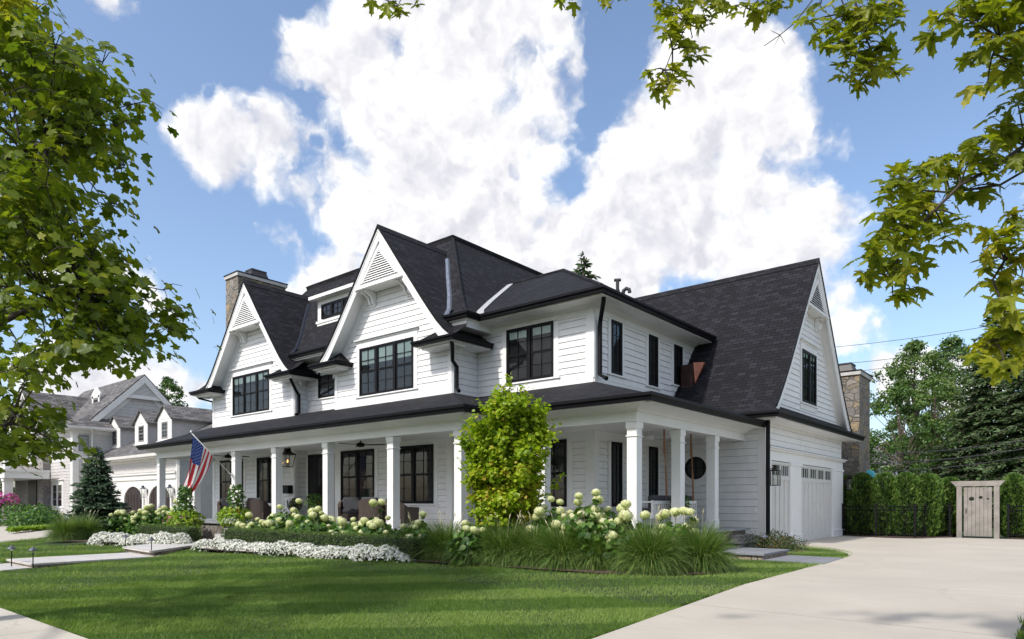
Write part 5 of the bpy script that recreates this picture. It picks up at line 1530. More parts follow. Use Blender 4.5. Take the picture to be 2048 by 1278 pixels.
conifer('spruce_tree', 'dark spruce cut by the right edge of the view', w_at(2100, 1000, 33)[:2] + (0,), 13, 3.6, 52, tiers=38, per=14, tuft=.30, dens=.8, group=G_BACK)
conifer('spruce_tree', 'spruce tip showing over the roof beside the vent pipes', w_at(1168, 1000, 46)[:2] + (0,), 18.0, 5.6, 53, tiers=30, per=9, tuft=.42, dens=.5, low=.6, droop=.15)
broadleaf('broadleaf_tree', 'broadleaf tree rising behind the gray neighboring house', w_at(335, 1000, 66)[:2] + (0,), 13.4, 3.2, 45, 'tree_leaf', .26, 80, 80, .3)
broadleaf('broadleaf_tree', 'round broadleaf tree behind the neighboring entry tower at far left', w_at(-20, 1000, 66)[:2] + (0,), 11.5, 4.4, 46, 'tree_leaf', .26, 80, 80, .2)
conifer('blue_spruce', 'small dense spruce in front of the neighboring garage', w_at(193, 1000, 25.2)[:2] + (0,), 3.35, 1.15, 54, mat='blue_spruce_needle', tiers=26, per=15, tuft=.13, dens=1.4, low=.0, droop=.05)

# unseen trees added across the street, to darken the windows' reflections
_bt = [o for o in bpy.data.objects if o.name.startswith('broadleaf_tree') and o.parent is None][0]
for i, (x, y, s_) in enumerate(((-34, -15, 1.0), (-27, -17, 1.15), (-20.5, -14.5, .95), (-13, -16.5, 1.1), (-6, -15, 1.0), (1.5, -17, 1.15), (9, -15, 1.0), (-42, -17, 1.1))):
    c = copy_thing(_bt, (x, y, -.3), i * 1.3, 'unseen broadleaf street tree added across the road for the window reflections', s_)
    c['group'] = 'unseen street trees added across the road'

# ---- arborvitae hedge
def arborvitae(label, x, y, h, r, seed, group):
    rs = np.random.RandomState(seed)
    t = thing('arborvitae', label, 'hedge plant', (x, y, 0), 0, group)
    prof = [(r * .55, .0), (r * .92, h * .10), (r * 1.0, h * .4), (r * .97, h * .7), (r * .82, h * .88), (r * .45, h * .97), (.02, h)]
    MB().lathe((x, y, 0), [(a * .78, z * .96) for a, z in prof], 12).build('trunk', 'dark_fill', t, smooth=True)  # added dark core filling the column behind the sprays, no real trunk
    n = 5200
    u = rs.uniform(0.01, 1, n); z = h * u
    pr = np.interp(z, [p[1] for p in prof], [p[0] for p in prof])
    a = rs.uniform(0, 6.28, n)
    lump = 1 + .10 * np.sin(a * 5 + u * 9 + seed) + .07 * np.sin(a * 9 - u * 17)
    rad = pr * lump * rs.uniform(.80, 1.03, n)
    P = np.stack([x + np.cos(a) * rad, y + np.sin(a) * rad, z], 1)
    T = np.stack([np.cos(a) * .55, np.sin(a) * .55, np.ones(n)], 1) + rs.normal(0, .35, (n, 3)); T /= np.linalg.norm(T, axis=1, keepdims=True)
    Nn = np.stack([-np.sin(a), np.cos(a), np.zeros(n)], 1) + rs.normal(0, .5, (n, 3))
    X = np.cross(T, Nn); X /= np.linalg.norm(X, axis=1, keepdims=True); M = np.stack([X, T, np.cross(X, T)], axis=2)
    tm = [(-.10, 0, 0), (.10, 0, 0), (.30, .45, .03), (.12, .5, 0), (.16, .85, 0), (0, 1, 0), (-.16, .85, 0), (-.12, .5, 0), (-.30, .45, -.03)]
    tf = [(0, 1, 3), (1, 2, 3), (0, 3, 7), (0, 7, 8), (3, 4, 5), (3, 5, 7), (7, 5, 6)]
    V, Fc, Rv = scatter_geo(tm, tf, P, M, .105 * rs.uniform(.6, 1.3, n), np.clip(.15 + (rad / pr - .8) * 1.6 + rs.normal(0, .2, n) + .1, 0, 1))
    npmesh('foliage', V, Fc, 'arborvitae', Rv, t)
GH = 'arborvitae hedge behind the metal fence'
AV = [(-6.75, 27.6, 2.22, .46, 'arborvitae next to the garage corner, behind the wall lantern'), (-6.0, 27.5, 2.26, .45, 'arborvitae below the blue plastic scrap'),
      (-5.25, 27.45, 2.24, .46, 'arborvitae third from the garage corner in the clipped hedge'), (-4.55, 27.5, 2.24, .45, 'arborvitae fourth from the garage corner, behind the end of the fence rail'),
      (-3.98, 27.75, 2.2, .38, 'arborvitae at the rounded near end of the clipped hedge'), (-3.95, 28.45, 2.2, .40, 'arborvitae hidden mostly behind the rounded hedge end'),
      (-3.45, 29.2, 2.1, .42, 'arborvitae immediately left of the wooden gate'), (-1.55, 29.0, 2.16, .40, 'arborvitae immediately right of the wooden gate'),
      (-.95, 28.9, 2.10, .42, 'arborvitae second to the right of the wooden gate'), (-.3, 28.8, 2.18, .42, 'arborvitae cut by the right edge of the view')]
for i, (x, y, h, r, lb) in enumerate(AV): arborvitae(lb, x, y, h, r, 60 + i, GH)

# ---- clipped boxwood hedges
def boxwood(label, x0, x1, y0, y1, h, seed, z0=0.0):
    rs = np.random.RandomState(seed)
    t = thing('boxwood_hedge', label, 'hedge', ((x0 + x1) / 2, (y0 + y1) / 2, z0), 0, 'clipped boxwood hedges')
    MB().box(x0 + .05, x1 - .05, y0 + .05, y1 - .05, z0, z0 + h - .05).build('stems', 'dark_fill', t, bevel=.08)  # added dark core behind the leaf surface, no real stems
    L, W = x1 - x0, y1 - y0
    n = int((L * W + 2 * L * h + 2 * W * h) * 2300)
    pr = np.array([L * W, L * h, W * h, W * h, L * h]); f = rs.choice(5, n, p=pr / pr.sum())
    a, b = rs.uniform(0, 1, n), rs.uniform(0, 1, n); P = np.zeros((n, 3)); Nn = np.zeros((n, 3))
    k = f == 0; P[k] = np.stack([x0 + a[k] * L, y0 + b[k] * W, np.full(k.sum(), z0 + h)], 1); Nn[k] = (0, 0, 1)
    k = f == 1; P[k] = np.stack([x0 + a[k] * L, np.full(k.sum(), y0), z0 + b[k] * h], 1); Nn[k] = (0, -1, .3)
    k = f == 2; P[k] = np.stack([np.full(k.sum(), x0), y0 + a[k] * W, z0 + b[k] * h], 1); Nn[k] = (-1, 0, .3)
    k = f == 3; P[k] = np.stack([np.full(k.sum(), x1), y0 + a[k] * W, z0 + b[k] * h], 1); Nn[k] = (1, 0, .3)
    k = f == 4; P[k] = np.stack([x0 + a[k] * L, np.full(k.sum(), y1), z0 + b[k] * h], 1); Nn[k] = (0, 1, .3)
    # rounded corners and uneven clipping
    c = np.array([(x0 + x1) / 2, (y0 + y1) / 2, z0 + h * .4])
    P -= Nn * (rs.uniform(-.012, .05, n) + .02 * vnoise(P, 1.6, seed))[:, None]
    ex = np.minimum(np.minimum(P[:, 0] - x0, x1 - P[:, 0]), .15) / .15; ey = np.minimum(np.minimum(P[:, 1] - y0, y1 - P[:, 1]), .12) / .12
    P[:, 2] -= (1 - np.clip(ex * ey, 0, 1)) * .05 * (P[:, 2] > z0 + h * .6)
    V, Fc, Rv = leaves_at(P, Nn, .030, LEAF, .8, .4, np.clip(.35 + .3 * (P[:, 2] > z0 + h - .05) + rs.normal(0, .2, n), 0, 1), rs)  # top leaves picked paler, the lit hedge top put into their colour
    npmesh('foliage', V, Fc, 'boxwood', Rv, t)
boxwood('long clipped boxwood hedge between the white flowers and the hydrangeas', -18.65, -10.55, 9.45, 9.95, .52, 71)
boxwood('short clipped boxwood hedge left of the front walk behind the white flowers', -24.2, -20.6, 9.35, 9.85, .50, 72)

# ---- begonia beds
def begonia(label, cx, seed, line, w, h):
    """mound of white flowers along a line of (x, y)"""
    rs = np.random.RandomState(seed)
    P0 = np.array(line, float); seg = np.sqrt(((P0[1:] - P0[:-1]) ** 2).sum(1)); cum = np.concatenate([[0], np.cumsum(seg)]); L = cum[-1]
    def pts(n):
        u = rs.uniform(-.15, L + .15, n); v = rs.uniform(-1, 1, n)
        uc = np.clip(u, 0, L)
        x = np.interp(uc, cum, P0[:, 0]); y = np.interp(uc, cum, P0[:, 1])
        i = np.clip(np.searchsorted(cum, uc) - 1, 0, len(seg) - 1); tx = (P0[i + 1] - P0[i]) / seg[i][:, None]
        e = np.clip(np.minimum(u + .15, L + .15 - u) / .4, 0, 1) ** .5
        ww = w * (.85 + .15 * np.sin(u * 4.1 + seed)) * e
        x = x + tx[:, 0] * (u - uc) - tx[:, 1] * v * ww; y = y + tx[:, 1] * (u - uc) + tx[:, 0] * v * ww
        hh = h * (.80 + .10 * np.sin(u * 2.3 + seed * 2) + .07 * np.sin(u * 7.1 + v * 3) + .06 * np.sin(u * 13.7 - v * 5 + seed)) * e * np.sqrt(np.clip(1 - np.abs(v) ** 2.4, 0, 1))
        z = gzv(y) + hh * rs.uniform(.72, 1.05, n)
        nn = np.stack([-tx[:, 1] * v * 1.0, tx[:, 0] * v * 1.0, np.full(n, .7)], 1)
        return np.stack([x, y, z], 1), nn
    nl = int(L * w * 2 * 2200); nf = int(L * w * 2 * 1700)
    p, nn = pts(nl); p[:, 2] -= .025
    A = leaves_at(p, nn, .045, LEAF, .7, .3, None, rs)
    p, nn = pts(nf)
    fl = [(0, 0, 0)]; ff = []
    for k in range(4):
        a = k * math.pi / 2
        for da, r in ((-.55, .55), (0, .75), (.55, .55)): fl.append((r * math.cos(a + da), r * math.sin(a + da), .18 if da == 0 else .12))
        b = 1 + k * 3; ff += [(0, b, b + 1), (0, b + 1, b + 2)]
    M = basis(nn + rs.normal(0, .6, (nf, 3)), rs.uniform(0, 6.28, nf))
    Bq = scatter_geo(fl, ff, p, M, .040 * rs.uniform(.6, 1.2, nf), rs.uniform(0, 1, nf))
    V, Fc, Rv = join_geo([A, Bq])
    mi = np.concatenate([np.zeros(len(A[1]), int), np.ones(len(Bq[1]), int)])
    o = npmesh('white_flowers', V, Fc, ['begonia_leaf', 'begonia_petal'], Rv, None, False, 3, mi)
    tag(o, label, 'flower bed', 'borders of white bedding flowers', 'stuff')
def gzv(y): return np.where(y >= 10, 0, np.where(y <= 2.5, -.3, -.3 * (10 - y) / 7.5))
begonia('white bedding flowers in a low border from the front walk to the grass clumps', 0, 81, [(-18.5, 8.75), (-17.6, 8.75), (-16.4, 8.85), (-14, 9.1), (-12.2, 9.3), (-10.75, 9.55)], .36, .34)
begonia('white bedding flowers in a low mound left of the front walk', 0, 82, [(-23.6, 7.95), (-22.2, 8.4), (-20.9, 8.75), (-19.9, 9.0)], .50, .40)

# ---- hydrangeas
def head_mesh():
    rs = np.random.RandomState(5); n = 190
    i = np.arange(n); ph = np.arccos(1 - 2 * (i + .5) / n); th = math.pi * (1 + 5 ** .5) * i
    D = np.stack([np.cos(th) * np.sin(ph), np.sin(th) * np.sin(ph), np.cos(ph)], 1)
    fl = [(0, 0, 0)]; ff = []
    for k in range(4):
        a = k * math.pi / 2
        for da, r in ((-.6, .62), (0, .85), (.6, .62)): fl.append((r * math.cos(a + da), r * math.sin(a + da), -.12 if da == 0 else .02))
        b = 1 + k * 3; ff += [(0, b, b + 1), (0, b + 1, b + 2)]
    M = basis(D + rs.normal(0, .2, D.shape), rs.uniform(0, 6.28, n))
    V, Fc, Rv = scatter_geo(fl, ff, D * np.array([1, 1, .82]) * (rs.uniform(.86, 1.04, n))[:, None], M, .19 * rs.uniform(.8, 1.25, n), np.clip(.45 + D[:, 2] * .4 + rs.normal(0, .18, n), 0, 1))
    # inner core
    c = []; cf = []; m = 10
    for a in range(m):
        for b in range(6):
            p = math.pi * b / 5; c.append((.8 * math.cos(2 * math.pi * a / m) * math.sin(p), .8 * math.sin(2 * math.pi * a / m) * math.sin(p), .66 * math.cos(p)))
    for a in range(m):
        for b in range(5): q0, q1 = a * 6 + b, ((a + 1) % m) * 6 + b; cf += [(q0, q0 + 1, q1 + 1), (q0, q1 + 1, q1)]
    V, Fc, Rv = join_geo([(V, Fc, Rv), (np.array(c), np.array(cf), np.full(len(c), .15))])
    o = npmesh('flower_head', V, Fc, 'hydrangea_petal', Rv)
    me = o.data; bpy.data.objects.remove(o); return me
HEAD = head_mesh()
def hydrangea(label, px, d, y0px, w, nh, seed, hz=None, heads=()):
    """bush centred at pixel column px at distance d"""
    rs = np.random.RandomState(seed)
    x, y, _ = w_at(px, 1004, d)
    t = thing('hydrangea', label, 'shrub', (x, y, 0), 0, 'hydrangeas along the porch')
    top = 1.25 - (y0px - HY) / F_PX * d
    st = MB(); hs = []
    for i in range(int(nh * (1.9 if d > 15 else 1.5))):
        a = rs.uniform(0, 6.28); r = w * .5 * math.sqrt(rs.uniform(0, 1)); zz = top * rs.uniform(.52, .98) * (1 - .22 * (r / (w * .5)) ** 2)
        hs.append((x + math.cos(a) * r, y + math.sin(a) * r * .75 - .05, zz, rs.uniform(.070, .122)))
    for hx, hy_, r in heads:
        p = w_at(hx, hy_, d - .1 + rs.uniform(-.2, .2)); hs.append((p[0], p[1], p[2], r))
    P = []; Nn = []
    for hx, hy2, hz2, r in hs:
        b = (x + (hx - x) * .35, y + (hy2 - y) * .35, .0)
        st.tube(bez(b, ((b[0] + hx) / 2, (b[1] + hy2) / 2, hz2 * .6), (hx, hy2, hz2 - r * .6), 4), [.008, .007, .006, .005, .004], 4, caps=False)
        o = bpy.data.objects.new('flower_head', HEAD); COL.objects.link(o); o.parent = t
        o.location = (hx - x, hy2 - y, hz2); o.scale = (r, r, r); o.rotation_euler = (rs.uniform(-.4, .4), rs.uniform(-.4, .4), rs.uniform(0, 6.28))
        for k in range(9):
            q = rs.uniform(.35, .93); a = rs.uniform(0, 6.28)
            c = np.array([b[0] + (hx - b[0]) * q, b[1] + (hy2 - b[1]) * q, hz2 * q]) + np.array([math.cos(a), math.sin(a), 0]) * .05
            P.append(c); Nn.append((math.cos(a) * .6, math.sin(a) * .6, 1))
    n = int(w * 560)
    a = rs.uniform(0, 6.28, n); r = w * .55 * np.sqrt(rs.uniform(0, 1, n)); z = top * .86 * rs.uniform(.1, 1, n) * (1 - .3 * (r / (w * .55)) ** 2)
    P = np.concatenate([np.array(P), np.stack([x + np.cos(a) * r, y + np.sin(a) * r * .8, z], 1)]); Nn = np.concatenate([np.array(Nn), np.stack([np.cos(a) * .7, np.sin(a) * .7, np.full(n, .8)], 1)])
    st.build('stems', 'bark_light', t)
    V, Fc, Rv = leaves_at(P, Nn, .125, ROUND, .45, .35, None, rs); npmesh('foliage', V, Fc, 'hydrangea_leaf', Rv, t)
HY_ = [ # label, px, dist, top px, width, heads, seed, explicit heads
 ('hydrangea at the far left end of the row, in front of the first porch column', 245, 25.2, 1018, 1.7, 14, 91, ()),
 ('hydrangea second from the left end of the row', 300, 24.2, 1010, 1.6, 15, 92, ()),
 ('hydrangea left of the flower pot at the front walk', 352, 23.2, 1004, 1.4, 13, 93, [(354, 1003, .13)]),
 ('hydrangea right of the front walk behind the short end of the boxwood hedge', 515, 19.4, 1035, 1.2, 10, 94, [(498, 1030, .11)]),
 ('hydrangea in front of the fourth porch column, with its tallest head before the door', 575, 18.8, 1012, 1.4, 14, 95, [(598, 1002, .10), (560, 1014, .09)]),
 ('hydrangea beside the fifth porch column', 628, 17.8, 1018, 1.4, 16, 96, [(636, 1018, .10)]),
 ('hydrangea in front of the wicker chair with the wide double window behind', 702, 16.7, 1036, 1.2, 13, 97, [(680, 1038, .08)]),
 ('hydrangea with two tall heads beside the sixth porch column', 752, 16.2, 1034, 1.1, 12, 98, [(747, 1006, .11), (764, 1004, .095), (776, 1036, .07)]),
 ('hydrangea between the sixth and seventh porch columns above the grass clumps', 838, 14.9, 1036, 1.1, 9, 99, [(846, 1028, .09)]),
 ('hydrangea left of the yellow-green shrub at the seventh column', 940, 13.6, 1045, .9, 5, 100, [(930, 1046, .08)]),
 ('hydrangea with dark green heads right behind the yellow-green shrub', 1105, 13.6, 1000, 1.2, 10, 101, [(1102, 998, .08), (1120, 1004, .08)]),
 ('hydrangea with tall heads left of the corner column', 1188, 12.8, 994, 1.3, 13, 102, [(1158, 992, .085), (1192, 985, .09), (1196, 1000, .11), (1189, 1022, .125)]),
 ('hydrangea directly in front of the corner column', 1246, 12.5, 1022, 1.1, 12, 103, [(1252, 1008, .10), (1245, 1018, .12), (1251, 1032, .13), (1290, 1030, .10)]),
 ('hydrangea in front of the porch swing, right of the corner column', 1357, 12.6, 1036, .85, 7, 104, [(1330, 1028, .11), (1350, 1024, .11), (1368, 1022, .10), (1380, 1024, .09), (1388, 1042, .09), (1320, 1034, .09)]),
]
for a in HY_: hydrangea(a[0], a[1], a[2], a[3], a[4], a[5], a[6], None, a[7])

# ---- the yellow-green multi-stem shrub
def big_shrub():
    rs = np.random.RandomState(111)
    x, y = -9.05, 10.75
    t = thing('flowering_shrub', 'tall yellow-green many-stemmed shrub growing in front of the porch jog', 'shrub', (x, y, 0))
    st = MB(); P = []; Nn = []; Rr = []
    for i in range(24):
        a = rs.uniform(0, 6.28); r = rs.uniform(.22, 1.06); h = rs.uniform(3.0, 4.1) * (1 - .27 * r)
        b = (x + math.cos(a) * .16, y + math.sin(a) * .16, 0)
        e = (x + math.cos(a) * r * 1.05, y + math.sin(a) * r * .9, h)
        m = (x + math.cos(a) * r * .35, y + math.sin(a) * r * .3, h * .55)
        path = bez(b, m, e, 9)
        st.tube(path, list(np.linspace(.024, .007, 10)), 5, caps=False)
        for k in range(26):
            q = rs.uniform(.30, 1.0); s = path[min(9, int(q * 9))]
            aa = rs.uniform(0, 6.28); l = rs.uniform(.2, .52) * (1.15 - .45 * q)
            w = (s[0] + math.cos(aa) * l, s[1] + math.sin(aa) * l, s[2] + rs.uniform(.05, .34))
            st.tube([s, ((s[0] + w[0]) / 2, (s[1] + w[1]) / 2, (s[2] + w[2]) / 2), w], [.006, .005, .003], 3, caps=False)
            n = 64
            u = rs.uniform(.10, 1.08, n)
            pp = np.array(s) + (np.array(w) - np.array(s)) * u[:, None] + rs.normal(0, .055, (n, 3))
            P.append(pp); Nn.append(np.tile(np.array([math.cos(aa) * .5, math.sin(aa) * .5, .8]), (n, 1)))
            low = (s[2] < 1.9)
            Rr.append(np.clip(rs.normal(.42 if not low else .5, .2, n) + (.30 if (low and rs.rand() < .15) else 0), 0, 1))
    # a few leader shoots
    for px, py in ((1020, 752), (1048, 768), (1008, 772), (1085, 800), (1108, 845), (1118, 862), (960, 800), (925, 850), (918, 915), (1125, 945)):
        e = w_at(px, py, 13.9 + rs.uniform(-.15, .15)); s = (x + (e[0] - x) * .72, y + (e[1] - y) * .72, e[2] - .55)
        st.tube([s, e], [.007, .003], 3, caps=False); n = 40; u = rs.uniform(0, 1.02, n)
        P.append(np.array(s) + (np.array(e) - np.array(s)) * u[:, None] + rs.normal(0, .045, (n, 3))); Nn.append(np.tile(np.array([0, 0, 1.0]), (n, 1))); Rr.append(np.clip(rs.normal(.5, .15, n), 0, .8))
    st.build('stems', 'bark', t, smooth=True)
    V, Fc, Rv = leaves_at(np.concatenate(P), np.concatenate(Nn), .080, ROUND, .55, .35, np.concatenate(Rr), rs)
    npmesh('foliage', V, Fc, 'witch_hazel_leaf', Rv, t)
big_shrub()

# ---- fountain grass
def fountain_mesh(seed, h=.95, r=.85, n=4400):
    rs = np.random.RandomState(seed)
    a = rs.uniform(0, 6.28, n); th = np.clip(rs.beta(1.6, 1.5, n), .03, 1) * 1.02      # lean from the vertical at the base
    L = h * rs.uniform(.80, 1.22, n); w = rs.uniform(.0034, .0068, n)
    base = np.stack([np.cos(a) * rs.uniform(0, .15, n), np.sin(a) * rs.uniform(0, .15, n), np.zeros(n)], 1)
    K = 7; V = np.zeros((n, K, 2, 3)); side = np.stack([-np.sin(a), np.cos(a), np.zeros(n)], 1) + rs.normal(0, .4, (n, 3))
    px = np.zeros(n); pz = np.zeros(n); curl = rs.uniform(.9, 1.7, n); a2 = a + rs.normal(0, .25, n)
    for k in range(K):
        u = k / (K - 1); ang = th + curl * u ** 1.6 * (.35 + th)
        if k: px = px + np.sin(ang) * L / (K - 1); pz = pz + np.cos(ang) * L / (K - 1)
        c = base + np.stack([np.cos(a2) * px * r / .72, np.sin(a2) * px * r / .72, np.maximum(pz, .012)], 1)
        ww = (w * (1 - .85 * u))[:, None]
        V[:, k, 0] = c - side * ww; V[:, k, 1] = c + side * ww
    idx = np.arange(n * K * 2).reshape(n, K, 2); F_ = []
    for k in range(K - 1):
        F_.append(np.stack([idx[:, k, 0], idx[:, k, 1], idx[:, k + 1, 1]], 1)); F_.append(np.stack([idx[:, k, 0], idx[:, k + 1, 1], idx[:, k + 1, 0]], 1))
    return V.reshape(-1, 3), np.concatenate(F_), np.repeat(rs.uniform(0, 1, n), K * 2)
def seed_heads(seed, n, h, t):
    rs = np.random.RandomState(seed + 500)
    for i in range(n):
        a = rs.uniform(0, 6.28); o = rs.uniform(.15, .5); z = h * rs.uniform(.85, 1.12)
        b = (math.cos(a) * o * .3, math.sin(a) * o * .3, .2); p = (math.cos(a) * o, math.sin(a) * o, z); q = (math.cos(a) * (o + .06), math.sin(a) * (o + .06), z + .10)
        m = MB()
        m.tube([b, ((b[0] + p[0]) / 2, (b[1] + p[1]) / 2, z * .7), p], .002, 3, caps=False)
        mid = tuple((u + v) / 2 for u, v in zip(p, q))
        m.tube([p, mid, q], [.004, .011, .003], 6); m.build('seed_head', 'seed_straw', t)
protos = []
for i in range(4):
    t = thing('fountain_grass_clump', 'x', 'ornamental grass', (0, 0, 0), 0, 'fountain grass clumps in the bed')
    V, Fc, Rv = fountain_mesh(120 + i, .80 + .04 * (i % 2), .55 + .03 * (i % 3)); npmesh('blades', V, Fc, 'fountain_grass', Rv, t)
    seed_heads(i, (5, 9, 3, 7)[i], .92, t); protos.append(t)
CL = [(835, 1117, 1.0, 'fountain grass clump at the left end of the row, beside the small white plant sign'), (893, 1121, .98, 'fountain grass clump second from the left end, under the seventh porch column'),
      (950, 1126, 1.02, 'fountain grass clump left of the yellow-green shrub stems'), (1010, 1130, 1.0, 'fountain grass clump directly under the yellow-green shrub'), (1068, 1132, 1.04, 'fountain grass clump just right of the yellow-green shrub stems, with pale plumes'),
      (1130, 1136, 1.02, 'fountain grass clump in front of the dark green hydrangea, full of pale plumes'), (1192, 1138, 1.0, 'fountain grass clump left of the corner column'),
      (1300, 1146, 1.10, 'fountain grass clump in front of the corner column, bulging nearest the lawn'), (1400, 1142, 1.08, 'fountain grass clump at the right end of the row by the last porch column'), (1350, 1132, .95, 'fountain grass clump behind the two rightmost ones'), (1245, 1138, .92, 'fountain grass clump squeezed between the corner column clump and its left neighbor')]
for i, (px, py, s, lb) in enumerate(CL):
    t = (px - 1024) / F_PX; d = 1.25 / ((py - HY) / F_PX) 
    p = ((t * _C - _S) * d, (t * _S + _C) * d, .0)
    if i < 4: o = protos[i]; o.location = p; o.scale = (s, s, s); o['label'] = lb
    else: o = copy_thing(protos[i % 4], p, i * 1.7, lb, s)
for px, py, s, lb in ((132, 1082, 1.0, 'fountain grass clump left of the white flowers, nearest the neighboring driveway'), (168, 1080, 1.05, 'fountain grass clump touching the white flowers at the far left')):
    d = 1.30 / ((py - HY) / F_PX); t = (px - 1024) / F_PX
    copy_thing(protos[int(px) % 4], ((t * _C - _S) * d, (t * _S + _C) * d, -.05), px, lb, s)

# ---- loose low plants
def low_plants(name, label, cat, pts, r, h, n, mat, size, seed, group=None, tmpl=LEAF, jitter=.6):
    rs = np.random.RandomState(seed)
    for i, (x, y, s, lb) in enumerate(pts):
        t = thing(name, lb, cat, (x, y, gz(y)), 0, group)
        m = int(n * s); a = rs.uniform(0, 6.28, m); rr = r * s * np.sqrt(rs.uniform(0, 1, m)); z = h * s * rs.uniform(.05, 1, m) * (1 - .5 * (rr / (r * s)) ** 2)
        P = np.stack([x + np.cos(a) * rr, y + np.sin(a) * rr, gz(y) + z], 1)
        st = MB()
        for k in range(6):
            q = rs.randint(m); st.tube([(x, y, gz(y)), tuple(P[q])], .004, 3, caps=False)
        st.build('stems', 'bark_light', t)
        V, Fc, Rv = leaves_at(P, np.stack([np.cos(a) * .6, np.sin(a) * .6, np.ones(m)], 1), size, tmpl, jitter, .35, None, rs)
        npmesh('foliage', V, Fc, mat, Rv, t)
low_plants('perennial', '', 'plant', [(-6.25, 17.2, 1.0, 'leafy perennial beside the porch end step'), (-6.0, 17.9, 1.05, 'leafy perennial with reddish leaves under the wall lantern'), (-5.7, 17.3, .9, 'low perennial at the corner of the bluestone step'), (-6.15, 18.6, 1.0, 'leafy perennial against the garage door corner'), (-5.65, 18.3, .8, 'low perennial nearest the driveway curve')],
           .50, .50, 560, 'perennial_leaf', .06, 131, 'perennials by the garage corner')
low_plants('garden_shrub', '', 'shrub', [(-42.5, 10.6, 1.3, 'dark green shrub in the neighboring bed, at the far left edge'), (-40.2, 11.0, 1.2, 'dark green shrub in the neighboring bed beside the wicker chair'), (-38.0, 10.2, 1.2, 'dark green shrub in the middle of the neighboring bed')],
           .95, .95, 900, 'hydrangea_leaf', .12, 132, 'shrubs in the neighboring bed', ROUND)
def ground_cover():
    rs = np.random.RandomState(140); n = 9000
    u = rs.uniform(0, 1, n); v = rs.uniform(0, 1, n)
    a = np.array([-33.2, 7.9]); b = np.array([-37.6, 12.8]); off = np.array([-2.6, 1.4])
    p = a + (b - a) * u[:, None] + off * v[:, None] * .5
    P = np.stack([p[:, 0], p[:, 1], .02 + .16 * rs.uniform(.3, 1, n)], 1)
    V, Fc, Rv = leaves_at(P, np.tile(np.array([0, 0, 1.0]), (n, 1)), .11, LEAF, .6, .3, None, rs)
    tag(npmesh('ground_cover', V, Fc, 'lime_leaf', Rv), 'yellow-green ground cover along the neighboring driveway', 'ground cover', None, 'stuff')
ground_cover()
# dark undergrowth at right bottom corner
rs_ = np.random.RandomState(150); n_ = 9000
x_ = rs_.uniform(-.42, 1.4, n_); y_ = rs_.uniform(4.2, 10.2, n_)
k_ = x_ > -.36 + .07 * np.sin(y_ * 9); x_, y_ = x_[k_], y_[k_]
P_ = np.stack([x_, y_, gzv(y_) + .01], 1)
M_ = basis(rs_.normal(0, .45, (len(P_), 3)) + np.array([0, -.9, .15]), np.full(len(P_), 0.0))
ground_sheet('verge', [(-.44, -6), (3.5, -6), (3.5, 12), (-.36, 10.6), (-.42, 8)], .012, 'turf_soil')
bl = ([(-.07, 0, 0), (.07, 0, 0), (.05, .6, .05), (0, 1, .18), (-.05, .6, .05)], [(0, 1, 2), (0, 2, 4), (4, 2, 3)])
V_, F_, R_v = scatter_geo([(x, z, y) for x, y, z in bl[0]] if False else bl[0], bl[1], P_, np.stack([basis(np.tile(np.array([0, -1.0, 0]), (len(P_), 1)) + rs_.normal(0, .5, (len(P_), 3)), rs_.uniform(-.4, .4, len(P_)))], 0)[0], .09 * rs_.uniform(.6, 1.4, len(P_)), rs_.uniform(0, .8, len(P_)))
tag(npmesh('grass', V_, F_, 'lawn_blade', R_v), 'longer grass on the verge right of the driveway', 'grass', None, 'stuff')

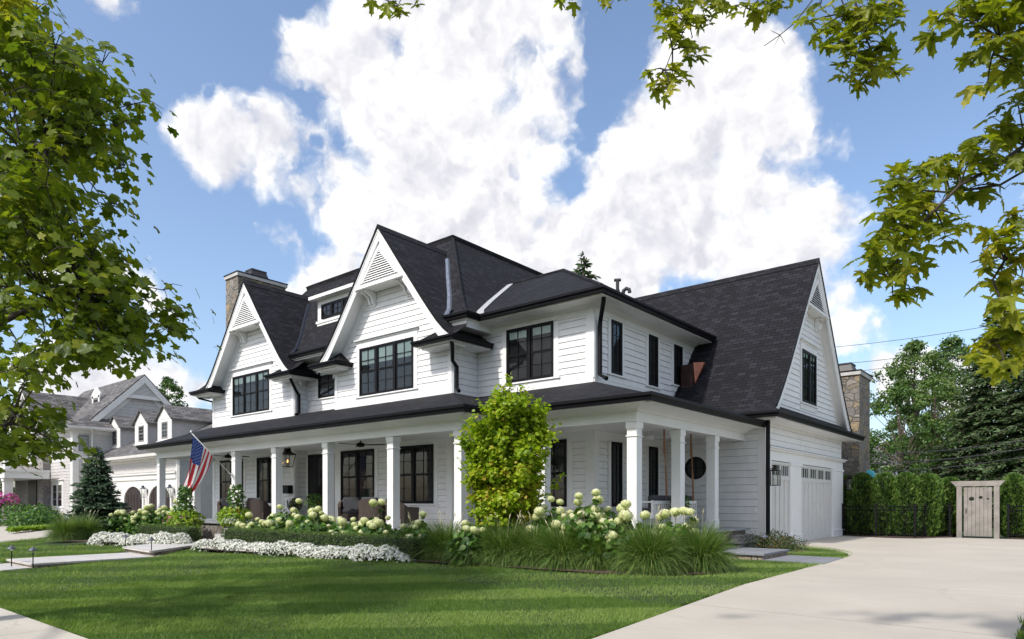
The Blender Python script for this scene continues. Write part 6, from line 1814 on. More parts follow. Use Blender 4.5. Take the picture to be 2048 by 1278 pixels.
# ------------------------------------------------------------------ the neighbouring gray house
NB = thing('neighbor_house', 'pale gray sided neighboring house with gray shingles, three dormers and a stone entry tower', 'house', (-46, 18, 0))
HOUSE_MAIN = H
def nb_walls():
    m = MB()
    m.box(-48.2, -35.9, 16.0, 26, 0, 3.8); m.box(-56.5, -48.2, 14.9, 26, 0, 6.0); m.box(-41.5, -36.9, 18.4, 24, 0, 4.2)
    m.box(-56, -49.0, 15.3, 23.2, 3.8, 6.0)
    m.prism([(-49.3, 15.3, 5.9), (-49.3, 23.3, 5.9), (-49.3, 19.3, 9.85)], (.3, 0, 0))
    m.build('wall', 'gray_siding', NB)
    s = MB(); FA, FB, FC, FD_ = FY(16.0), FY(14.9), FX(-48.2), FX(-49.0)
    siding(s, FA, 2.9, 3.6, lambda z: (-47.9, -36.1), e=.2); 
    siding(s, FB, .4, 5.7, lambda z: (-53.4, -48.5), [(-52.1, -49.9, .8, 2.6), (-52.1, -49.9, 3.9, 5.7)], e=.2)
    siding(s, FC, .4, 4.2, lambda z: (15.1, 16), e=.2); siding(s, FC, 4.2, 5.7, lambda z: (15.1, 18.9), e=.2)
    siding(s, FY(18.4), .4, 4.0, lambda z: (-41.4, -37.0), e=.2)
    siding(s, FD_, 6.1, 9.2, lambda z: (19.3 - (9.6 - z) * .97, 19.3 + (9.6 - z) * .97) if z < 8.7 else None, e=.22)
    s.build('siding', ['gray_siding', 'siding_joint'], NB)
    t = MB()
    t.fbox(FB, -48.55, -48.17, 0, .04, 0, 6.0); t.fbox(FC, 14.87, 15.2, 0, .04, 0, 6.0); t.fbox(FB, -53.4, -48.2, 0, .035, 5.6, 6.0); t.fbox(FC, 14.9, 19, 0, .035, 5.6, 6.0)
    t.fbox(FC, 14.9, 16, 0, .05, 3.95, 4.2)
    t.fbox(FA, -36.25, -35.87, 0, .05, 0, 3.8); t.fbox(FA, -48.2, -35.9, 0, .04, 3.5, 3.8)
    t.fbox(FA, -48.2, -36.2, 0, .10, 2.50, 2.78); t.fbox(FA, -48.2, -36.1, 0, .18, 2.78, 2.86)
    t.build('trim', 'neighbor_white', NB)
    # panelled white wall round the arched doors
    for k, (a, b) in enumerate(((-47.2, -44.4), (-42.85, -40.3), (-39.4, -36.75))):
        c = (a + b) / 2; r = (b - a) / 2; z_s = 1.35
        fr = MB(); n = 14
        def arc(rr, zz): return [(c + rr * math.cos(math.pi * j / n), zz + .62 * rr * math.sin(math.pi * j / n)) for j in range(n + 1)]
        a1 = arc(r, z_s); a0 = arc(r + .16, z_s)
        for j in range(n): 
            fr.hexa([FA.p(a1[j][0], .02, a1[j][1]), FA.p(a0[j][0], .02, a0[j][1]), FA.p(a0[j + 1][0], .02, a0[j + 1][1]), FA.p(a1[j + 1][0], .02, a1[j + 1][1]),
                     FA.p(a1[j][0], .14, a1[j][1]), FA.p(a0[j][0], .14, a0[j][1]), FA.p(a0[j + 1][0], .14, a0[j + 1][1]), FA.p(a1[j + 1][0], .14, a1[j + 1][1])])
        fr.fbox(FA, a - .16, a, .02, .14, 0, z_s); fr.fbox(FA, b, b + .16, .02, .14, 0, z_s)
        d = MB(); d.add([FA.p(x, .06, z) for x, z in a1] + [FA.p(b, .06, 0.0), FA.p(a, .06, 0.0)][::1], [tuple(list(range(n + 1)) + [n + 2, n + 1])])
        o = d.build('garage_door', 'red_wood', NB); fr.build('door_surround', 'neighbor_white', o)
        bt = MB()
        for q in range(1, 6): x = a + (b - a) * q / 6; bt.fbox(FA, x - .015, x + .015, .062, .075, 0, z_s + .3)
        bt.build('batten', 'red_wood', o)
    w = MB()
    def clip(u0, u1): w.fbox(FA, u0, u1, 0, .03, 0, 2.5)
    clip(-48.2, -36.25)
    w.build('white_panel', 'neighbor_white', NB)
    # roofs
    r = MB()
    r.add([(-48.4, 15.5, 3.85), (-35.5, 15.5, 3.85), (-35.5, 21.6, 7.05), (-48.4, 21.6, 7.05)], [(0, 1, 2, 3)])
    r.add([(-35.5, 15.5, 3.85), (-35.5, 21.6, 7.05), (-35.5, 28.5, 3.85)], [(0, 1, 2)]); r.add([(-48.4, 21.6, 7.05), (-35.5, 21.6, 7.05), (-35.5, 28.5, 3.85), (-48.4, 28.5, 3.85)], [(0, 1, 2, 3)])
    r.build('roof', 'gray_shingles', NB)
    r = MB()
    for s_ in (-1, 1):
        r.hexa([(-60, 19.3, 9.86), (-60, 19.3 + s_ * 4.3, 5.5), (-48.6, 19.3 + s_ * 4.3, 5.5), (-48.6, 19.3, 9.86), (-60, 19.3, 9.96), (-60, 19.3 + s_ * 4.3, 5.6), (-48.6, 19.3 + s_ * 4.3, 5.6), (-48.6, 19.3, 9.96)])
    r.build('roof', 'gray_shingles', NB)
    k = MB()
    for s_ in (-1, 1):
        k.hexa([(-48.66, 19.3, 9.35), (-48.66, 19.3 + s_ * 4.25, 5.05), (-48.56, 19.3 + s_ * 4.25, 5.05), (-48.56, 19.3, 9.35), (-48.66, 19.3, 9.84), (-48.66, 19.3 + s_ * 4.25, 5.52), (-48.56, 19.3 + s_ * 4.25, 5.52), (-48.56, 19.3, 9.84)])
        k.hexa([(-49.0, 19.3, 8.9), (-49.0, 19.3 + s_ * 4.1, 4.8), (-48.92, 19.3 + s_ * 4.1, 4.8), (-48.92, 19.3, 8.9), (-49.0, 19.3, 9.4), (-49.0, 19.3 + s_ * 4.1, 5.2), (-48.92, 19.3 + s_ * 4.1, 5.2), (-48.92, 19.3, 9.4)])
    k.fbox(FD_, 18.0, 20.6, .03, .36, 8.25, 8.42)
    k.prism([(-48.72, 18.0, 8.42), (-48.72, 20.6, 8.42), (-48.72, 19.3, 9.6)], (.05, 0, 0))
    k.build('rake_board', 'neighbor_white', NB)
    lv = MB()
    for j in range(8): zz = 8.52 + j * .09; hw = max(.05, .78 * (1 - (zz - 8.46) / .95)); lv.box(-48.672, -48.655, 19.3 - hw, 19.3 + hw, zz, zz + .03)
    lv.build('gable_vent', 'siding_joint', NB)
    # hipped roof over the two storey bay
    r = MB(); e = 5.98
    r.add([(-57, 14.4, e), (-47.7, 14.4, e), (-49.9, 16.8, 7.3), (-57, 16.8, 7.3)], [(0, 1, 2, 3)]); r.add([(-47.7, 14.4, e), (-47.7, 23.5, e), (-49.0, 23.5, 6.7), (-49.9, 16.8, 7.3)], [(0, 1, 2, 3)])
    r.build('roof', 'gray_shingles', NB)
    g = MB(); g.sweep([(-57, 14.42), (-47.72, 14.42), (-47.72, 19)], [(0, 5.86), (.10, 5.86), (.13, 6.0), (0, 6.0)]); g.sweep([(-48.2, 15.52), (-35.5, 15.52)], [(0, 3.72), (.1, 3.72), (.13, 3.87), (0, 3.87)])
    g.build('gutter', 'neighbor_white', NB)
    g = MB(); g.box(-57, -47.74, 14.44, 14.9, 5.8, 5.86); g.box(-48.2, -47.74, 14.9, 19, 5.8, 5.86); g.box(-48.1, -35.6, 15.54, 16, 3.66, 3.72); g.build('soffit', 'neighbor_white', NB)
    MB().tube([(-47.85, 15.7, 5.9), (-47.95, 15.9, 5.7), (-48.08, 15.93, 5.5), (-48.08, 15.93, 4.3), (-48.0, 15.85, 4.1)], .06, 8).build('downspout', 'neighbor_white', NB)
    MB().tube([(-36.0, 15.93, 3.7), (-36.0, 15.93, .1)], .06, 8).build('downspout', 'neighbor_white', NB)
    # dormers
    for cx in (-47.85, -43.7, -40.45):
        y0 = 17.2; zb = 4.85
        F_ = FY(y0)
        o = MB().box(cx - .85, cx + .85, y0, y0 + 2.4, zb - .3, zb + 1.15).build('dormer', 'gray_siding', NB)
        q = MB(); q.fbox(F_, cx - .92, cx - .40, 0, .05, zb - .05, zb + 1.2); q.fbox(F_, cx + .40, cx + .92, 0, .05, zb - .05, zb + 1.2); q.fbox(F_, cx - .4, cx + .4, 0, .045, zb - .05, zb + .08); q.fbox(F_, cx - .4, cx + .4, 0, .045, zb + 1.05, zb + 1.2)
        q.fbox(F_, cx - 1.0, cx + 1.0, 0, .10, zb - .12, zb - .05)
        q.prism([F_.p(cx - .98, .06, zb + 1.2), F_.p(cx + .98, .06, zb + 1.2), F_.p(cx, .06, zb + 1.95)], (0, .1, 0)); q.build('dormer_trim', 'neighbor_white', o)
        rr = MB()
        for s_ in (-1, 1): rr.hexa([(cx, y0 - .18, zb + 1.97), (cx + s_ * 1.12, y0 - .18, zb + 1.10), (cx + s_ * 1.12, y0 + 3.4, zb + 1.10), (cx, y0 + 3.4, zb + 1.97), (cx, y0 - .18, zb + 2.05), (cx + s_ * 1.12, y0 - .18, zb + 1.18), (cx + s_ * 1.12, y0 + 3.4, zb + 1.18), (cx, y0 + 3.4, zb + 2.05)])
        rr.build('dormer_roof', 'gray_shingles', o)
        window(o, F_, cx - .38, cx + .38, zb + .08, zb + 1.05, casing=0, sill=False, frame_mat='siding_joint', cols=2)
    # windows of the bay
    window(NB, FB, -51.98, -50.05, .9, 2.44, units=2, hung=False, rows=3, frame_mat='neighbor_white', casing=.18, casing_mat='neighbor_white', cap=True, cols=1)
    window(NB, FB, -51.98, -50.05, 4.1, 5.5, units=2, hung=True, frame_mat='neighbor_white', casing=.18, casing_mat='neighbor_white')
    window(NB, FC, 15.18, 15.80, 4.45, 5.5, units=1, casing=.06, casing_mat='neighbor_white', frame_mat='siding_joint', head=.02)
    # entry tower and portico
    o = MB().box(-58.6, -52.4, 14.45, 20, 0, 7.0).build('entry_tower', 'ledge_stone', NB)
    q = MB(); q.prism([(-58.9, 14.42, 6.4), (-52.1, 14.42, 6.4), (-53.2, 14.42, 6.9), (-55.5, 14.42, 8.6), (-57.8, 14.42, 6.9)], (0, .5, 0)); q.build('tower_gable', 'ledge_stone', o)
    q = MB()
    for s_ in (-1, 1):
        for (a, za), (b, zb2) in zip([(0, 8.85), (1.9, 7.0)], [(1.9, 7.0), (3.4, 6.4)]):
            q.hexa([(-55.5 + s_ * a, 14.1, za - .25), (-55.5 + s_ * b, 14.1, zb2 - .25), (-55.5 + s_ * b, 14.4, zb2 - .25), (-55.5 + s_ * a, 14.4, za - .25), (-55.5 + s_ * a, 14.1, za), (-55.5 + s_ * b, 14.1, zb2), (-55.5 + s_ * b, 14.4, zb2), (-55.5 + s_ * a, 14.4, za)])
    q.build('rake_board', 'neighbor_white', o)
    q = MB()
    for s_ in (-1, 1): q.add([(-55.5, 14.05, 8.9), (-55.5 + s_ * 1.95, 14.05, 7.05), (-55.5 + s_ * 1.95, 20, 7.05), (-55.5, 20, 8.9)], [(0, 1, 2, 3)]); q.add([(-55.5 + s_ * 1.95, 14.05, 7.05), (-55.5 + s_ * 3.5, 14.05, 6.42), (-55.5 + s_ * 3.5, 20, 6.42), (-55.5 + s_ * 1.95, 20, 7.05)], [(0, 1, 2, 3)])
    q.build('roof', 'gray_shingles', o)
    window(NB, FY(14.45), -56.6, -54.6, 4.1, 5.9, units=2, frame_mat='neighbor_white', casing=.2, casing_mat='neighbor_white')
    MB().box(-55.3, -53.6, 14.38, 14.45, .3, 2.7).build('front_door', 'red_wood', NB)
    q = MB(); q.box(-62, -50.9, 12.0, 14.4, 2.75, 3.15); q.box(-62.1, -50.8, 11.9, 14.4, 3.15, 3.3)
    for x in (-51.6, -56.5, -61): q.box(x - .22, x + .22, 12.1, 12.55, .2, 2.75); q.box(x - .28, x + .28, 12.04, 12.61, .2, .45); q.box(x - .27, x + .27, 12.05, 12.6, 2.55, 2.75)
    q.build('portico', 'neighbor_white', NB)
    q = MB()
    for x in (-51.2, -54.5, -58): q.box(x - .15, x + .15, 12.05, 12.35, 3.3, 4.2)
    q.box(-62, -51.0, 12.1, 12.3, 4.02, 4.12); q.box(-62, -51.0, 12.12, 12.28, 3.4, 3.48)
    x = -61.8
    while x < -51.2: q.box(x, x + .06, 12.17, 12.23, 3.48, 4.02); x += .19
    q.build('balustrade', 'neighbor_white', NB)
    MB().box(-57, -49.0, 11.0, 14.9, -.02, .18).build('terrace', 'bluestone', NB)
    MB().box(-57.05, -48.95, 10.95, 14.9, -.1, .12).build('terrace_base', 'ledge_stone', NB)
    # small dormer on the high roof
    o = MB().box(-52.9, -51.7, 17.6, 20, 7.3, 8.6).build('dormer', 'gray_siding', NB)
    q = MB(); q.box(-53.0, -52.75, 17.54, 17.6, 7.3, 8.65); q.box(-51.85, -51.6, 17.54, 17.6, 7.3, 8.65); q.box(-53.1, -51.5, 17.54, 17.6, 8.5, 8.75); q.prism([(-53.1, 17.54, 8.75), (-51.5, 17.54, 8.75), (-52.3, 17.54, 9.3)], (0, .1, 0)); q.build('dormer_trim', 'neighbor_white', o)
    window(o, FY(17.6), -52.72, -51.88, 7.4, 8.45, casing=0, sill=False, frame_mat='siding_joint')
    q = MB(); q.tube([(-41.2, 24, 7.2), (-41.2, 24, 8.9)], .11, 10); q.tube([(-41.2, 24, 8.75), (-41.2, 24, 8.9)], .16, 10); q.build('vent_pipe', 'zinc', NB)
    q = MB(); q.box(-43.5, -37.5, 23.5, 27, 6.0, 7.5); q.build('flat_roof', 'gray_siding', NB)
nb_walls()

def wall_lamp(name, label, loc, kind='lantern', mat='lantern_bronze', s=1.0, n=(1, 0), lit=False, group=None):
    """square wall lantern with four glass sides; n: direction away from the wall"""
    t = thing(name, label, 'lantern', loc, 0, group)
    x, y, z = loc; c = (x + n[0] * .17 * s, y + n[1] * .17 * s)
    w = .085 * s; h = .17 * s
    m = MB()
    for a in (-1, 1):
        for b in (-1, 1): m.box(c[0] + a * w - .008, c[0] + a * w + .008, c[1] + b * w - .008, c[1] + b * w + .008, z - h, z + h)
    m.box(c[0] - w - .012, c[0] + w + .012, c[1] - w - .012, c[1] + w + .012, z - h - .02, z - h)
    m.box(c[0] - w - .02, c[0] + w + .02, c[1] - w - .02, c[1] + w + .02, z + h, z + h + .02)
    m.lathe((c[0], c[1], z + h + .02), [(w * 1.05, 0), (w * .5, .05 * s), (w * .45, .09 * s), (w * .55, .095 * s), (w * .55, .12 * s), (.01, .13 * s)], 4)
    m.build('cage', mat, t)
    b = MB(); b.tube([(c[0], c[1], z + h + .08 * s), (x + n[0] * .06, y + n[1] * .06, z + h + .06 * s), (x, y, z + h * .6)], .010, 6)
    b.box(x - .05 * abs(n[1]) - .005, x + .05 * abs(n[1]) + .005 + .02 * n[0], y - .05 * abs(n[0]) - .005, y + .05 * abs(n[0]) + .005, z - .02, z + .16 * s)
    b.build('bracket', mat, t)
    g = MB(); g.box(c[0] - w + .004, c[0] + w - .004, c[1] - w + .004, c[1] + w - .004, z - h, z + h); g.build('glass', 'lamp_glass', t)
    g = MB(); g.tube([(c[0], c[1], z - h), (c[0], c[1], z - h * .1)], .014, 8); g.build('candle', 'petal_white', t)
    g = MB(); g.lathe((c[0], c[1], z - h * .1), [(.004, 0), (.012, .02), (.009, .04), (.001, .065)], 8); g.build('flame' if lit else 'bulb', 'flame' if lit else 'petal_white', t)
    return t
m, N, bs, out = newmat('lamp_glass'); N.t.nodes.remove(bs)
_a = N.n('ShaderNodeBsdfTransparent'); _a.inputs[0].default_value = (.93, .94, .93, 1); _b = N.n('ShaderNodeBsdfGlossy', i_Roughness=.05); _m = N.n('ShaderNodeMixShader'); _m.inputs[0].default_value = .10
N.l(_a.outputs[0], _m.inputs[1]); N.l(_b.outputs[0], _m.inputs[2]); N.l(_m.outputs[0], out.inputs[0])
GL = 'wall lanterns at the garage doors'
wall_lamp('wall_lantern', 'black wall lantern on the near corner of the garage, beside the narrow garage door', (-6.55, 19.10, 1.92), s=1.15, group=GL)
wall_lamp('wall_lantern', 'black wall lantern on the far corner of the garage against the hedge', (-6.50, 27.18, 1.90), s=1.1, n=(.7, .7), group=GL)
wall_lamp('wall_lantern', 'bronze wall lantern between the arched doors of the neighboring garage', (-39.85, 15.96, 1.75), s=1.35, n=(0, -1), mat='zinc', group='lanterns on the neighboring garage')
wall_lamp('wall_lantern', 'bronze wall lantern at the right end of the neighboring garage', (-36.5, 15.96, 1.75), s=1.35, n=(0, -1), mat='zinc', group='lanterns on the neighboring garage')
wall_lamp('porch_lantern', 'small lit lantern glowing beside the round porch window', (-8.12, 18.90, 2.24), s=.55, n=(0, -1), lit=True)
def gas_lantern():
    x, y = -20.62, 12.8
    t = thing('hanging_lantern', 'black copper gas lantern hanging from a hoop over the porch steps', 'lantern', (x, y, 3.14))
    m = MB(); 
    m.lathe((x, y, 2.86), [(.20, 0), (.215, .02), (.11, .10), (.07, .14), (.08, .15), (.08, .22), (.03, .23)], 4)
    for a in (-1, 1):
        for b in (-1, 1): m.tube([(x + a * .19, y + b * .19, 2.86), (x + a * .12, y + b * .12, 2.46)], .011, 5)
    m.box(x - .13, x + .13, y - .13, y + .13, 2.44, 2.46); m.build('cage', 'lantern_bronze', t)
    hp = [(x + .21 * math.cos(a), y, 2.88 + .27 * math.sin(a)) for a in np.linspace(0, math.pi, 14)]
    m = MB(); m.tube(hp, .018, 6); m.tube([(x, y, 3.14), (x, y, 3.18)], .02, 6); m.build('hoop', 'lantern_bronze', t)
    g = MB(); g.hexa([(x - .12, y - .12, 2.46), (x + .12, y - .12, 2.46), (x + .12, y + .12, 2.46), (x - .12, y + .12, 2.46), (x - .185, y - .185, 2.86), (x + .185, y - .185, 2.86), (x + .185, y + .185, 2.86), (x - .185, y + .185, 2.86)]); g.build('glass', 'lamp_glass', t)
    g = MB(); g.tube([(x, y, 2.46), (x, y, 2.6)], .012, 6); g.build('burner', 'brass', t)
    g = MB(); g.lathe((x, y, 2.6), [(.004, 0), (.018, .03), (.012, .06), (.001, .10)], 8); g.build('flame', 'flame', t)
gas_lantern()
def fan(label, x, y, rot, n=3):
    t = thing('ceiling_fan', label, 'ceiling fan', (x, y, 3.12), 0, 'porch ceiling fans')
    m = MB(); m.lathe((x, y, 2.90), [(.03, 0), (.11, .02), (.13, .06), (.12, .11), (.06, .14), (.02, .15), (.02, .22)], 16); m.build('motor', 'black_frame', t)
    for k in range(n):
        a = rot + k * 2 * math.pi / n; c, s = math.cos(a), math.sin(a)
        b = MB(); pts = []
        for r, w in ((.10, .03), (.25, .055), (.70, .05), (.78, .02)): pts.append((r, w))
        for (r0, w0), (r1, w1) in zip(pts[:-1], pts[1:]):
            b.hexa([(x + c * r0 - s * w0, y + s * r0 + c * w0, 2.955), (x + c * r1 - s * w1, y + s * r1 + c * w1, 2.955), (x + c * r1 + s * w1, y + s * r1 - c * w1, 2.975), (x + c * r0 + s * w0, y + s * r0 - c * w0, 2.975),
                    (x + c * r0 - s * w0, y + s * r0 + c * w0, 2.965), (x + c * r1 - s * w1, y + s * r1 + c * w1, 2.965), (x + c * r1 + s * w1, y + s * r1 - c * w1, 2.985), (x + c * r0 + s * w0, y + s * r0 - c * w0, 2.985)])
        b.build('blade', 'black_frame', t)
fan('black ceiling fan in front of the wide double window', -16.5, 12.7, .55)
fan('black ceiling fan behind the flag', -24.5, 12.7, .8)
fan('pale ceiling fan over the porch swing', -8.7, 16.2, .3)
for o in bpy.data.objects:
    if o.name.startswith('ceiling_fan') and 'pale' in o.get('label', ''):
        for ch in o.children: ch.data.materials[0] = MATS['white_paint']

# ---- mailbox
t = thing('mailbox', 'black wall mailbox beside the front door', 'mailbox', (-22.05, 13.78, 1.6))
MB().box(-22.24, -21.88, 13.60, 13.80, 1.56, 1.84).build('box', 'black_frame', t, bevel=.01)
MB().box(-22.25, -21.87, 13.585, 13.80, 1.80, 1.86).build('lid', 'black_frame', t, bevel=.01)

# ---- flag
def flag():
    bx, by, bz = -22.03, 11.52, 2.18
    t = thing('flag', 'red white and blue striped flag drooping from a white pole on a porch column', 'flag', (bx, by, bz))
    tip = Vector((-22.13, 10.22, 3.52)); base = Vector((bx, by, bz))
    m = MB(); m.tube([tuple(base), tuple(tip)], .014, 8); m.build('pole', 'pole_white', t, smooth=True)
    m = MB(); m.lathe(tuple(tip), [(.012, -.02), (.03, .0), (.035, .03), (.02, .06), (.002, .08)], 10); m.build('finial', 'pole_white', t, smooth=True)
    m = MB(); m.tube([tuple(base + Vector((0, .07, -.05))), tuple(base + (tip - base) * .07)], .022, 8); m.box(bx - .03, bx + .03, by + .02, by + .06, bz - .10, bz + .05); m.build('bracket', 'pole_white', t)
    d = (tip - base).normalized(); h0 = base + d * (tip - base).length * .94; h1 = base + d * (tip - base).length * .47
    NU, NV = 26, 44
    e0 = Vector((-22.42, 10.16, 1.82)); e1 = Vector((-22.34, 10.30, 1.50))
    V = []
    for i in range(NU + 1):
        u = i / NU; a = h0.lerp(h1, u); e = e0.lerp(e1, u)
        for j in range(NV + 1):
            v = j / NV
            p = a.lerp(e, v)
            # the fall of the cloth: deep folds running down from the pole
            bulge = math.sin(v * math.pi) * .10
            f = math.sin(u * 15 + v * 1.5) * (.02 + .055 * v) * min(1, v * 3)
            g = math.cos(u * 11 + 1) * .03 * v
            p = p + Vector((f * .5 + .10 * bulge + g, f * .9 + bulge * .9 * (u - .3), -.10 * math.sin(v * math.pi)))
            V.append(tuple(p))
    F_ = []; M_ = []
    for i in range(NU):
        for j in range(NV):
            a = i * (NV + 1) + j; F_.append((a, a + 1, a + NV + 2, a + NV + 1))
            st = int(i / 2)
            if st < 7 and j / NV < .40: M_.append(2)
            else: M_.append(0 if st % 2 == 0 else 1)
    def at(u, v):
        i = min(NU - 1, int(u * NU)); j = min(NV - 1, int(v * NV)); fu, fv = u * NU - i, v * NV - j
        g = lambda ii, jj: Vector(V[ii * (NV + 1) + jj])
        p = (g(i, j) * (1 - fu) + g(i + 1, j) * fu) * (1 - fv) + (g(i, j + 1) * (1 - fu) + g(i + 1, j + 1) * fu) * fv
        n = (g(i + 1, j) - g(i, j)).cross(g(i, j + 1) - g(i, j)).normalized()
        return p, n
    # stars
    for r in range(9):
        for c in range(6 if r % 2 == 0 else 5):
            u = (r + 1) / 10 * (7 / 13); v = ((c * 2 + (1 if r % 2 == 0 else 2)) / 12) * .40
            for sgn in (1, -1):
                b = len(V); 
                p, n = at(u, v); V.append(tuple(p + n * .004 * sgn))
                for k in range(10):
                    rad = .0165 if k % 2 == 0 else .007; an = 2 * math.pi * k / 10
                    p, n = at(min(1, max(0, u + rad * math.cos(an) * 1.0)), max(0, v + rad * math.sin(an) * .62)); V.append(tuple(p + n * .004 * sgn))
                for k in range(10): F_.append((b, b + 1 + k, b + 1 + (k + 1) % 10)); M_.append(1)
    me = bpy.data.meshes.new('cloth'); me.from_pydata([(x - bx, y - by, z - bz) for x, y, z in V], [], F_)
    for q in ('flag_red', 'flag_white', 'flag_blue'): me.materials.append(MATS[q])
    me.polygons.foreach_set('material_index', M_); me.polygons.foreach_set('use_smooth', [True] * len(F_)); me.update()
    link('cloth', me, t)
flag()

# ---- wicker armchairs
def wicker_chair(name, label, loc, rz, mat='dark_wicker', group=None):
    t = thing(name, label, 'armchair', (0, 0, 0), 0, group)
    m = MB(); m.box(-.34, .34, -.34, .30, .10, .34); m.build('seat', mat, t, bevel=.03)
    n = 12; b = MB()
    # curved back and arms: a wrap-round shell, higher at the back
    pts = []
    for i in range(n + 1):
        a = math.pi * (-.05 + 1.10 * i / n); x, y = .40 * math.cos(a), .06 + .32 * math.sin(a) + (-.0)
        hgt = .56 + .22 * max(0, math.sin(a)) ** .6 if 0 < a < math.pi else .56
        pts.append((x, y, hgt))
    pts = [(.40, -.36, .54)] + pts + [(-.40, -.36, .54)]
    for (x0, y0, h0), (x1, y1, h1) in zip(pts[:-1], pts[1:]):
        def inn(x, y): return (x * .84, y * .86 if y > 0 else y)
        i0, i1 = inn(x0, y0), inn(x1, y1)
        b.hexa([(x0, y0, .08), (x1, y1, .08), (i1[0], i1[1], .08), (i0[0], i0[1], .08), (x0 * 1.04, y0 * 1.04, h0), (x1 * 1.04, y1 * 1.04, h1), (i1[0], i1[1], h1), (i0[0], i0[1], h0)])
    b.build('backrest', mat, t)
    for sx in (-1, 1):
        for sy in (-1, 1): MB().tube([(sx * .31, sy * .29, .12), (sx * .32, sy * .30, 0)], .022, 6).build('leg', mat, t)
    MB().box(-.31, .31, -.33, .22, .34, .47).build('cushion', 'cushion', t, bevel=.04)
    MB().hexa([(-.27, .12, .44), (.27, .12, .44), (.27, .25, .44), (-.27, .25, .44), (-.25, .22, .84), (.25, .22, .84), (.25, .32, .82), (-.25, .32, .82)]).build('back_cushion', 'cushion', t, bevel=.04)
    t.location = loc; t.rotation_euler = (0, 0, rz)
    return t
GC = 'dark wicker armchairs on the porch'
wc = wicker_chair('wicker_chair', 'dark wicker armchair facing right between the second and third porch columns', (-23.7, 12.35, .56), R(75), group=GC)
copy_thing(wc, (-22.0, 12.5, .56), R(215), 'dark wicker armchair seen from behind between the third and fourth porch columns')
copy_thing(wc, (-17.0, 12.75, .56), R(55), 'dark wicker armchair with a charcoal cushion right of the fifth porch column')
copy_thing(wc, (-15.7, 12.55, .56), R(205), 'dark wicker armchair partly behind the sixth porch column, left of it')
copy_thing(wc, (-14.7, 12.7, .56), R(170), 'dark wicker armchair seen from behind, right of the sixth porch column')
wicker_chair('lounge_chair', 'tan wicker lounge chair on the neighboring terrace', (-49.6, 12.0, .18), R(120), 'tan_wicker')
t = thing('side_table', 'small round dark table between the wicker chairs at the double window', 'table', (-16.3, 12.5, .56))
MB().lathe((-16.3, 12.5, .56), [(.24, .46), (.25, .48), (.24, .50), (.01, .501)], 20).build('table_top', 'black_frame', t)
MB().lathe((-16.3, 12.5, .56), [(.16, 0), (.03, .03), (.025, .44), (.10, .46)], 12).build('pedestal', 'black_frame', t)

# ---- porch swing
def swing():
    y0, y1, x = 14.95, 17.45, -7.98; zb = .96
    t = thing('porch_swing', 'white slatted porch swing with gray cushions hanging on ropes', 'swing', (x - .25, (y0 + y1) / 2, zb))
    m = MB(); m.box(x - .55, x + .02, y0, y1, zb - .03, zb + .02); m.box(x - .56, x - .50, y0, y1, zb - .10, zb - .03); m.box(x - .03, x + .03, y0, y1, zb - .12, zb - .03); m.build('seat', 'white_paint', t, bevel=.005)
    m = MB(); m.box(x + .01, x + .05, y0, y1, zb + .24, zb + .32); m.box(x + .01, x + .05, y0, y1, zb + .02, zb + .07)
    yy = y0 + .03
    while yy < y1 - .04: m.box(x + .015, x + .045, yy, yy + .05, zb + .07, zb + .24); yy += .105
    m.build('backrest', 'white_paint', t)
    for y in (y0, y1 - .05):
        a = MB(); a.box(x - .54, x + .05, y, y + .05, zb + .27, zb + .31); a.box(x - .53, x - .48, y, y + .05, zb, zb + .27); a.box(x, x + .052, y - .002, y + .052, zb - .1, zb + .33); a.build('armrest', 'white_paint', t, bevel=.004)
    for k in range(3): w = (y1 - y0 - .2) / 3; MB().box(x - .16, x - .01, y0 + .1 + k * w + .01, y0 + .1 + (k + 1) * w - .01, zb + .1, zb + .46).build('cushion', 'cushion', t, bevel=.035)
    MB().box(x - .52, x - .02, y0 + .1, y1 - .1, zb + .02, zb + .13).build('seat_cushion', 'cushion', t, bevel=.03)
    for y in (15.8, 17.38):
        MB().tube([(x - .02, y, zb + .02), (x - .05, y, 2.5), (x - .08, y, 3.1)], .016, 6).build('rope', 'rope', t)
        MB().tube([(x - .02, y + .07, zb + .02), (x - .05, y + .06, 2.0), (x - .08, y + .01, 2.56)], .014, 6).build('rope', 'rope', t)
        MB().tube([(x - .08, y, 2.5), (x - .08, y, 2.62), (x - .08, y, 3.12)], [.034, .026, .024], 6).build('rope_knot', 'rope', t)
swing()

# ---- pots and planters
def pot_plant(name, label, loc, pot_h, pot_r, parts, stems_h=0, square=True, mat='zinc', group=None, seed=0):
    rs = np.random.RandomState(seed)
    t = thing(name, label, 'planter', loc, 0, group)
    x, y, z = loc
    MB().lathe(loc, [(pot_r * .62, 0), (pot_r * .98, pot_h * .96), (pot_r * 1.06, pot_h), (pot_r * .9, pot_h), (pot_r * .88, pot_h * .9)], 4 if square else 20).build('pot', mat, t)
    for nm, mt, tmpl, n, r, z0, z1, size, cx, cy in parts:
        a = rs.uniform(0, 6.28, n); u = rs.uniform(0, 1, n); rr = r * np.sqrt(rs.uniform(.1, 1, n)) * np.sqrt(np.clip(1 - (2 * u - 1) ** 2 * .6, .1, 1))
        P = np.stack([x + cx + np.cos(a) * rr, y + cy + np.sin(a) * rr, z + z0 + (z1 - z0) * u], 1)
        V, Fc, Rv = leaves_at(P, np.stack([np.cos(a), np.sin(a), np.full(n, .5)], 1), size, tmpl, .5, .35, None, rs)
        npmesh(nm, V, Fc, mt, Rv, t)
    if stems_h:
        m = MB()
        for k in range(3): m.tube([(x + .05 * k - .05, y, z + pot_h), (x + rs.uniform(-.08, .08), y + rs.uniform(-.08, .08), z + stems_h)], .008, 4)
        m.build('trellis', 'bark', t)
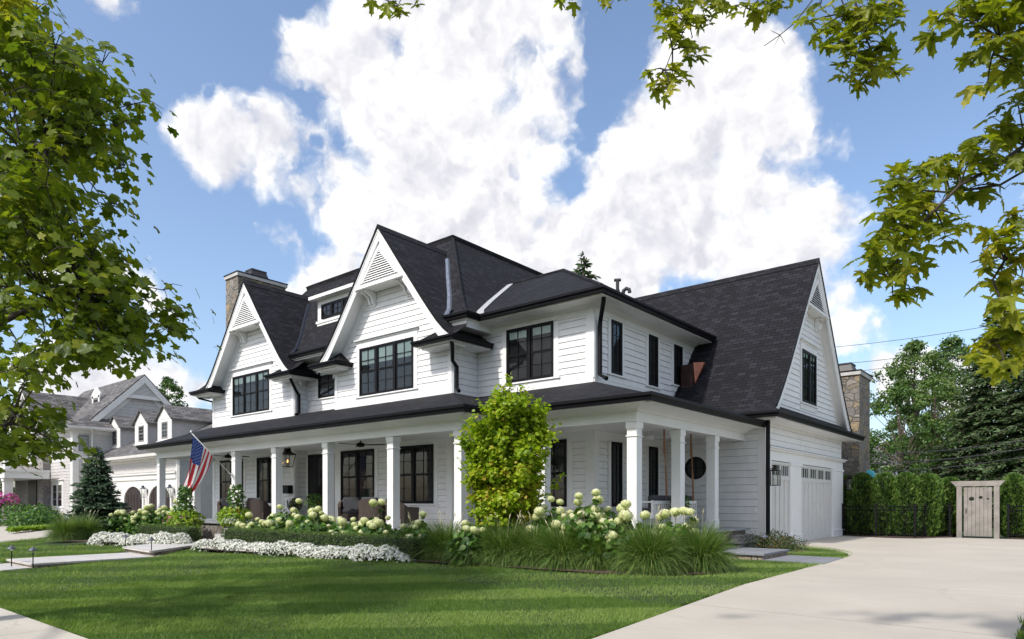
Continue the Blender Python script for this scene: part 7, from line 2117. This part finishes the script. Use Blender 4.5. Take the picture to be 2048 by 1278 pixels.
leafmat('petal_white_leafy', [(.75, .76, .70), (.85, .85, .82)], .25); leafmat('petal_magenta_leafy', [(.42, .03, .22), (.60, .08, .40), (.70, .30, .60)], .25); leafmat('petal_red_leafy', [(.35, .02, .03), (.5, .04, .05)], .2)
p = w_at(383, 1004, 22.3)
pot_plant('flower_planter', 'tall zinc planter with vines and pink flowers left of the porch steps', (p[0], p[1] - .2, .02), .62, .24,
          [('trailing_foliage', 'lime_leaf', ROUND, 900, .62, .35, .92, .085, 0, 0), ('dark_foliage', 'hydrangea_leaf', ROUND, 500, .34, .7, 1.1, .08, 0, 0), ('climber', 'hydrangea_leaf', LEAF, 620, .24, .95, 1.72, .10, 0, 0),
           ('white_blossoms', 'petal_white_leafy', ROUND, 90, .42, .55, 1.5, .07, 0, 0), ('pink_blossoms', 'petal_magenta_leafy', ROUND, 70, .60, .5, .85, .065, 0, -.1)], 1.6, group='planters at the porch steps', seed=161)
p = w_at(478, 1004, 21.6)
pot_plant('flower_planter', 'planter with white climbing flowers and lime foliage at the right side of the porch steps', (p[0], p[1] - .1, .25), .45, .24,
          [('trailing_foliage', 'lime_leaf', ROUND, 900, .55, .25, .80, .085, -.1, 0), ('climber', 'hydrangea_leaf', LEAF, 620, .25, .75, 1.52, .10, 0, 0),
           ('white_blossoms', 'petal_white_leafy', ROUND, 80, .34, .7, 1.5, .075, 0, 0), ('red_blossoms', 'petal_red_leafy', ROUND, 50, .2, .62, .78, .06, .1, -.1), ('silver_foliage', 'silver_leaf', LEAF, 260, .3, .35, .5, .07, .12, -.2)], 1.45, group='planters at the porch steps', seed=162)
pot_plant('potted_plant', 'dark pot with a bushy green plant left of the front door', (-21.45, 13.6, .56), .40, .17, [('foliage', 'perennial_leaf', LEAF, 420, .27, .38, .78, .09, 0, 0)], square=False, mat='terracotta_dark', group='pots by the front door', seed=163)
pot_plant('potted_plant', 'dark pot with a round green plant in front of the door', (-19.75, 13.3, .56), .40, .19, [('foliage', 'hydrangea_leaf', LEAF, 620, .34, .38, .95, .08, 0, 0), ('red_blossoms', 'petal_red_leafy', ROUND, 22, .33, .5, .7, .05, 0, 0)], square=False, mat='terracotta_dark', group='pots by the front door', seed=164)
pot_plant('potted_plant', 'pot of dark foliage with red flowers in front of the porch swing', (-7.62, 15.75, .56), .42, .17, [('foliage', 'hydrangea_leaf', LEAF, 380, .25, .4, .86, .11, 0, 0), ('red_blossoms', 'petal_red_leafy', ROUND, 24, .24, .45, .7, .06, 0, 0)], square=False, mat='terracotta_dark', seed=165)
pot_plant('flower_pot', 'large pot of magenta flowers on the neighboring terrace', (-51.5, 12.0, .18), .75, .45, [('foliage', 'hydrangea_leaf', LEAF, 500, .9, .7, 1.5, .16, 0, 0), ('pink_blossoms', 'petal_magenta_leafy', ROUND, 420, .95, .85, 1.65, .15, 0, 0), ('silver_foliage', 'silver_leaf', LEAF, 200, .8, .6, 1.0, .15, 0, 0)], square=False, mat='terracotta_dark', group='flower pots on the neighboring terrace', seed=166)
pot_plant('flower_pot', 'small low pot of pink flowers at the edge of the neighboring terrace', (-51.6, 11.0, .05), .35, .3, [('pink_blossoms', 'petal_magenta_leafy', ROUND, 260, .5, .2, .9, .13, 0, 0)], square=False, mat='pale_bluestone', group='flower pots on the neighboring terrace', seed=167)
pot_plant('flower_pot', 'pot of magenta flowers beside the neighboring portico column, at the left edge', (-57.3, 12.4, .18), .7, .4, [('foliage', 'hydrangea_leaf', LEAF, 300, .7, .6, 1.3, .16, 0, 0), ('pink_blossoms', 'petal_magenta_leafy', ROUND, 300, .75, .8, 1.5, .15, 0, 0)], square=False, mat='terracotta_dark', group='flower pots on the neighboring terrace', seed=168)

# ---- path lights
def path_light(label, px, py, z, h, first=None):
    d = (1.25 - z) / ((py - HY) / F_PX); t_ = (px - 1024) / F_PX; loc = ((t_ * _C - _S) * d, (t_ * _S + _C) * d, z)
    if first is not None: return copy_thing(first, loc, 0, label, (1, 1, h / .42))
    t = thing('path_light', label, 'path light', (0, 0, 0), 0, 'path lights along the walks')
    MB().tube([(0, 0, -.05), (0, 0, .36)], .011, 8).build('stem', 'black_metal', t)
    MB().lathe((0, 0, .36), [(.015, -.05), (.02, -.03), (.095, -.028), (.09, -.01), (.035, .03), (.02, .045), (.012, .06), (.002, .07)], 14).build('shade', 'zinc', t, smooth=True)
    MB().lathe((0, 0, .30), [(.02, 0), (.028, .03), (.015, .05)], 8).build('lamp', 'petal_white', t)
    t.location = loc; t.scale = (1, 1, h / .42); return t
pl = path_light('path light at the left corner of the lower walk step, nearest the left edge', 23, 1128, -.14, .42)
path_light('path light at the right corner of the lower walk step', 66, 1132, -.14, .42, pl)
path_light('path light at the left corner of the upper walk step', 251, 1095, -.02, .36, pl)
path_light('path light at the right corner of the upper walk step, against the white flowers', 303, 1105, -.02, .38, pl)
path_light('path light beside the bluestone slab near the driveway', 1529, 1106, .0, .48, pl)

# ---- small plant sign
p = w_at(771, 1095, 14.6)
t = thing('plant_sign', 'small tilted white plant sign at the right end of the white flowers', 'sign', (p[0], p[1], 0))
MB().tube([(p[0], p[1], 0), (p[0], p[1], p[2])], .006, 5).build('stake', 'zinc', t)
c_, s_ = math.cos(R(38)), math.sin(R(38))
q = [(-.075, -.05), (.075, -.02), (.075, .07), (-.075, .04)]
MB().prism([(p[0] + a * c_, p[1] - .01 + a * s_, p[2] + b) for a, b in q], (.004, -.006, 0)).build('plate', 'sign_white', t)
MB().prism([(p[0] + a * c_ * .5 + .006, p[1] - .02 + a * s_ * .5, p[2] + .015 + b * .4) for a, b in q], (.001, -.002, 0)).build('emblem', 'arborvitae_flat', t)

# ---- metal fence in front of the hedge
def fence(label, pts, h=1.12, gate_posts=()):
    t = thing('metal_fence', label, 'fence', (pts[0][0], pts[0][1], 0), 0, 'black metal fence')
    rails = MB(); bars = MB()
    for (x0, y0), (x1, y1) in zip(pts[:-1], pts[1:]):
        L = math.hypot(x1 - x0, y1 - y0)
        for z in (.12, h - .16, h - .02): rails.tube([(x0, y0, z), (x1, y1, z)], .016, 4)
        n = int(L / .115)
        for k in range(1, n): x = x0 + (x1 - x0) * k / n; y = y0 + (y1 - y0) * k / n; bars.tube([(x, y, .06), (x, y, h - .02)], .0085, 4)
    rails.build('rails', 'black_metal', t); bars.build('pickets', 'black_metal', t)
    for x, y in pts: 
        m = MB(); m.box(x - .032, x + .032, y - .032, y + .032, -.05, h + .05); m.box(x - .042, x + .042, y - .042, y + .042, h + .05, h + .075); m.build('post', 'black_metal', t)
fence('black metal fence with pickets in front of the hedge beside the garage', [(-6.5, 26.9), (-5.35, 26.62), (-4.15, 26.55), (-3.95, 27.4)])
fence('black metal fence section immediately left of the wooden gate', [(-3.75, 28.3), (-3.35, 28.35)])
fence('black metal fence with pickets right of the wooden gate', [(-1.68, 28.4), (-.6, 28.3), (.6, 28.2)])

# ---- wooden gate
def gate():
    y = 28.3; t = thing('wooden_gate', 'weathered cedar board gate under a crossbeam, with three round holes', 'gate', (-2.5, y, 0))
    for a, b in ((-3.14, -2.98), (-2.07, -1.91)): MB().box(a, b, y - .08, y + .08, -.05, 1.80).build('post', 'cedar', t, bevel=.008)
    MB().prism([(-3.32, y - .09, 1.98), (-1.75, y - .09, 1.98), (-1.90, y - .09, 1.80), (-3.17, y - .09, 1.80)], (0, .18, 0)).build('crossbeam', 'cedar', t)
    g = MB(); xs = np.linspace(-2.93, -2.12, 8)
    holes = [(-2.70, 1.36, .068), (-2.44, 1.41, .050), (-2.23, 1.36, .030)]
    F_ = FY(y - .03)
    for a, b in zip(xs[:-1], xs[1:]):
        cuts = [(cx, cz, r) for cx, cz, r in holes if a - r < cx < b + r]
        g.fbox(F_, a + .003, b - .003, 0, .03, .06, 1.76)
    leaf = g.build('boards', 'cedar', t, bevel=.003)
    g = MB()
    for cx, cz, r in holes: g.poly([F_.p(cx + r * 1.15 * math.cos(k * math.pi / 10), .034, cz + r * math.sin(k * math.pi / 10)) for k in range(20)])
    g.build('peephole', 'dark_fill', leaf)
    g = MB(); g.box(-2.93, -2.12, y + .03, y + .06, .25, .37); g.box(-2.93, -2.12, y + .03, y + .06, 1.4, 1.52); g.build('rail', 'cedar', t)
    MB().tube([(-2.86, y - .07, .85), (-2.86, y - .07, 1.02)], .014, 6).build('latch', 'black_metal', t)
gate()

# ---- blue plastic scrap behind the hedge
p = w_at(1741, 946, 25.6)
t = thing('plastic_slide', 'light blue plastic piece poking up above the hedge beside the chimney', 'plastic piece', (p[0], p[1], 1.9))
MB().prism([(p[0] - .12, p[1], p[2] - .35), (p[0] - .13, p[1], p[2] + .07), (p[0] - .07, p[1], p[2] + .11), (p[0] + .04, p[1], p[2] + .07), (p[0] + .10, p[1], p[2] - .02), (p[0] + .06, p[1], p[2] - .35)], (.03, .1, 0)).build('body', 'lightblue_plastic', t, bevel=.01)

# ---- far white house beyond the hedge
t = thing('far_house', 'low white sided house with a gray roof far behind the hedge', 'house', (-12, 66, 0))
FH = Frame(w_at(1690, 1004, 62)[:2], (_C, _S), (_S, -_C))
m = MB(); m.fbox(FH, 0, 10.5, -9, 0, 0, 4.6); m.build('wall', 'siding_paint', t)
m = MB(); siding(m, FH, .2, 4.5, lambda z: (0, 10.5), e=.22); m.build('siding', ['siding_paint', 'siding_joint'], t)
m = MB(); m.add([FH.p(-.5, .6, 4.55), FH.p(11, .6, 4.55), FH.p(11, -4.5, 7.1), FH.p(-.5, -4.5, 7.1)], [(0, 1, 2, 3)]); m.add([FH.p(-.5, -9.6, 4.55), FH.p(11, -9.6, 4.55), FH.p(11, -4.5, 7.1), FH.p(-.5, -4.5, 7.1)], [(0, 1, 2, 3)]); m.build('roof', 'gray_shingles', t)
for a in (1.2, 5.2, 8.6): window(t, FH, a, a + 1.1, 2.6, 4.0, frame_mat='neighbor_white', casing=.12, casing_mat='neighbor_white')
m = MB(); m.fbox(FH, -.5, 11, .58, .70, 4.42, 4.56); m.build('gutter', 'neighbor_white', t)
q = FH.p(7.3, -1.5, 6.1); MB().lathe(q, [(.35, 0), (.35, .25), (.5, .3), (.3, .45), (.01, .5)], 14).build('roof_vent', 'zinc', t)

# ---- power lines
def wire(label, a, da, b, db, sag, r=.012):
    p0, p1 = Vector(w_at(*a, da)), Vector(w_at(*b, db)); ext = (p1 - p0) * .35
    p1 = p1 + ext; p0 = p0 - ext * .6
    pts = []
    for i in range(17): u = i / 16; q = p0.lerp(p1, u); pts.append((q.x, q.y, q.z - sag * 4 * u * (1 - u)))
    tag(MB().tube(pts, r, 5, caps=False).build('power_line', 'wire'), label, 'power line', 'power lines across the right side')
wire('highest power line, running from the garage gable across the sky', (1675, 690), 34, (2000, 642), 31, .2)
wire('second highest power line, just over the stone chimney', (1705, 722), 34, (1960, 683), 31, .2)
wire('third power line from the top, touching the chimney flue', (1722, 738), 34, (2000, 690), 31, .2)
wire('upper of the three low thick power lines before the far house', (1742, 905), 32, (2048, 873), 29, .25, .022)
wire('middle of the three low thick power lines before the far house', (1742, 922), 32, (2048, 888), 29, .3, .024)
wire('lowest of the three low thick power lines before the far house', (1742, 936), 32, (2048, 902), 29, .35, .020)

# ---- fallen leaves
for x, y, lb in ((-1.6, 6.2, 'brown fallen leaf on the driveway near the bottom of the view'), (-9.6, 5.0, 'dark fallen leaf on the lawn at left')):
    V, Fc, Rv = leaves_at(np.array([[x, y, gz(y) + .045]]), np.array([[0, 0, 1.0]]), .10, MAPLE_LO, .15, 0, np.array([.3]), nrs)
    tag(npmesh('fallen_leaf', V, Fc, 'dead_leaf', Rv), lb, 'leaf', 'fallen leaves')
